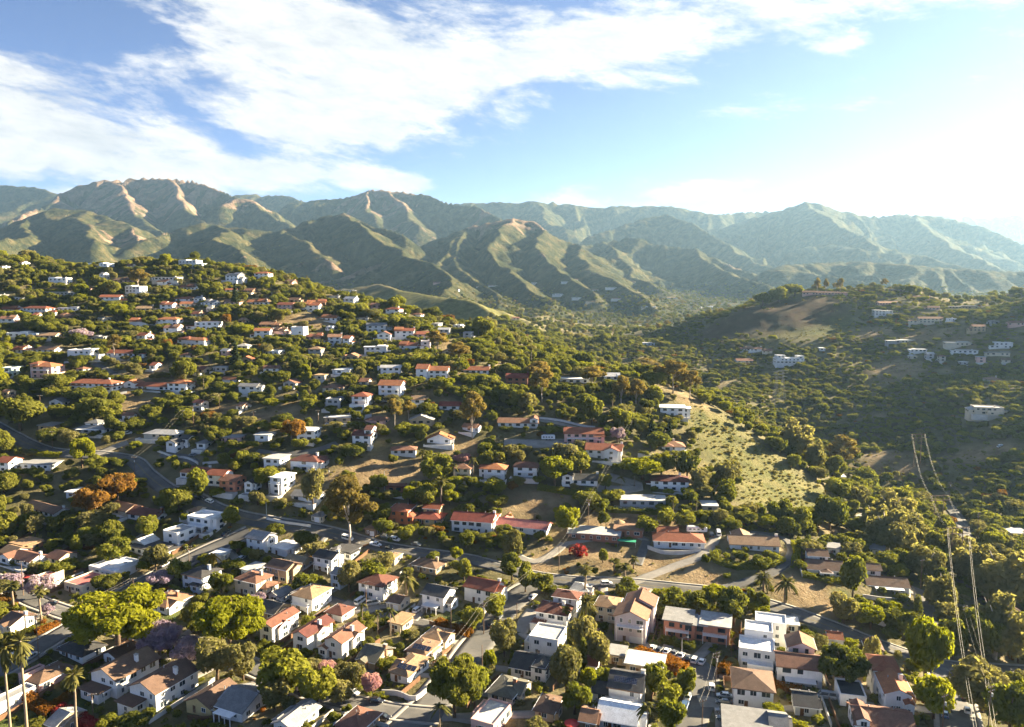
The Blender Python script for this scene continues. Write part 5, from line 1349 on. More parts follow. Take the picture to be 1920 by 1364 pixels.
for k, (nm, lf) in enumerate((('bigbright', 'bright'), ('biggum', 'gum'), ('bigoak', 'oak'))):
    rg = random.Random(185 + k)
    if nm == 'biggum':
        L, b = [], MB()
        b.tube([(0, 0, -1), (.3, 0, 4), (.2, .3, 8)], [.5, .4, .33], 8)
        for q in range(30):
            a = 2.4 * q; zz = rg.uniform(.38, .93); r = 8.5 * math.sin(math.pi * min(.97, (zz - .22) / .80)) * rg.uniform(.3, 1); s_ = rg.uniform(1.7, 2.9)
            L.append((r * math.cos(a), r * math.sin(a), 26 * zz, s_, s_, s_ * .8))
            if q % 3 == 0: b.tube([(.2, .3, 8), (r * math.cos(a) * .4, r * math.sin(a) * .4, 8 + (26 * zz - 8) * .6), (r * math.cos(a) * .8, r * math.sin(a) * .8, 26 * zz - .4)], [.28, .18, .07], 5)
        proto('biggum0', 27, 22, crown_cloud(L, 62, .75, 305, .5), b, lf, 'bark_pale')
    else:
        proto(nm + '0', 14.5, 20, crown_cloud(round_lobes(rg, 20, 12, 3, 60, .8, .82, .24), 75, .72, 306 + k, .6), trunk_mesh(14.5, .55, 6, rg), lf)
rg = random.Random(190)
L = [(rg.uniform(-.3, .3), rg.uniform(-.3, .3), z_, max(.35, 1.9 * (1 - z_ / 10.6)) * rg.uniform(.8, 1.1), max(.35, 1.9 * (1 - z_ / 10.6)), .9) for z_ in np.linspace(1.4, 10, 12)]
proto('pine0', 10.5, 4.2, crown_cloud(L, 140, .5, 300), MB().tube([(0, 0, -1), (0, 0, 9)], [.25, .06], 6), 'pine')
L = [(rg.uniform(-.1, .1), rg.uniform(-.1, .1), z_, .95 * math.sin(math.pi * (.12 + .8 * (1 - z_ / 9.6))), .95 * math.sin(math.pi * (.12 + .8 * (1 - z_ / 9.6))), .9) for z_ in np.linspace(.8, 9, 10)]
proto('cypress0', 9.6, 2, crown_cloud(L, 170, .42, 301), MB().tube([(0, 0, -1), (0, 0, 8)], [.16, .05], 6), 'oak')


def fronds(nf, length, droop, rise, seed, leaflet, z0, fan=False):
    rg = np.random.default_rng(seed)
    C, NN, S = [], [], []
    V, F, k = [], [], 0
    for i in range(nf):
        a = rg.uniform(0, 2 * math.pi); e = rg.uniform(*rise)
        d = np.array([math.cos(a), math.sin(a), 0]); side = np.array([-d[1], d[0], 0])
        Lg = length * rg.uniform(.8, 1.1)
        ns = 7 if not fan else 4
        prev = None
        for s in range(ns + 1):
            t = s / ns
            p = np.array([0, 0, z0]) + d * Lg * t * math.cos(e) + np.array([0, 0, 1]) * (Lg * t * math.sin(e) - droop * Lg * t * t)
            wd = leaflet * (math.sin(math.pi * min(1, .12 + .88 * t)) ** .7 if not fan else (.15 + 1.0 * t if t < .8 else .45))
            lift = np.array([0, 0, .35 * wd])
            cur = (p - side * wd - lift * .6, p, p + side * wd - lift * .6)
            if prev is not None:
                for q0, q1 in ((0, 1), (1, 2)):
                    gap = .0
                    V += [prev[q0], prev[q1], cur[q1], cur[q0]]; F.append((k, k + 1, k + 2, k + 3)); k += 4
            prev = cur
    return np.array(V), np.array(F), rg.random(len(F))


for i in range(2):
    A = fronds(46, 1.9, .25, (-.9, 1.3), 310 + i, .34, 11.4, True)
    B = fronds(26, 1.3, .9, (-1.3, -.5), 320 + i, .25, 11.1, True)
    proto(f'fanpalm{i}', 13, 3.6, (np.vstack([A[0], B[0]]), np.vstack([A[1], B[1] + len(A[0])]), np.concatenate([A[2], B[2] * .2])), MB().tube([(0, 0, -1), (.1, 0, 4), (.15, .1, 8), (.0, 0, 11.5)], [.30, .22, .19, .17], 7), 'palm', 'bark_palm')
    proto(f'datepalm{i}', 8, 8, fronds(58, 4.2, .55, (-.35, 1.25), 330 + i, .34, 5.0), MB().tube([(0, 0, -1), (0, 0, 2.5), (0, 0, 5.1)], [.5, .42, .55], 8), 'palm', 'bark_palm')
    proto(f'queenpalm{i}', 9, 6, fronds(26, 3.2, .75, (-.1, 1.25), 340 + i, .30, 7.4), MB().tube([(0, 0, -1), (.1, 0, 4), (0, 0, 7.5)], [.2, .16, .14], 7), 'palm', 'bark_palm')
A = fronds(30, 3.0, .7, (-.2, 1.25), 350, .34, 6.2)
proto('goldpalm0', 8, 6, A, MB().tube([(0, 0, -1), (0, 0, 6.3)], [.2, .15], 7), 'gold', 'bark_palm')
for i in range(3):
    rg = random.Random(400 + i)
    for nm, lf in (('shrub', 'green'), ('dshrub', 'oak'), ('oshrub', 'orange'), ('scrub', 'scrub'), ('rshrub', 'red')):
        if nm in ('oshrub', 'rshrub') and i: continue
        L = [(rg.uniform(-.7, .7), rg.uniform(-.7, .7), rg.uniform(.5, 1.0), rg.uniform(.55, .9), rg.uniform(.55, .9), rg.uniform(.45, .75)) for _ in range(6)]
        proto(f'{nm}{i}', 1.8, 2.8, crown_cloud(L, 95, .36, 410 + i * 7 + len(nm), .75), MB().tube([(0, 0, -.4), (0, 0, .9)], [.1, .06], 5), lf)
KIND = dict(oak=('oak_tree', 'dark green oak', 'tree'), green=('leafy_tree', 'leafy green tree', 'tree'), olive=('olive_tree', 'grey-green tree', 'tree'), gum=('eucalyptus_tree', 'tall golden eucalyptus', 'tree'), pale=('eucalyptus_tree', 'pale bushy eucalyptus', 'tree'),
            bigbright=('broad_tree', 'broad yellow-green tree', 'tree'), biggum=('eucalyptus_tree', 'giant eucalyptus', 'tree'), bigoak=('oak_tree', 'broad dark oak', 'tree'), bright=('broad_tree', 'bright yellow-green broad tree', 'tree'), rust=('rusty_tree', 'rusty orange crowned tree', 'tree'), lilac=('jacaranda_tree', 'lilac flowering jacaranda', 'tree'), pink=('blossom_tree', 'pink blossoming tree', 'tree'),
            pine=('pine_tree', 'dark pointed conifer', 'tree'), cypress=('cypress_tree', 'narrow dark cypress', 'tree'), fanpalm=('fan_palm', 'slender fan palm', 'palm'), datepalm=('date_palm', 'stout date palm', 'palm'), queenpalm=('feather_palm', 'feathery palm', 'palm'), goldpalm=('feather_palm', 'golden feathery palm', 'palm'),
            shrub=('shrub', 'rounded green shrub', 'shrub'), dshrub=('shrub', 'dark green shrub', 'shrub'), oshrub=('shrub', 'orange tinged shrub', 'shrub'), rshrub=('bougainvillea', 'red flowering bougainvillea', 'shrub'), scrub=('shrub', 'dry scrub bush', 'shrub'))
VARI = {k: [p for p in PROTO if p.rstrip('0123456789') == k] for k in KIND}
LABELS = set()
REFA = np.array([(a, b_) for a, b_, *_ in REFS])


def unique_label(base, x, y):
    """what it is, and where it stands next to a house that can be found"""
    d = np.hypot(REFA[:, 0] - x, REFA[:, 1] - y)
    for j in np.argsort(d)[:24]:
        hx, hy, ref, _z = REFS[j]
        lat = (x - hx); dep = (math.hypot(x, y) - math.hypot(hx, hy))
        rel = ('right of' if lat > 0 else 'left of') if abs(lat) > abs(dep) else ('behind' if dep > 0 else 'in front of')
        l = f'{base} {rel} the {ref}'
        if len(l.split()) <= 16 and l not in LABELS:
            LABELS.add(l); return l
    k = 2
    while True:
        l = f'{base} in the {ORD[min(k, 14)]} clump round the {REFS[int(np.argmin(d))][2]}'
        k += 1
        if l not in LABELS or k > 14:
            LABELS.add(l); return l


TREES = []        # x, y, crown radius already planted


def plant(kind, x, y, h, w, label=None, seed=0, group=None):
    pn = VARI[kind][seed % len(VARI[kind])]
    p = PROTO[pn]
    nm, base, cat = KIND[kind]
    z = float(ground_z(x, y))
    o = empty(nm, (x, y, z), rnd.uniform(0, 6.28), label=label or unique_label(base, x, y), category=cat, group=group or {'tree': 'garden and street trees', 'palm': 'palms among the houses', 'shrub': 'garden shrubs'}[cat])
    s = (w / p['w'], w / p['w'], h / p['h'])
    o.scale = s
    link('crown' if cat != 'shrub' else 'foliage', p['crown'], None, o)
    if p['trunk']: link('trunk' if cat != 'shrub' else 'stem', p['trunk'], None, o)
    TREES.append((x, y, w / 2, h))
    return o


def plant_px(kind, px, yb, yt, wpx, label=None, seed=0):
    p = spot(px, yb)
    dist = np.hypot(p[0], p[1])
    dep = math.atan2(CAM_Z - p[2], dist)
    mpp = math.hypot(dist, CAM_Z - p[2]) / FPX
    h = (yb - yt) * mpp / max(.6, math.cos(dep))
    w = wpx * mpp
    return plant(kind, p[0], p[1], max(1.2, h), max(1.0, w), label, seed)


TL = [  # kind, x, base row, top row, width
    ('bigbright', 222, 1216, 1132, 142, 'huge round yellow-green tree by the left street junction'), ('lilac', 300, 1232, 1180, 70, 'lilac jacaranda in full flower right of the huge yellow-green tree'), ('lilac', 352, 1248, 1204, 52, 'paler jacaranda in the shade right of the flowering one'),
    ('bigbright', 432, 1222, 1136, 112, 'second large yellow-green tree right of the jacarandas'), ('olive', 408, 1276, 1210, 68, None), ('olive', 456, 1276, 1220, 52, None), ('lilac', 76, 1122, 1084, 42, 'jacaranda beside the annexe with rose red roof'), ('lilac', 20, 1108, 1082, 36, 'jacaranda at the left edge beside the cross street'), ('lilac', 300, 1102, 1076, 42, 'grey lilac jacaranda leaning over the street'), ('lilac', 90, 1158, 1138, 20, 'small jacaranda by the left junction'),
    ('lilac', 480, 1138, 1116, 36, 'jacaranda below the cream house with brown hip roof'),
    ('green', 532, 1310, 1236, 88, None), ('lilac', 560, 1300, 1262, 50, 'faded jacaranda between green street trees near the bottom'), ('green', 595, 1330, 1262, 64, None), ('olive', 515, 1335, 1290, 48, None), ('olive', 640, 1322, 1285, 40, None), ('olive', 662, 1302, 1256, 42, None), ('pink', 620, 1280, 1244, 34, 'pink blossom tree in front of the arched window house'), ('pink', 700, 1310, 1266, 36, 'mauve tinged blossom tree beside the bottom street'),
    ('bigoak', 852, 1348, 1246, 92, 'big dark tree beside the wide street near the bottom'), ('green', 890, 1335, 1262, 50, None), ('datepalm', 763, 1118, 1067, 42, None), ('queenpalm', 680, 1172, 1135, 24, None), ('queenpalm', 709, 1192, 1148, 28, None), ('queenpalm', 732, 1194, 1143, 34, None), ('queenpalm', 825, 1380, 1330, 40, None),
    ('green', 928, 1162, 1118, 46, None), ('green', 887, 1188, 1145, 40, None), ('bright', 917, 1268, 1226, 26, None), ('olive', 946, 1232, 1172, 54, None), ('olive', 1090, 1244, 1170, 56, None), ('olive', 1126, 1260, 1198, 48, None), ('olive', 1062, 1305, 1227, 56, None), ('bright', 1104, 1302, 1260, 30, None), ('cypress', 1093, 1266, 1208, 13, None),
    ('green', 1228, 1304, 1253, 42, None), ('green', 1287, 1312, 1262, 36, None), ('green', 1252, 1338, 1290, 48, None), ('green', 1258, 1378, 1325, 46, None), ('green', 1130, 1294, 1260, 40, None), ('green', 1077, 1340, 1290, 52, None), ('queenpalm', 1213, 1385, 1330, 48, None), ('datepalm', 1100, 1176, 1112, 48, None), ('fanpalm', 1061, 1182, 1142, 20, None), ('fanpalm', 1096, 1120, 1066, 30, None),
    ('oak', 985, 1112, 1062, 36, None), ('oak', 1015, 1114, 1077, 42, None), ('oak', 960, 1092, 1046, 40, None), ('green', 1275, 1148, 1108, 58, None), ('oak', 1310, 1154, 1118, 52, None), ('bright', 1338, 1142, 1102, 48, None), ('oak', 1376, 1174, 1118, 58, None), ('green', 1248, 1156, 1120, 30, None), ('oak', 1172, 1130, 1090, 44, None), ('fanpalm', 1152, 1076, 1050, 24, None), ('datepalm', 1188, 1068, 1040, 22, None), ('fanpalm', 1172, 1094, 1060, 26, None),
    ('rshrub', 1085, 1044, 1022, 36, 'mound of red bougainvillea on the dry slope'), ('green', 1130, 1056, 1031, 24, None), ('datepalm', 1472, 1132, 1078, 46, 'stout date palm beside the looping driveway, right one of two'), ('datepalm', 1431, 1118, 1070, 40, 'stout date palm beside the looping driveway, left one of two'), ('oak', 1411, 1148, 1112, 24, None), ('oak', 1432, 1154, 1116, 24, None),
    ('bright', 1732, 1298, 1190, 66, 'tall yellow-green tree on the corner of the main road'), ('bright', 1750, 1350, 1287, 60, None), ('bigoak', 1580, 1292, 1226, 76, None), ('olive', 1632, 1274, 1211, 28, None), ('oak', 1598, 1130, 1063, 42, None), ('olive', 1582, 1170, 1125, 48, None), ('bright', 1632, 1182, 1143, 48, None), ('green', 1615, 1152, 1127, 22, None), ('green', 1650, 1154, 1127, 20, None), ('bright', 1672, 1164, 1135, 30, None), ('cypress', 1719, 1176, 1128, 13, None), ('oak', 1688, 1194, 1152, 54, None),
    ('pale', 1765, 1146, 1084, 52, None), ('olive', 1772, 1184, 1142, 44, None), ('oak', 1785, 1236, 1177, 46, None), ('pale', 1865, 1236, 1140, 88, None), ('oak', 1838, 1240, 1170, 58, None), ('green', 1908, 1244, 1200, 44, None), ('olive', 1840, 1336, 1270, 84, None), ('green', 1892, 1380, 1308, 66, None), ('pale', 1880, 1136, 1048, 92, None), ('pale', 1830, 1096, 1028, 74, None), ('pale', 1735, 1086, 1030, 64, None), ('pale', 1672, 992, 928, 74, None), ('pale', 1664, 1036, 966, 80, None), ('pale', 1702, 1026, 962, 60, None), ('pale', 1640, 1010, 950, 50, None), ('pale', 1790, 1060, 1005, 60, None),
    ('pale', 1490, 856, 788, 64, None), ('pale', 1528, 884, 826, 34, None), ('gum', 1576, 894, 824, 58, None), ('green', 1618, 924, 880, 58, None), ('green', 1570, 940, 900, 48, None), ('oak', 1555, 994, 935, 58, None), ('oak', 1500, 1000, 955, 44, None), ('oak', 1460, 985, 940, 44, None),
    ('oak', 38, 808, 757, 66, 'large round tree beside the road at the left edge'), ('bright', 154, 878, 828, 40, None), ('rust', 222, 948, 892, 50, 'tall rusty crowned tree behind the terracotta ranch'), ('rust', 182, 970, 917, 62, 'spreading tan crowned tree left of the terracotta ranch'), ('green', 372, 938, 885, 40, None), ('oak', 335, 958, 916, 56, None), ('green', 278, 1008, 975, 44, None), ('green', 432, 988, 953, 42, None),
    ('biggum', 655, 1020, 900, 112, 'giant eucalyptus with white trunk beside the main road'), ('gum', 886, 823, 735, 52, 'tall gum tree right of the long low white house'), ('olive', 587, 958, 882, 40, None), ('rust', 548, 831, 785, 46, 'orange crowned tree in front of the modern houses'), ('gum', 740, 803, 748, 34, None), ('gum', 766, 788, 748, 30, None), ('green', 818, 908, 853, 58, None), ('bright', 768, 948, 912, 26, None), ('oak', 803, 958, 913, 44, None), ('bright', 843, 948, 920, 30, None), ('fanpalm', 827, 954, 896, 26, None), ('queenpalm', 851, 908, 868, 24, None), ('queenpalm', 888, 898, 856, 24, None), ('oak', 925, 876, 845, 42, None), ('datepalm', 792, 866, 838, 24, None), ('pink', 864, 872, 851, 32, 'pink blossom tree above the cream house between palms'),
    ('gum', 1016, 755, 690, 52, None), ('gum', 1110, 730, 682, 54, None), ('gum', 1165, 768, 702, 42, None), ('gum', 1193, 763, 711, 38, None), ('gum', 1208, 703, 668, 58, None), ('gum', 1262, 738, 674, 72, None), ('gum', 1293, 748, 695, 46, None), ('oak', 1225, 733, 695, 52, None), ('oak', 1110, 800, 742, 44, None), ('gum', 1168, 808, 772, 28, None), ('pine', 1254, 825, 787, 20, None), ('pine', 1221, 821, 782, 20, None), ('oak', 1202, 818, 790, 26, None), ('lilac', 1158, 831, 800, 30, 'dusky jacaranda right of the pale pink villa'), ('lilac', 1062, 861, 840, 28, 'deep violet jacaranda below the pale pink villa'),
    ('bright', 1040, 913, 857, 64, 'round light green tree left of the black roofed house'), ('oak', 1088, 893, 853, 54, None), ('oak', 1240, 893, 850, 48, None), ('oak', 1288, 900, 850, 44, None), ('olive', 1315, 924, 880, 48, None), ('olive', 1360, 919, 868, 54, None), ('oak', 1135, 918, 888, 26, None), ('green', 1126, 968, 942, 22, None), ('bright', 1062, 1008, 952, 50, 'tall yellow-green tree right of the crescent house'), ('green', 1250, 990, 958, 40, None), ('green', 1288, 990, 960, 44, None), ('queenpalm', 1164, 925, 892, 22, None), ('queenpalm', 1190, 913, 888, 20, None), ('queenpalm', 1262, 963, 932, 22, None), ('queenpalm', 1305, 963, 938, 20, None),
    ('fanpalm', 22, 1405, 1252, 30, 'tall fan palm in the bottom left corner, left one of two'), ('fanpalm', 52, 1395, 1240, 32, 'tall fan palm in the bottom left corner, right one of two'), ('fanpalm', 144, 1385, 1285, 30, 'fan palm standing over the red hedge'), ('fanpalm', 78, 1168, 1112, 26, None), ('fanpalm', 25, 1144, 1102, 26, None), ('goldpalm', 401, 1080, 1038, 32, 'golden palm beside the left street'),
    ('olive', 292, 1070, 1030, 42, None), ('green', 338, 1090, 1054, 42, None), ('green', 214, 1056, 1018, 50, None), ('green', 415, 1112, 1078, 40, None), ('oak', 360, 1186, 1142, 34, None), ('green', 568, 1112, 1080, 50, None), ('bright', 855, 1055, 1028, 24, None), ('green', 870, 1090, 1050, 36, None), ('green', 700, 1100, 1060, 50, None), ('olive', 655, 1110, 1062, 40, None), ('olive', 720, 1085, 1040, 40, None), ('green', 812, 1060, 1036, 30, None), ('olive', 960, 1060, 1000, 36, None),
    ('gum', 260, 545, 505, 36, None), ('pine', 442, 570, 535, 20, None), ('oak', 395, 560, 530, 40, None), ('bright', 152, 562, 535, 26, None), ('bright', 220, 600, 572, 40, None), ('lilac', 152, 640, 618, 36, 'round mauve jacaranda on the left hillside'), ('rust', 425, 615, 588, 18, 'slim orange tree right of the white hillside villas'), ('gum', 860, 685, 640, 50, None), ('gum', 820, 660, 620, 50, None), ('pine', 443, 690, 645, 28, None), ('gum', 1010, 720, 675, 60, None), ('gum', 215, 672, 632, 28, None),
    ('gum', 1532, 552, 520, 12, None), ('gum', 1548, 552, 524, 12, None), ('gum', 1575, 552, 524, 14, None), ('oak', 1490, 556, 535, 40, None), ('oak', 1708, 552, 536, 18, None), ('oak', 1460, 568, 540, 36, None), ('oak', 1430, 574, 548, 34, None),
]
for i, (k, px, yb, yt, wpx, lab) in enumerate(TL):
    o = plant_px(k, px, yb, yt, wpx, lab, i)
    if lab: LABELS.add(lab)
NHAND = len(TL)

# ------------------------------------------------------------------ scattered plants
def mask_at(x, y, pts):
    return gauss_px(pts, x, y)


HA = np.array(HOUSES); RA = np.array(ROADPTS); HR = np.array(HRECT + RECTS)
TA = np.array(TREES)


def free(x, y, pad):
    ok = np.ones(len(x), bool)
    for hx, hy, r_, w_, d_, th_, _z in HOUSES:
        m_ = np.hypot(x - hx, y - hy) < r_ + pad + 2
        if m_.any():
            dx, dy = x[m_] - hx, y[m_] - hy
            lx, ly = dx * math.cos(th_) + dy * math.sin(th_), -dx * math.sin(th_) + dy * math.cos(th_)
            ok[m_] &= ~((np.abs(lx) < w_ / 2 + pad[m_]) & (np.abs(ly) < d_ / 2 + pad[m_] + .6))
    for i in range(0, len(RA), 400):
        q = RA[i:i + 400]
        d_ = np.hypot(x[:, None] - q[None, :, 0], y[:, None] - q[None, :, 1]) - q[None, :, 2]
        ok &= d_.min(1) > pad * .6
    return ok


def visible_cut(x, y, h, w):
    """lower plants that would hide a house or a road the photograph shows"""
    z = ground_z(x, y)
    px, py = project(np.stack([x, y, z], -1))
    dist = np.hypot(x, y)
    ppm = FPX / np.hypot(dist, CAM_Z - z)
    h = h.copy()
    for xl, xr, yt, yb, dh in HR:
        hw = w * ppm * .45
        m_ = (px + hw > xl) & (px - hw < xr) & (dist < dh) & (py - h * ppm < yb - 2) & (py > yb - 2)
        if m_.any():
            lim = np.maximum(.4, (py[m_] - yb + max(2.0, (yb - yt) * (.14 if dh < 330 else .30))) / ppm[m_])
            h[m_] = np.minimum(h[m_], lim)
    return h, px, py


def jitter_grid(sp, x0, x1, y0, y1, rg):
    gx_, gy_ = np.meshgrid(np.arange(x0, x1, sp), np.arange(y0, y1, sp))
    gx_ = gx_.ravel() + rg.uniform(-.48, .48, gx_.size) * sp
    gy_ = gy_.ravel() + rg.uniform(-.48, .48, gy_.size) * sp
    return gx_, gy_


PTS = {}          # proto name -> list of (x, y, z, sxy, sz, rot)


def scatter(kind, x, y, h, w):
    for i in range(len(x)):
        pn = VARI[kind][rnd.randrange(len(VARI[kind]))]
        p = PROTO[pn]
        PTS.setdefault(pn, []).append((x[i], y[i], float(ground_z(x[i], y[i])) - .1, w[i] / p['w'], h[i] / p['h'], rnd.uniform(0, 6.28)))


rg = np.random.default_rng(55)
x, y = jitter_grid(5.2, -780, 900, 150, 1180, rg)
r_, th_ = np.hypot(x, y), np.arctan2(x, y)
k = (np.abs(th_) < R(37.5)) & (r_ > 165) & (r_ < 1180)
x, y, r_ = x[k], y[k], r_[k]
z = ground_z(x, y)
bare, gras = mask_at(x, y, BARE), mask_at(x, y, GRASSY[:12] + GRASSY[15:17])
town = (r_ < 315) & (z < 14)
clump = fbm(x / 38, y / 38, 3, 90)
p = np.where(town, .80, np.clip(.80 + .5 * clump, .3, 1))
far_h = r_ > 820
p = np.where(far_h, p * .8, p)
p = p * np.clip(1 - 1.25 * np.maximum(bare, mask_at(x, y, TILLED)), .02, 1) * np.clip(1 - 1.6 * gras, 0, 1)
k = rg.random(len(x)) < p
x, y, r_, town, clump, bare = x[k], y[k], r_[k], town[k], clump[k], bare[k]
u = rg.random(len(x))
h = np.where(town, 1.0 + 4.6 * u**2.6, 2.4 + 6.2 * u**1.5 + 1.5 * np.clip(clump, 0, 1))
h = h * rg.uniform(.8, 1.2, len(x)) * np.where((rg.random(len(x)) < .06) & ~town, 1.7, 1)
canyon = (r_ > 540) & (x > 130) & (np.arctan2(x, y) > R(8))
h = np.where(canyon, h * .55 + .6, h)
w = h * rg.uniform(.6, 1.5, len(x)) + .9 + canyon * 1.4
ok = free(x, y, np.minimum(w * .33, 1.6))
d_ = np.hypot(x[:, None] - TA[None, :, 0], y[:, None] - TA[None, :, 1]) - TA[None, :, 2] * .7
ok &= d_.min(1) > 0
x, y, h, w, town = x[ok], y[ok], h[ok], w[ok], town[ok]
h2, px, py = visible_cut(x, y, h, w)
w = np.where(h2 < h, np.maximum(np.minimum(w, h2 * 1.9), .9), w); h = h2
ok = (h > .7) & (px > -120) & (px < 2040) & (py < 1520)
x, y, h, w, px, py, town = x[ok], y[ok], h[ok], w[ok], px[ok], py[ok], town[ok]
u = rg.random(len(x))
kinds = np.where(h < 2.6, np.where(u < .55, 'shrub', np.where(u < .95, 'dshrub', 'oshrub')),
                 np.where(u < .50, 'oak', np.where(u < .78, 'green', np.where(u < .945, 'olive', np.where(u < .99, 'bright', 'rust')))))
area = h * w * (FPX / np.hypot(x, y))**2
infr = (px > 5) & (px < 1915) & (py < 1350)
# the largest ones in view stand as trees and shrubs of their own
is_tree = ~np.isin(kinds, ['shrub', 'dshrub', 'oshrub'])
single = np.zeros(len(x), bool)
for sel, num in ((is_tree & infr, max(0, 285 - sum(KIND[t[0]][2] == 'tree' for t in TL))), (~is_tree & infr, 240)):
    idx = np.where(sel)[0]
    single[idx[np.argsort(-area[idx])[:num]]] = True
for i in np.where(single)[0]: plant(str(kinds[i]), x[i], y[i], h[i], w[i], None, int(i))
for kd in set(kinds.tolist()):
    s = (kinds == kd) & ~single
    scatter(kd, x[s], y[s], h[s], w[s])
# low planting that fills the town gardens
x, y = jitter_grid(2.7, -260, 260, 165, 345, rg)
z = ground_z(x, y)
k = (z < 16) & (rg.random(len(x)) < np.clip(.42 + .55 * fbm(x / 11, y / 11, 2, 95), .05, .9) * np.clip(1 - 1.4 * np.maximum(mask_at(x, y, BARE), mask_at(x, y, LAWN)), 0, 1)) & (np.abs(np.arctan2(x, y)) < R(37.5))
x, y = x[k], y[k]
h = .5 + 1.9 * rg.random(len(x)) ** 2
k = free(x, y, np.full(len(x), .35))
x, y, h = x[k], y[k], h[k]
h2, px, py = visible_cut(x, y, h, h * 1.4)
u = rg.random(len(x))
for kd, a, b_ in (('shrub', 0, .5), ('dshrub', .5, .82), ('oshrub', .82, .9), ('scrub', .9, 1.01)):
    s = (u >= a) & (u < b_) & (h2 > .35)
    scatter(kd, x[s], y[s], h2[s], np.minimum(h[s], h2[s] * 1.4) * rg.uniform(1.1, 1.7, int(s.sum())))
# palms poking out on the hillsides
x, y = jitter_grid(46, -500, 250, 380, 800, rg)
k = free(x, y, np.full(len(x), 1.0)) & (rg.random(len(x)) < .6) & (ground_z(x, y) > 25)
x, y = x[k], y[k]
h, px, py = visible_cut(x, y, rg.uniform(8, 14, len(x)), np.full(len(x), 2.0))
k = (h > 5) & (px > 5) & (px < 1300)
for i in np.where(k)[0]: plant('fanpalm' if i % 3 else 'queenpalm', x[i], y[i], h[i], 3.6, None, int(i))
# low scrub on the grassy spur, the right hill and the bare slopes
x, y = jitter_grid(2.7, -350, 700, 250, 1150, rg)
g = mask_at(x, y, GRASSY[:12]); bz = mask_at(x, y, BARE)
rr_ = np.hypot(x, y)
p = (1 - mask_at(x, y, TILLED)) * g * np.clip(.62 + .6 * fbm(x / 16, y / 16, 2, 93), .15, .95) + bz * .05 + .15 * ((rr_ > 600) & (x > 150)) * (1 - mask_at(x, y, TILLED))
k = (rg.random(len(x)) < p) & (np.abs(np.arctan2(x, y)) < R(37.5))
x, y = x[k], y[k]
k = free(x, y, np.full(len(x), .5))
x, y = x[k], y[k]
h = rg.uniform(.5, 1.25, len(x)) * np.where(rg.random(len(x)) < .05, 1.8, 1)
h, px, py = visible_cut(x, y, h, h * 2)
scatter('scrub', x, y, h, h * rg.uniform(1.3, 2.2, len(x)))
# the valley woods beyond the crest and the foothills
x, y = jitter_grid(17, -1500, 2300, 1000, 3600, rg)
rr_, tt = np.hypot(x, y), np.arctan2(x, y)
k = (np.abs(tt) < R(37)) & (rr_ > 1160) & (rr_ < 3500)
x, y, rr_ = x[k], y[k], rr_[k]
z = ground_z(x, y)
nb = near_height(x, y)
low = np.clip(1 - (z - nb - 12) / 90, 0, 1)
p = (.30 + .55 * low * np.clip(.6 + .9 * fbm(x / 260, y / 260, 3, 97), 0, 1.2)) * np.clip(1.25 - (rr_ - 1100) / 3000, .25, 1) * np.where(z - nb > 40, .30, 1)
p = p * np.clip(1 - 1.3 * mask_at(x, y, GRASSY[12:15]), .05, 1)
k = rg.random(len(x)) < p
x, y, rr_, z, nb = x[k], y[k], rr_[k], z[k], nb[k]
h = rg.uniform(4, 11, len(x)) * np.where(z - nb > 40, .45, 1)
w = h * rg.uniform(.9, 1.5, len(x))
u = rg.random(len(x))
for kd, a, b_ in (('oak', 0, .5), ('green', .5, .75), ('olive', .75, .93), ('gum', .93, 1.01)):
    s = (u >= a) & (u < b_)
    scatter(kd, x[s], y[s], h[s] * (1.5 if kd == 'gum' else 1), w[s])

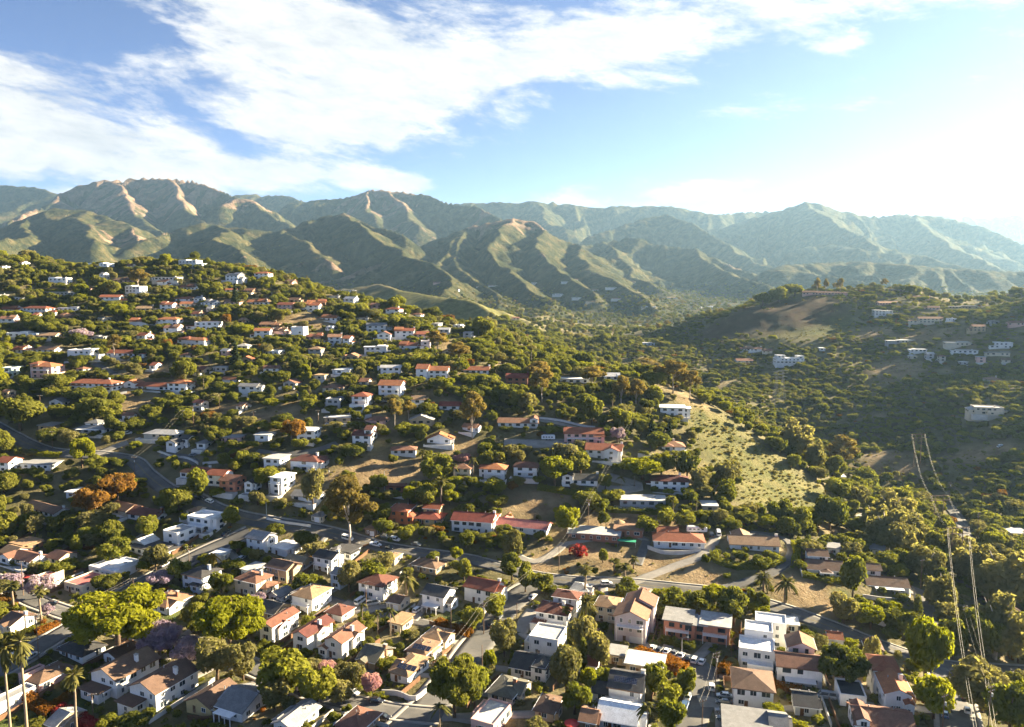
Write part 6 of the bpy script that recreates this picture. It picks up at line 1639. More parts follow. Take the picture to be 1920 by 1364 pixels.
# one body of vegetation per kind of plant, its members set out by geometry nodes
def stuff_object(name, label, pns):
    rows = [(*q, i) for i, pn in enumerate(pns) for q in PTS[pn]]
    P = np.array(rows)
    me_ = bpy.data.meshes.new(name)
    me_.vertices.add(len(P)); me_.vertices.foreach_set('co', P[:, :3].astype(np.float32).ravel())
    sc_ = np.stack([P[:, 3], P[:, 3], P[:, 4]], -1).astype(np.float32)
    me_.attributes.new('scl', 'FLOAT_VECTOR', 'POINT').data.foreach_set('vector', sc_.ravel())
    ro = np.zeros((len(P), 3), np.float32); ro[:, 2] = P[:, 5]
    me_.attributes.new('rot', 'FLOAT_VECTOR', 'POINT').data.foreach_set('vector', ro.ravel())
    me_.attributes.new('idx', 'INT', 'POINT').data.foreach_set('value', P[:, 6].astype(np.int32))
    o = link(name, me_, None, kind='stuff', label=label)
    ng = bpy.data.node_groups.new(name, 'GeometryNodeTree')
    ng.interface.new_socket('Geometry', in_out='INPUT', socket_type='NodeSocketGeometry')
    ng.interface.new_socket('Geometry', in_out='OUTPUT', socket_type='NodeSocketGeometry')
    N_, Lk = ng.nodes, ng.links.new
    gi, go = N_.new('NodeGroupInput'), N_.new('NodeGroupOutput')
    ip, jn = N_.new('GeometryNodeInstanceOnPoints'), N_.new('GeometryNodeJoinGeometry')
    for pn in pns:
        pr = PROTO[pn]
        cv = np.empty(len(pr['crown'].vertices) * 3, np.float32); pr['crown'].vertices.foreach_get('co', cv)
        cf = np.empty(len(pr['crown'].loops), np.int32); pr['crown'].loops.foreach_get('vertex_index', cf)
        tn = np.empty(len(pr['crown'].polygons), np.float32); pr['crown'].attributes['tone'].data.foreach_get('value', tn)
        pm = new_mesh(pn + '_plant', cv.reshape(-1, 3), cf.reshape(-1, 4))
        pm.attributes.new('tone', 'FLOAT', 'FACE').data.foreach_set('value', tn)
        pm.materials.append(pr['crown'].materials[0])
        oi = N_.new('GeometryNodeObjectInfo')
        oi.inputs[0].default_value = bpy.data.objects.new(pn + '_plant', pm)
        oi.inputs['As Instance'].default_value = True
        Lk(oi.outputs['Geometry'], jn.inputs[0])
    at_ = []
    for nm_, ty in (('scl', 'FLOAT_VECTOR'), ('rot', 'FLOAT_VECTOR'), ('idx', 'INT')):
        a_ = N_.new('GeometryNodeInputNamedAttribute'); a_.data_type = ty; a_.inputs[0].default_value = nm_; at_.append(a_)
    e2r = N_.new('FunctionNodeEulerToRotation')
    ip.inputs['Pick Instance'].default_value = True
    Lk(gi.outputs[0], ip.inputs['Points']); Lk(jn.outputs[0], ip.inputs['Instance'])
    Lk(at_[0].outputs[0], ip.inputs['Scale']); Lk(at_[1].outputs[0], e2r.inputs[0]); Lk(e2r.outputs[0], ip.inputs['Rotation'])
    Lk(at_[2].outputs[0], ip.inputs['Instance Index'])
    Lk(ip.outputs[0], go.inputs[0])
    md = o.modifiers.new('plants', 'NODES'); md.node_group = ng
    return o


STUFFN = dict(oak=('oak_woodland', 'dark oaks covering the hillsides and valley'), green=('leafy_woodland', 'leafy green trees filling the slopes'), olive=('grey_woodland', 'grey-green trees mixed into the woods'), gum=('eucalyptus_woodland', 'eucalyptus scattered through the valley'), bright=('pale_woodland', 'yellow-green trees dotted over the slopes'), rust=('rusty_woodland', 'rust tinted trees dotted over the slopes'),
              shrub=('shrubbery', 'green garden shrubs between the houses'), dshrub=('dark_shrubbery', 'dark shrubs between the houses'), oshrub=('orange_shrubbery', 'orange tinged shrubs between the houses'), scrub=('chaparral_scrub', 'dry scrub on the grassy spur and bare slopes'))
for kd in sorted({pn.rstrip('0123456789') for pn in PTS}):
    stuff_object(*STUFFN[kd], sorted(pn for pn in PTS if pn.rstrip('0123456789') == kd))
print('PLANTS', {k: len(v) for k, v in PTS.items()}, 'singles', int(single.sum()))

# ------------------------------------------------------------------ vehicles
CARC = dict(white=(.80, .80, .79), black=(.02, .02, .022), grey=(.16, .165, .17), silver=(.50, .51, .52), red=(.42, .03, .03), blue=(.08, .14, .26))
for k, c in CARC.items():
    m, n, bs = material('car_' + k)
    n.put(bs.inputs['Base Color'], (*c, 1)); n.put(bs.inputs['Roughness'], .28); n.put(bs.inputs['Coat Weight'], .6); n.put(bs.inputs['Metallic'], .35 if k in ('silver', 'grey') else 0)
    MATS['car_' + k] = m
paint('tyre', (.02, .02, .02), .9, .1, 2, .2, False)
paint('lamp_clear', (.75, .75, .72), .2, .05, 2, .6, False)
paint('lamp_red', (.35, .01, .01), .3, .05, 2, .6, False)


def loft(sections, name):
    """closed rings of equal length along x"""
    b = MB(); k = len(sections[0])
    for s in sections: b.v += [tuple(p) for p in s]
    for i in range(len(sections) - 1):
        for j in range(k):
            b.f.append((i * k + j, i * k + (j + 1) % k, (i + 1) * k + (j + 1) % k, (i + 1) * k + j))
    b.f.append(tuple(range(k))[::-1]); e = (len(sections) - 1) * k
    b.f.append(tuple(e + j for j in range(k)))
    me_ = b.mesh(name, False)
    return me_


def ring(x, hw, z0, z1, r=.12):
    return [(x, -hw, z0 + r), (x, -hw + r, z0), (x, hw - r, z0), (x, hw, z0 + r), (x, hw, z1 - r), (x, hw - r, z1), (x, -hw + r, z1), (x, -hw, z1 - r)]


def car_meshes(t):
    if t == 'sedan': L, W_, zb, zr, cab = 4.6, .90, .88, 1.42, ((-1.75, .90), (-1.05, 1.40), (.45, 1.42), (1.2, .92))
    elif t == 'suv': L, W_, zb, zr, cab = 4.7, .95, 1.02, 1.72, ((-2.2, 1.02), (-1.9, 1.68), (.5, 1.72), (1.15, 1.05))
    elif t == 'pickup': L, W_, zb, zr, cab = 5.5, .97, 1.05, 1.80, ((-.75, 1.05), (-.6, 1.76), (.75, 1.80), (1.4, 1.07))
    else: L, W_, zb, zr, cab = 5.3, 1.0, 1.25, 2.15, ((-2.6, 1.25), (-2.5, 2.10), (1.3, 2.15), (2.1, 1.30))
    h = L / 2
    body = loft([ring(-h, W_ * .82, .42, zb * .92, .1), ring(-h + .25, W_, .30, zb, .14), ring(-h * .45, W_, .28, zb, .14), ring(h * .3, W_, .28, zb, .14), ring(h * .62, W_, .30, zb * .93, .14), ring(h - .22, W_ * .95, .34, zb * .80, .14), ring(h, W_ * .78, .42, zb * .68, .1)], 'body')
    (x0, z0), (x1, z1), (x2, z2), (x3, z3) = cab
    cabin = MB()
    a, c_ = W_ - .08, W_ - .26
    cabin.v = [(x0, -a, z0 - .05), (x0, a, z0 - .05), (x1, -c_, z1 - .06), (x1, c_, z1 - .06), (x2, -c_, z2 - .06), (x2, c_, z2 - .06), (x3, -a, z3 - .05), (x3, a, z3 - .05)]
    cabin.f = [(0, 2, 3, 1), (2, 4, 5, 3), (4, 6, 7, 5), (0, 6, 4, 2), (1, 3, 5, 7)]
    roof = MB().box(x1 - .05, x2 + .08, -c_ - .03, c_ + .03, z1 - .055, z1 + .04)
    for s in (-1, 1):
        for (p, q) in (((x0, s * a, z0), (x1, s * c_, z1)), ((x2, s * c_, z2), (x3, s * a, z3)), (((x0 + x3) / 2 - .2, s * a, z0), ((x1 + x2) / 2 - .1, s * c_, z1))):
            roof.tube([p, q], .055, 4)
    return dict(body=body, window=cabin.mesh('window'), roof=roof.mesh('roof'), L=L, W=W_)


def wheel_mesh():
    return MB().tube([(0, -.11, 0), (0, .11, 0)], .33, 12).mesh('tyre')


CM = {}


def car(px, py, t, col, ang, label):
    if t not in CM:
        CM[t] = car_meshes(t)
        CM['tyre'] = CM.get('tyre') or wheel_mesh(); CM['rim'] = CM.get('rim') or MB().tube([(0, -.125, 0), (0, .125, 0)], .20, 8).mesh('rim')
        CM['lamp'] = CM.get('lamp') or MB().box(-.05, .05, -.17, .17, -.08, .08).mesh('headlight'); CM['tail'] = CM.get('tail') or MB().box(-.05, .05, -.14, .14, -.09, .09).mesh('tail_light')
    M_ = CM[t]
    p = spot(px, py)
    nm = dict(sedan='parked_car', suv='parked_suv', pickup='pickup_truck', van='parked_van')[t]
    o = empty(nm, (p[0], p[1], p[2] + .20), R(ang), label=label, category='car' if t in ('sedan', 'suv') else ('truck' if t == 'pickup' else 'van'), group='parked cars and vans')
    # lie along the slope of the street
    f = np.array([math.cos(R(ang)), math.sin(R(ang))])
    zf, zk = (float(ground_z(p[0] + s * f[0] * 1.5, p[1] + s * f[1] * 1.5)) for s in (1, -1))
    zl, zr_ = (float(ground_z(p[0] - s * f[1] * .8, p[1] + s * f[0] * .8)) for s in (1, -1))
    o.rotation_euler = (math.atan2(zl - zr_, 1.6), -math.atan2(zf - zk, 3.0), R(ang))
    for part in ('body', 'roof'):
        q = link(part, M_[part], MATS['car_white'], o)
        q.material_slots[0].link = 'OBJECT'; q.material_slots[0].material = MATS['car_' + col]
    link('window', M_['window'], MATS['glass'], o)
    h = M_['L'] / 2
    for sx in (-.62, .62):
        for sy in (-1, 1):
            wq = empty('wheel', (sx * h, sy * (M_['W'] - .1), .33)); wq.parent = o
            link('tyre', CM['tyre'], MATS['tyre'], wq); link('rim', CM['rim'], MATS['steel'], wq)
    for sy in (-1, 1):
        link('headlight', CM['lamp'], MATS['lamp_clear'], o).location = (h - .06, sy * M_['W'] * .62, .64)
        link('tail_light', CM['tail'], MATS['lamp_red'], o).location = (-h + .04, sy * M_['W'] * .66, .78)
    return o


def heading(a, b_):
    p, q = spot(*a), spot(*b_)
    return math.degrees(math.atan2(q[1] - p[1], q[0] - p[0]))


hA, hB, hC = heading((0, 1258), (150, 1168)), heading((613, 999), (740, 1031)), heading((895, 1212), (955, 1135))
hA2, hE, hF = heading((230, 1115), (370, 1042)), heading((1300, 1345), (1314, 1307)), heading((1802, 1364), (1788, 1310))
CARS = [
    (22, 1236, 'sedan', 'white', hA, 'white car parked on the left street, front one of two'), (58, 1236, 'pickup', 'silver', hA, 'silver pickup parked on the left street beside the white car'), (252, 1122, 'sedan', 'white', hA2, 'white car parked near the pole on the left street'), (296, 1092, 'suv', 'white', hA2, 'white car half under the grey lilac jacaranda'), (310, 1062, 'sedan', 'white', hA2, 'white car parked in front of the olive street tree'), (240, 1096, 'sedan', 'black', hA2, 'black car parked by the long white flat roofed house'), (96, 1136, 'sedan', 'black', 200, 'black car on the cross street beside the jacaranda'),
    (453, 1050, 'sedan', 'silver', hA2, 'silver car on the lane below the grey gabled house'), (489, 1080, 'sedan', 'white', hA2 - 90, 'white hatchback beside the white flat garage'), (424, 1004, 'sedan', 'black', hA2, 'black car beside the flat roofed house with porch'), (393, 943, 'suv', 'white', hB + 170, 'white wagon parked by the salmon pink house'), (374, 937, 'sedan', 'black', hB, 'black car parked left of the white wagon'),
    (652, 1013, 'van', 'white', hB, 'white van parked beneath the giant eucalyptus'), (741, 1015, 'suv', 'white', hB, 'white wagon parked above the main road'), (704, 1024, 'pickup', 'white', hB, 'white pickup parked beside the main road'), (729, 1030, 'sedan', 'black', hB, 'black car behind the white pickup'), (780, 1024, 'sedan', 'grey', hB, 'grey car right of the white wagon on the main road'), (722, 1009, 'sedan', 'grey', hB, 'grey car left of the white wagon on the main road'),
    (676, 1132, 'van', 'white', 60, 'white box van in the forecourt of the maroon hip house'), (700, 1136, 'van', 'silver', 20, 'silver van beside the box van'), (783, 1148, 'suv', 'white', 62, 'white hatchback on the drive of the charcoal gabled house'), (872, 1240, 'pickup', 'red', hC, 'red pickup parked on the wide worn street'), (921, 1176, 'sedan', 'black', hC, 'black car beside the bank on the wide street'), (936, 1162, 'suv', 'grey', hC, 'grey car farther up the wide street'),
    (706, 1320, 'sedan', 'black', -20, 'black car on the bottom street'), (718, 1350, 'sedan', 'black', -15, 'black car nearest the bottom edge'), (661, 1303, 'sedan', 'white', -30, 'white car under the street trees at the bottom'),
    (1224, 1220, 'sedan', 'white', 62, 'white car, leftmost in the car park row'), (1236, 1223, 'sedan', 'black', 62, 'black car, second in the car park row'), (1250, 1226, 'sedan', 'white', 62, 'white car, third in the car park row'), (1264, 1230, 'sedan', 'grey', 62, 'grey car, fourth in the car park row'), (1277, 1234, 'sedan', 'silver', 62, 'silver car, fifth in the car park row'), (1290, 1239, 'sedan', 'black', 62, 'black car, sixth in the car park row'), (1303, 1243, 'suv', 'white', 62, 'white suv, seventh in the car park row'), (1316, 1246, 'sedan', 'white', 62, 'white car, rightmost in the car park row'),
    (1008, 1143, 'sedan', 'black', 150, 'black car in the forecourt of the tower house'), (999, 1123, 'sedan', 'white', 60, 'white car uphill of the tower house forecourt'), (1334, 1294, 'suv', 'white', 75, 'white suv driving beside the utility pole in the lane'), (1358, 1310, 'sedan', 'silver', 170, 'silver car, farthest of four beside the lane'), (1357, 1322, 'sedan', 'black', 170, 'black car, second of four beside the lane'), (1357, 1338, 'sedan', 'grey', 170, 'grey car, third of four beside the lane'), (1359, 1352, 'sedan', 'black', 170, 'black car, nearest of four beside the lane'), (1290, 1312, 'sedan', 'white', hE, 'white car parked under the lane trees'), (1284, 1328, 'suv', 'blue', hE, 'blue car parked under the lane trees'),
    (1434, 1276, 'sedan', 'white', 70, 'white car beside the tall white apartment house'), (1137, 1098, 'suv', 'white', 5, 'white car on the main road above the conifers'), (1814, 1338, 'sedan', 'white', hF, 'white car parked in the bottom right side street'), (1808, 1314, 'sedan', 'black', hF, 'black car parked in the bottom right side street'), (1771, 1346, 'sedan', 'blue', hF, 'blue car on the pale drive of the villa'), (1549, 1312, 'van', 'silver', 165, 'silver van between the flat roofed garage and hedge'),
    (1334, 1006, 'suv', 'black', 80, 'black suv beside the white trailer'), (1347, 1004, 'van', 'white', 80, 'white van right of the trailer'), (1382, 1000, 'sedan', 'grey', 20, 'grey car behind the tan roofed ranch'), (240, 815, 'suv', 'white', 10, 'white car beside the grey hip roofed ranch'), (362, 856, 'sedan', 'grey', 160, 'grey car in the carport below the flat house'), (1875, 838, 'sedan', 'white', 10, 'white car on the far canyon slope'), (1075, 828, 'sedan', 'silver', 5, 'silver car on the pale parking terrace')]
for a in CARS: car(*a)


def trailer(px, py, L, h, ang, label, name):
    p = spot(px, py)
    o = empty(name, (p[0], p[1], p[2] + .1), R(ang), label=label, category='trailer')
    link('body', loft([ring(-L / 2, 1.1, .6, h - .2, .2), ring(-L / 2 + .3, 1.2, .5, h, .25), ring(L / 2 - .5, 1.2, .5, h, .25), ring(L / 2, 1.05, .7, h - .5, .2)], 'body'), MATS['car_white'], o)
    for k in range(4):
        link('window', shared('trw', lambda: MB().box(-.5, .5, -.04, .04, -.3, .3).mesh('window')), MATS['glass'], o).location = (-L * .33 + k * L * .2, -1.2, h * .62)
    for sx in (-.12, .12):
        for sy in (-1, 1): link('wheel', CM['tyre'], MATS['tyre'], o).location = (sx * L, sy * .95, .33)


trailer(1306, 1000, 9.0, 3.0, -4, 'long white travel trailer above the terracotta ranch', 'travel_trailer')
trailer(1028, 826, 7.5, 2.9, -3, 'white bus parked on the pale terrace', 'parked_bus')

# ------------------------------------------------------------------ utility poles, towers, wires
POLETOP = {}


def pole(px, yb, yt, label, arms=1, ang=20, lamp=False):
    p = spot(px, yb)
    dist = math.hypot(np.hypot(p[0], p[1]), CAM_Z - p[2])
    h = float(np.clip((yb - yt) * dist / FPX / .92, 6, 15))
    nm = 'street_lamp' if lamp else 'utility_pole'
    o = empty(nm, tuple(p), R(ang), label=label, category='lamp' if lamp else 'pole', group='street lamps' if lamp else 'wooden utility poles')
    link('post', MB().tube([(0, 0, -1), (0, 0, h)], [.16, .11], 7).mesh('post'), MATS['steel' if lamp else 'pole_wood'], o)
    if lamp:
        link('arm', MB().tube([(0, 0, h), (.8, 0, h + .3), (1.9, 0, h + .3)], .05, 5).mesh('arm'), MATS['steel'], o)
        link('lamp_head', MB().box(1.6, 2.3, -.15, .15, h + .18, h + .3).mesh('lamp_head'), MATS['steel'], o)
    for k in range(arms if not lamp else 0):
        z_ = h - .4 - 1.1 * k
        a = link('crossarm', MB().box(-1.25, 1.25, -.10, .02 - .12, z_ - .07, z_ + .07).box(-1.25, 1.25, -.16, -.04, z_ - .08, z_ + .08).mesh('crossarm'), MATS['pole_wood'], o)
        for x_ in (-1.1, -.5, .5, 1.1):
            link('insulator', shared('ins', lambda: MB().tube([(0, 0, 0), (0, 0, .2)], [.06, .04], 6).mesh('insulator')), MATS['lamp_clear'], a).location = (x_, -.1, z_ + .08)
    if not lamp and arms and int(px) % 2:
        t = link('transformer', shared('transf', lambda: MB().tube([(0, -.38, -.45), (0, -.38, .45)], .24, 8).mesh('transformer')), MATS['steel'], o); t.location = (0, 0, h - 2.3)
    c, s_ = math.cos(R(ang)), math.sin(R(ang))
    POLETOP[(px, yb)] = [np.array([p[0] + q * c, p[1] + q * s_, p[2] + h - .1]) for q in (-1.1, -.5, .5, 1.1)]
    return o


POLES = [(252, 1136, 1094, 'utility pole at the kerb by the parked white car', 1), (44, 1118, 1068, 'utility pole beside the left jacaranda', 1), (73, 1236, 1170, 'utility pole beside the pickup on the left street', 1), (355, 1060, 1030, 'utility pole on the street above the golden palm', 2), (175, 1348, 1312, 'short utility pole behind the red hedge', 1), (687, 1142, 1096, 'utility pole in front of the maroon hip house', 1), (846, 1196, 1141, 'utility pole left of the clipped red hedge', 1), (907, 1190, 1136, 'utility pole on the bank of the wide street', 2), (812, 1297, 1248, 'utility pole behind the dark tree pair', 1), (904, 1257, 1216, 'plain utility pole beside the wide street', 0),
         (523, 1108, 1077, 'utility pole beside the tan two storey house', 0), (1048, 1070, 1027, 'utility pole on the dry slope left of the bougainvillea', 1), (1341, 1305, 1235, 'tall utility pole beside the car park lane', 2), (1316, 1370, 1322, 'utility pole at the bottom edge of the lane', 1), (969, 1175, 1136, 'utility pole on the far side of the wide street', 0), (1726, 1103, 1060, 'utility pole at the top of the asphalt spur', 1), (1805, 1200, 1150, 'utility pole beneath the transmission wires', 2), (1767, 1370, 1318, 'utility pole at the bottom right corner', 1), (1851, 1390, 1305, 'tall utility pole under the wires at bottom right', 2),
         (412, 772, 743, 'utility pole on the scrubby slope, upper of three', 1), (363, 802, 768, 'utility pole on the scrubby slope, middle of three', 1), (343, 799, 774, 'utility pole on the scrubby slope, lower of three', 1), (476, 794, 775, 'utility pole by the brown slope', 1), (160, 786, 767, 'utility pole above the grey hip ranch', 1), (76, 765, 747, 'utility pole behind the large round tree at left', 1), (99, 842, 816, 'utility pole beside the left hillside road', 1), (253, 884, 862, 'utility pole at the road bend', 1), (617, 904, 879, 'utility pole right of the balcony house', 1), (597, 795, 772, 'utility pole by the grey concrete house', 1), (1103, 988, 942, 'utility pole above the crescent house', 2), (1190, 800, 775, 'utility pole on the wooded slope below the gum trees', 1), (1832, 1012, 948, 'tall three armed pole by the canyon road', 3), (1779, 946, 888, 'pole on the shaded canyon side', 2), (1915, 1050, 996, 'pole beside the white block at the right edge', 2)]
for a in POLES: pole(a[0], a[1], a[2], a[3], a[4], 25)
for px, yb, yt, lb in [(721, 922, 887, 'street lamp on the dirt lot'), (500, 975, 946, 'street lamp beside the main road'), (1278, 1232, 1212, 'lamp post in the car park')]: pole(px, yb, yt, lb, 0, 10, True)


def lattice(px, yb, yt, label, Y=None, legs='lattice'):
    p = spot(px, yb) if Y is None else at(px, yb, Y)
    if Y is not None: p[2] = float(ground_z(p[0], p[1]))
    dist = math.hypot(np.hypot(p[0], p[1]), CAM_Z - p[2])
    h = float(np.clip((yb - yt) * dist / FPX, 14, 40))
    o = empty('transmission_tower', tuple(p), R(8), label=label, category='pylon', group='transmission towers')
    if legs == 'frame':
        for s in (-2.6, 2.6): link('post', MB().tube([(s, 0, -1), (s, 0, h)], [.22, .16], 7).mesh('post'), MATS['pole_wood'], o)
        for z_ in (h - .5, h - 3.2): link('crossarm', MB().box(-6, 6, -.15, .15, z_ - .15, z_ + .15).mesh('crossarm'), MATS['pole_wood'], o)
        link('brace', MB().tube([(-2.6, 0, h - 9), (2.6, 0, h - 3.2)], .1, 5).tube([(2.6, 0, h - 9), (-2.6, 0, h - 3.2)], .1, 5).mesh('brace'), MATS['pole_wood'], o)
    else:
        b = MB()
        r0, r1 = 2.6, .6
        for sx in (-1, 1):
            for sy in (-1, 1): b.tube([(sx * r0, sy * r0, -1), (sx * r1, sy * r1, h * .8), (sx * r1, sy * r1, h)], .07, 4)
        for k in range(7):
            t0, t1 = k / 7 * .8, (k + 1) / 7 * .8
            q0, q1 = r0 + (r1 - r0) * t0 / .8, r0 + (r1 - r0) * t1 / .8
            for s in (-1, 1):
                b.tube([(-q0, s * q0, h * t0), (q1, s * q1, h * t1)], .035, 4); b.tube([(q0, s * q0, h * t0), (-q1, s * q1, h * t1)], .035, 4)
                b.tube([(s * q0, -q0, h * t0), (s * q1, q1, h * t1)], .035, 4)
        link('mast', b.mesh('mast'), MATS['tower_steel'], o)
        for z_ in (h * .8, h * .9, h * .99): link('crossarm', MB().box(-5, 5, -.25, .25, z_ - .08, z_ + .08).mesh('crossarm'), MATS['tower_steel'], o)
    c, s_ = math.cos(R(8)), math.sin(R(8))
    return [np.array([p[0] + q * c, p[1] + q * s_, p[2] + h - .3]) for q in (-5.5, -4.9, 4.9, 5.5, -2.6, 2.6)]


paint('tower_steel', (.17, .18, .18), .7, .1, 1, .3, False)
paint('wire_metal', (.50, .44, .34), .6, .1, 1, .3, False)


def wire(a, b_, sag, label, r=.026, nseg=24):
    t = np.linspace(0, 1, nseg)[:, None]
    P = a + (b_ - a) * t
    P[:, 2] -= sag * 4 * (t * (1 - t))[:, 0]
    me_ = MB().tube(P - P[0], r, 4, False).mesh('power_line')
    o = link('power_line', me_, MATS['wire_metal'], None, label=label, category='cable', group='overhead wires')
    o.location = P[0]
    return o


t1 = lattice(1720, 850, 797, 'lattice transmission tower standing on the canyon side', Y=545, legs='frame')
t2 = lattice(1757, 1008, 958, 'timber transmission frame rising from the eucalyptus grove', Y=405, legs='frame')
t3 = lattice(1790, 1085, 1018, 'second timber transmission frame nearer the camera', Y=330, legs='frame')
lattice(1453, 790, 733, 'left one of two lattice towers deep in the canyon', Y=700)
lattice(1465, 790, 733, 'right one of two lattice towers deep in the canyon', Y=705)
for px in (1604, 1612): pass
t0 = [at(1850 + q, 1430, 150) for q in (-12, -6, 22, 30, 0, 14)]
NTHW = ['outer left', 'inner left', 'inner right', 'outer right', 'middle left', 'middle right']
for k in range(4):
    wire(t1[k], t2[k], 7.0, f'{NTHW[k]} transmission wire over the canyon, far span')
    wire(t2[k], t3[k], 2.5, f'{NTHW[k]} transmission wire between the two timber frames')
    wire(t3[k], t0[k], 5.0, f'{NTHW[k]} transmission wire sweeping to the bottom right edge')
SP = [((1832, 1012), (1779, 946)), ((1832, 1012), (1915, 1050)), ((1103, 988), (1048, 1070)), ((1103, 988), (1190, 800)), ((1048, 1070), (907, 1190)), ((907, 1190), (812, 1297)), ((363, 802), (412, 772)), ((343, 799), (253, 884)), ((1341, 1305), (1316, 1370)), ((252, 1136), (73, 1236)), ((687, 1142), (846, 1196)), ((1805, 1200), (1851, 1390))]
for i, (a, b_) in enumerate(SP):
    for k in (0, 3):
        A_, B_ = POLETOP[a][k], POLETOP[b_][k]
        la = next(q[3] for q in POLES if (q[0], q[1]) == a); lb = next(q[3] for q in POLES if (q[0], q[1]) == b_)
        l = f'{"left" if k == 0 else "right"} wire strung from the {la}'
        l2 = l if l not in LABELS else f'{"left" if k == 0 else "right"} wire reaching the {lb}'
        LABELS.add(l2)
        wire(A_, B_, 1.6, ' '.join(l2.split()[:16]), .013, 16)

# ------------------------------------------------------------------ hedges, garden walls, fences
def hedge(pts, w, h, leaf, label, seed=0):
    C = path(pts, 1.0)
    rg_ = np.random.default_rng(600 + seed)
    T = np.gradient(C, axis=0); T /= np.linalg.norm(T, axis=1, keepdims=True) + 1e-9
    N_ = np.stack([T[:, 1], -T[:, 0]], -1)
    cent, nn = [], []
    per = int((w + 2 * h) * 16)
    for i in range(len(C)):
        s = rg_.uniform(0, w + 2 * h, per)
        hh = h * (1 + .12 * math.sin(i * .7) + .08 * math.sin(i * 1.9))
        for q in s:
            if q < h: o_, z_, v = -w / 2, q / h * hh, (-1, .15)
            elif q < h + w: o_, z_, v = q - h - w / 2, hh, (0, 1)
            else: o_, z_, v = w / 2, (q - h - w) / h * hh, (1, .15)
            j = rg_.normal(0, .10, 3); al = rg_.uniform(-.5, .5)
            cent.append((C[i, 0] + N_[i, 0] * o_ + T[i, 0] * al + j[0], C[i, 1] + N_[i, 1] * o_ + T[i, 1] * al + j[1], z_ + j[2]))
            nn.append((N_[i, 0] * v[0], N_[i, 1] * v[0], v[1]))
    cent = np.array(cent); nn = np.array(nn) + rg_.normal(0, .5, (len(nn), 3))
    cent[:, 2] += ground_z(cent[:, 0], cent[:, 1])
    org = np.array([C[0, 0], C[0, 1], float(ground_z(*C[0]))])
    V, F = cards(cent - org, nn, rg_.uniform(.25, .5, len(cent)), rg_)
    o = empty('hedge', tuple(org), 0, label=label, category='hedge', group='clipped hedges')
    me_ = crown_mesh('foliage', (V, F, rg_.random(len(F))), LEAF[leaf])
    link('foliage', me_, None, o)
    # dark twiggy core
    core = strip(C, -w / 2 + .2, w / 2 - .2, h - .25, 'branches', LEAF[leaf], 2, h)
    core.parent = o; core.location = -org[0], -org[1], -org[2]


HEDGES = [([(50, 1312), (72, 1330), (96, 1346)], 3, 2.2, 'orange', 'orange red hedge between the tall palms'), ([(108, 1338), (140, 1352), (185, 1375)], 3.5, 2.2, 'red', 'long red topped hedge at the bottom left'), ([(100, 1330), (120, 1318), (135, 1304)], 2.2, 1.8, 'orange', 'short orange hedge right of the pink house'), ([(112, 1255), (150, 1268), (186, 1280)], 2.2, 1.6, 'green', 'clipped green hedge behind the brown gabled house'),
          ([(70, 1190), (90, 1182), (112, 1172)], 2.2, 1.6, 'orange', 'orange hedge by the white cottage at the left junction'), ([(262, 1140), (300, 1118), (330, 1106)], 2.0, 1.8, 'orange', 'orange hedge along the left street'), ([(320, 1108), (345, 1120), (372, 1132)], 2.2, 2.0, 'green', 'green hedge below the pale blue house'), ([(575, 1182), (600, 1170), (615, 1158)], 2.0, 1.6, 'orange', 'orange hedge beside the tan hip roofed house'), ([(820, 1176), (850, 1186), (885, 1194)], 3, 2.6, 'orange', 'tall rusty hedge along the alley corner'),
          ([(1192, 1236), (1225, 1246), (1255, 1256), (1283, 1266)], 5, 3.2, 'orange', 'long orange topped hedge in front of the car park'), ([(1150, 1222), (1172, 1228), (1192, 1234)], 2.0, 1.6, 'green', 'low green hedge left of the long orange hedge'), ([(1240, 1204), (1262, 1210), (1292, 1216)], 3, 1.8, 'oak', 'dark hedge below the left terracotta twin'), ([(1354, 1270), (1362, 1262), (1370, 1250)], 3, 3.0, 'orange', 'orange bush hedge beside the tall white apartment house'), ([(1440, 1290), (1470, 1298), (1505, 1304)], 3, 2.2, 'orange', 'russet hedge below the striped awning'), ([(1548, 1196), (1580, 1206), (1612, 1216)], 2.4, 2.0, 'bright', 'bright clipped hedge along the main road'),
          ([(1338, 1042), (1345, 1055), (1375, 1064), (1410, 1066), (1445, 1062), (1468, 1052)], 3, 1.8, 'green', 'curving hedge round the garden of the tan ranch'), ([(1490, 1060), (1494, 1040), (1488, 1022)], 2.5, 2.2, 'bright', 'bright hedge outside the looping driveway'), ([(1010, 918), (1050, 924), (1085, 928)], 2.6, 1.8, 'green', 'hedge below the black roofed hillside house'), ([(1140, 960), (1180, 962), (1230, 964), (1260, 966)], 2.6, 1.8, 'green', 'clipped hedge below the long grey house'), ([(1090, 1116), (1040, 1112), (1018, 1108)], 2.4, 2.0, 'oak', 'dark hedge above the tower house'),
          ([(1212, 1120), (1240, 1116), (1262, 1118)], 2.4, 2.2, 'bright', 'bright hedge behind the salmon twins'), ([(55, 850), (85, 855), (115, 856)], 2.4, 1.8, 'bright', 'bright hedge below the left hillside road'), ([(1506, 1082), (1540, 1088), (1578, 1094)], 2.4, 1.4, 'green', 'clipped hedge below the brown split level house'), ([(330, 668), (365, 664), (400, 650)], 2.4, 1.6, 'bright', 'curved hedge round the hillside villa terrace'), ([(10, 545), (60, 548), (120, 549)], 3, 2, 'green', 'hedge along the upper left terrace'), ([(1450, 1352), (1480, 1360), (1510, 1366)], 2, 1.4, 'bright', 'low yellow hedge at the bottom edge'), ([(330, 512), (380, 512), (430, 516)], 4, 2.2, 'green', 'long hedge below the white crest mansion')]
for i, a in enumerate(HEDGES): hedge(*a, seed=i)


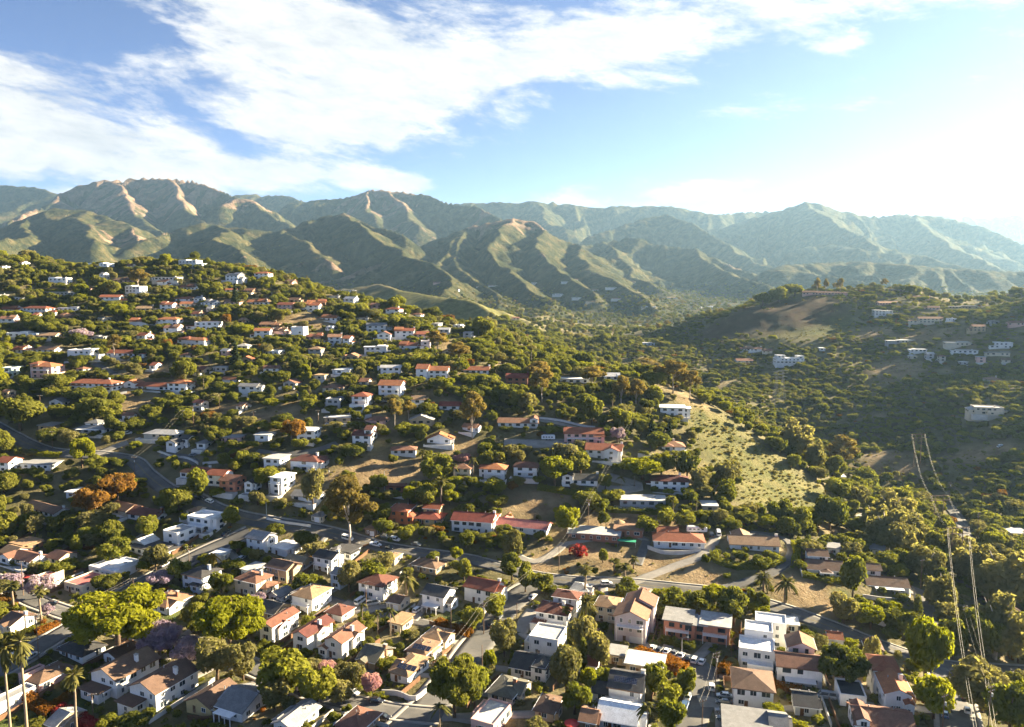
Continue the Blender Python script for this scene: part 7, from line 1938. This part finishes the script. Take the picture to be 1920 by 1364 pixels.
def garden_wall(pts, h, label, mat='pale_plaster', th=.3, name='garden_wall'):
    C = path(pts, 2.0) if not isinstance(pts, np.ndarray) else pts
    org = np.array([C[0, 0], C[0, 1], float(ground_z(*C[0]))])
    T = np.gradient(C, axis=0); T /= np.linalg.norm(T, axis=1, keepdims=True) + 1e-9
    N_ = np.stack([T[:, 1], -T[:, 0]], -1)
    def sweep(a0, a1, z0, z1):
        b = MB()
        for i in range(len(C)):
            g_ = float(ground_z(*C[i])) - org[2]
            for o_, z_ in ((a0, z0), (a1, z0), (a1, z1), (a0, z1)):
                q = C[i] + N_[i] * o_ - org[:2]
                b.v.append((q[0], q[1], g_ + z_))
        for i in range(len(C) - 1):
            for j in range(4): b.f.append((i * 4 + j, i * 4 + (j + 1) % 4, i * 4 + 4 + (j + 1) % 4, i * 4 + 4 + j))
        b.f += [(3, 2, 1, 0), tuple(len(C) * 4 - 4 + j for j in range(4))]
        return b
    o = empty(name, tuple(org), 0, label=label, category='wall' if name == 'garden_wall' else 'fence')
    link('wall' if name == 'garden_wall' else 'boards', sweep(-th / 2, th / 2, -1.0, h).mesh('wall'), MATS[mat], o)
    link('coping' if name == 'garden_wall' else 'rail', sweep(-th / 2 - .06, th / 2 + .06, h, h + .12).mesh('coping'), MATS['concrete' if name == 'garden_wall' else mat], o)


for a in [([(716, 1304), (745, 1306), (776, 1317), (800, 1300), (822, 1284)], 1.5, 'white garden wall round the solar roofed bungalow'), ([(1196, 858), (1230, 862), (1262, 858), (1290, 850)], 2.0, 'white retaining wall below the russet ranch'), ([(655, 782), (678, 786), (702, 782)], 2.0, 'white plinth wall below the four level villa'), ([(1617, 1122), (1660, 1128), (1698, 1128), (1708, 1116)], 1.4, 'curved white terrace wall of the pergola house'), ([(1214, 1030), (1245, 1040), (1285, 1040), (1318, 1034)], 1.6, 'curved retaining wall below the terracotta ranch'), ([(180, 744), (215, 742), (240, 738)], 1.4, 'white terrace wall of the broad villa'), ([(1008, 786), (1055, 792), (1100, 802), (1122, 804)], 1.2, 'pale wall beside the upper driveway'), ([(295, 848), (322, 858), (350, 862), (372, 872)], 1.2, 'curved white wall of the garage house drive'), ([(380, 872), (420, 868), (448, 858)], 1.2, 'white wall right of the road fork'), ([(53, 716), (80, 718), (104, 716)], 1.4, 'pink wall below the three storey villa'), ([(120, 682), (160, 680), (205, 678), (260, 675)], 1.2, 'long white wall across the left hillside'), ([(640, 1344), (690, 1356), (735, 1372)], 1.2, 'white wall along the bottom street'), ([(620, 786), (640, 778), (690, 790)], .9, 'low wall between the grey house and villa'), ([(500, 976), (540, 984), (590, 992)], 1.2, 'tan wall along the main road')]:
    garden_wall(*a)
for a in [([(722, 928), (745, 932), (765, 930)], 1.8, 'rust brown fence at the foot of the dirt lot', 'wood', .12, 'garden_fence'), ([(1218, 1214), (1262, 1226), (1312, 1238)], .9, 'low red brick edge behind the parked cars', 'wall_brick', .4, 'garden_wall'), ([(352, 1350), (385, 1352), (425, 1346)], 1.2, 'red-brown deck fence of the mustard house', 'wood', .12, 'garden_fence'), ([(805, 1172), (830, 1182), (862, 1192)], 1.4, 'brown fence behind the rusty hedge', 'wood', .12, 'garden_fence'), ([(680, 1028), (700, 1024), (720, 1032)], 1.0, 'slatted fence beside the pickup', 'wood', .12, 'garden_fence')]:
    garden_wall(*a)

# lot fences beside the town houses
for i in range(len(TOWN)):
    hx, hy, r_, w_, d_, th_, z_ = HOUSES[i]
    if i % 7 in (2, 5): continue
    sd = 1 if i % 2 else -1
    u_, v_ = np.array([math.cos(th_), math.sin(th_)]), np.array([-math.sin(th_), math.cos(th_)])
    a0 = np.array([hx, hy]) + u_ * sd * (w_ / 2 + 2.2 + (i % 3) * .7)
    t = np.linspace(-d_ / 2 - 4 - (i % 4), d_ / 2 + 4 + (i % 5), 14)[:, None]
    P2 = a0 + v_ * t
    if i % 3 == 0: P2 = np.vstack([P2, P2[-1] - u_ * sd * np.linspace(1.5, w_ * .9, 6)[:, None]])
    dd = np.hypot(P2[:, None, 0] - RA[None, :, 0], P2[:, None, 1] - RA[None, :, 1]) - RA[None, :, 2]
    okp = dd.min(1) > .2
    for j, (ax, ay, ar, aw, ad, ath, az_) in enumerate(HOUSES[:len(TOWN)]):
        dx, dy = P2[:, 0] - ax, P2[:, 1] - ay
        lx, ly = dx * math.cos(ath) + dy * math.sin(ath), -dx * math.sin(ath) + dy * math.cos(ath)
        okp &= ~((np.abs(lx) < aw / 2 + .3) & (np.abs(ly) < ad / 2 + .3))
    # longest clear run
    best, cur = [], []
    for q, o_ in enumerate(okp):
        cur = cur + [q] if o_ else []
        if len(cur) > len(best): best = cur
    if len(best) < 5: continue
    wood = i % 3 != 1
    garden_wall(P2[best], 1.5 if wood else 1.2, f'{"brown board fence" if wood else "pale garden wall"} {"right" if sd > 0 else "left"} of the {REFS[i][2]}', 'wood' if wood else 'pale_plaster', .1 if wood else .22, 'garden_fence' if wood else 'garden_wall')

# ------------------------------------------------------------------ small things
def parasol(px, py, r, mat, label):
    p = spot(px, py)
    o = empty('parasol', tuple(p), 0, label=label, category='parasol')
    b = MB(); k = 10
    b.v = [(0, 0, 2.9)] + [(r * math.cos(6.283 * i / k), r * math.sin(6.283 * i / k), 2.3) for i in range(k)] + [(r * math.cos(6.283 * i / k), r * math.sin(6.283 * i / k), 2.15) for i in range(k)]
    b.f = [(0, 1 + i, 1 + (i + 1) % k) for i in range(k)] + [(1 + i, 1 + k + i, 1 + k + (i + 1) % k, 1 + (i + 1) % k) for i in range(k)]
    link('canopy', b.mesh('canopy'), MATS[mat], o)
    link('pole', MB().tube([(0, 0, -.3), (0, 0, 2.85)], .04, 6).mesh('pole'), MATS['steel'], o)


parasol(1072, 1372, 2.0, 'awning_red', 'red garden parasol at the bottom edge')
parasol(52, 1092, 1.8, 'awning_red', 'red parasol beside the jacaranda at left')
p = spot(1161, 989)
o = empty('round_hut', tuple(p), 0, label='round hut with conical roof on the dry lot', category='hut')
link('wall', MB().tube([(0, 0, -1), (0, 0, 2.2)], 2.3, 14).mesh('wall'), MATS['wall_pink'], o)
link('roof', MB().tube([(0, 0, 2.2), (0, 0, 3.3)], [2.7, .3], 14).mesh('roof'), MATS['roof_tan'], o)
link('door', MB().box(-.5, .5, -2.36, -2.2, 0, 1.9).mesh('door'), MATS['wood'], o)
p = spot(1175, 1024)
o = empty('shade_sail', tuple(p), R(-12), label='green canvas canopy beside the metal roofed shed', category='canopy')
link('canvas', MB().box(-4, 4, -1.5, 1.5, 2.3, 2.36).mesh('canvas'), MATS['green_canvas'], o)
for sx in (-3.8, 3.8):
    for sy in (-1.3, 1.3): link('post', MB().tube([(sx, sy, -.8), (sx, sy, 2.3)], .05, 6).mesh('post'), MATS['steel'], o)
p = spot(638, 1046)
o = empty('satellite_dish', tuple(p + np.array([0, 0, 0])), R(-30), label='white satellite dish beside the dark flat roofed house', category='dish')
b = MB().tube([(0, 0, 4.2), (0, -.15, 4.25), (0, -.45, 4.4)], [.2, .7, 1.1], 14, False)
link('dish', b.mesh('dish', True), MATS['trim_white'], o)
link('mast', MB().tube([(0, 0, -1), (0, 0, 4.3)], .08, 6).mesh('mast'), MATS['steel'], o)
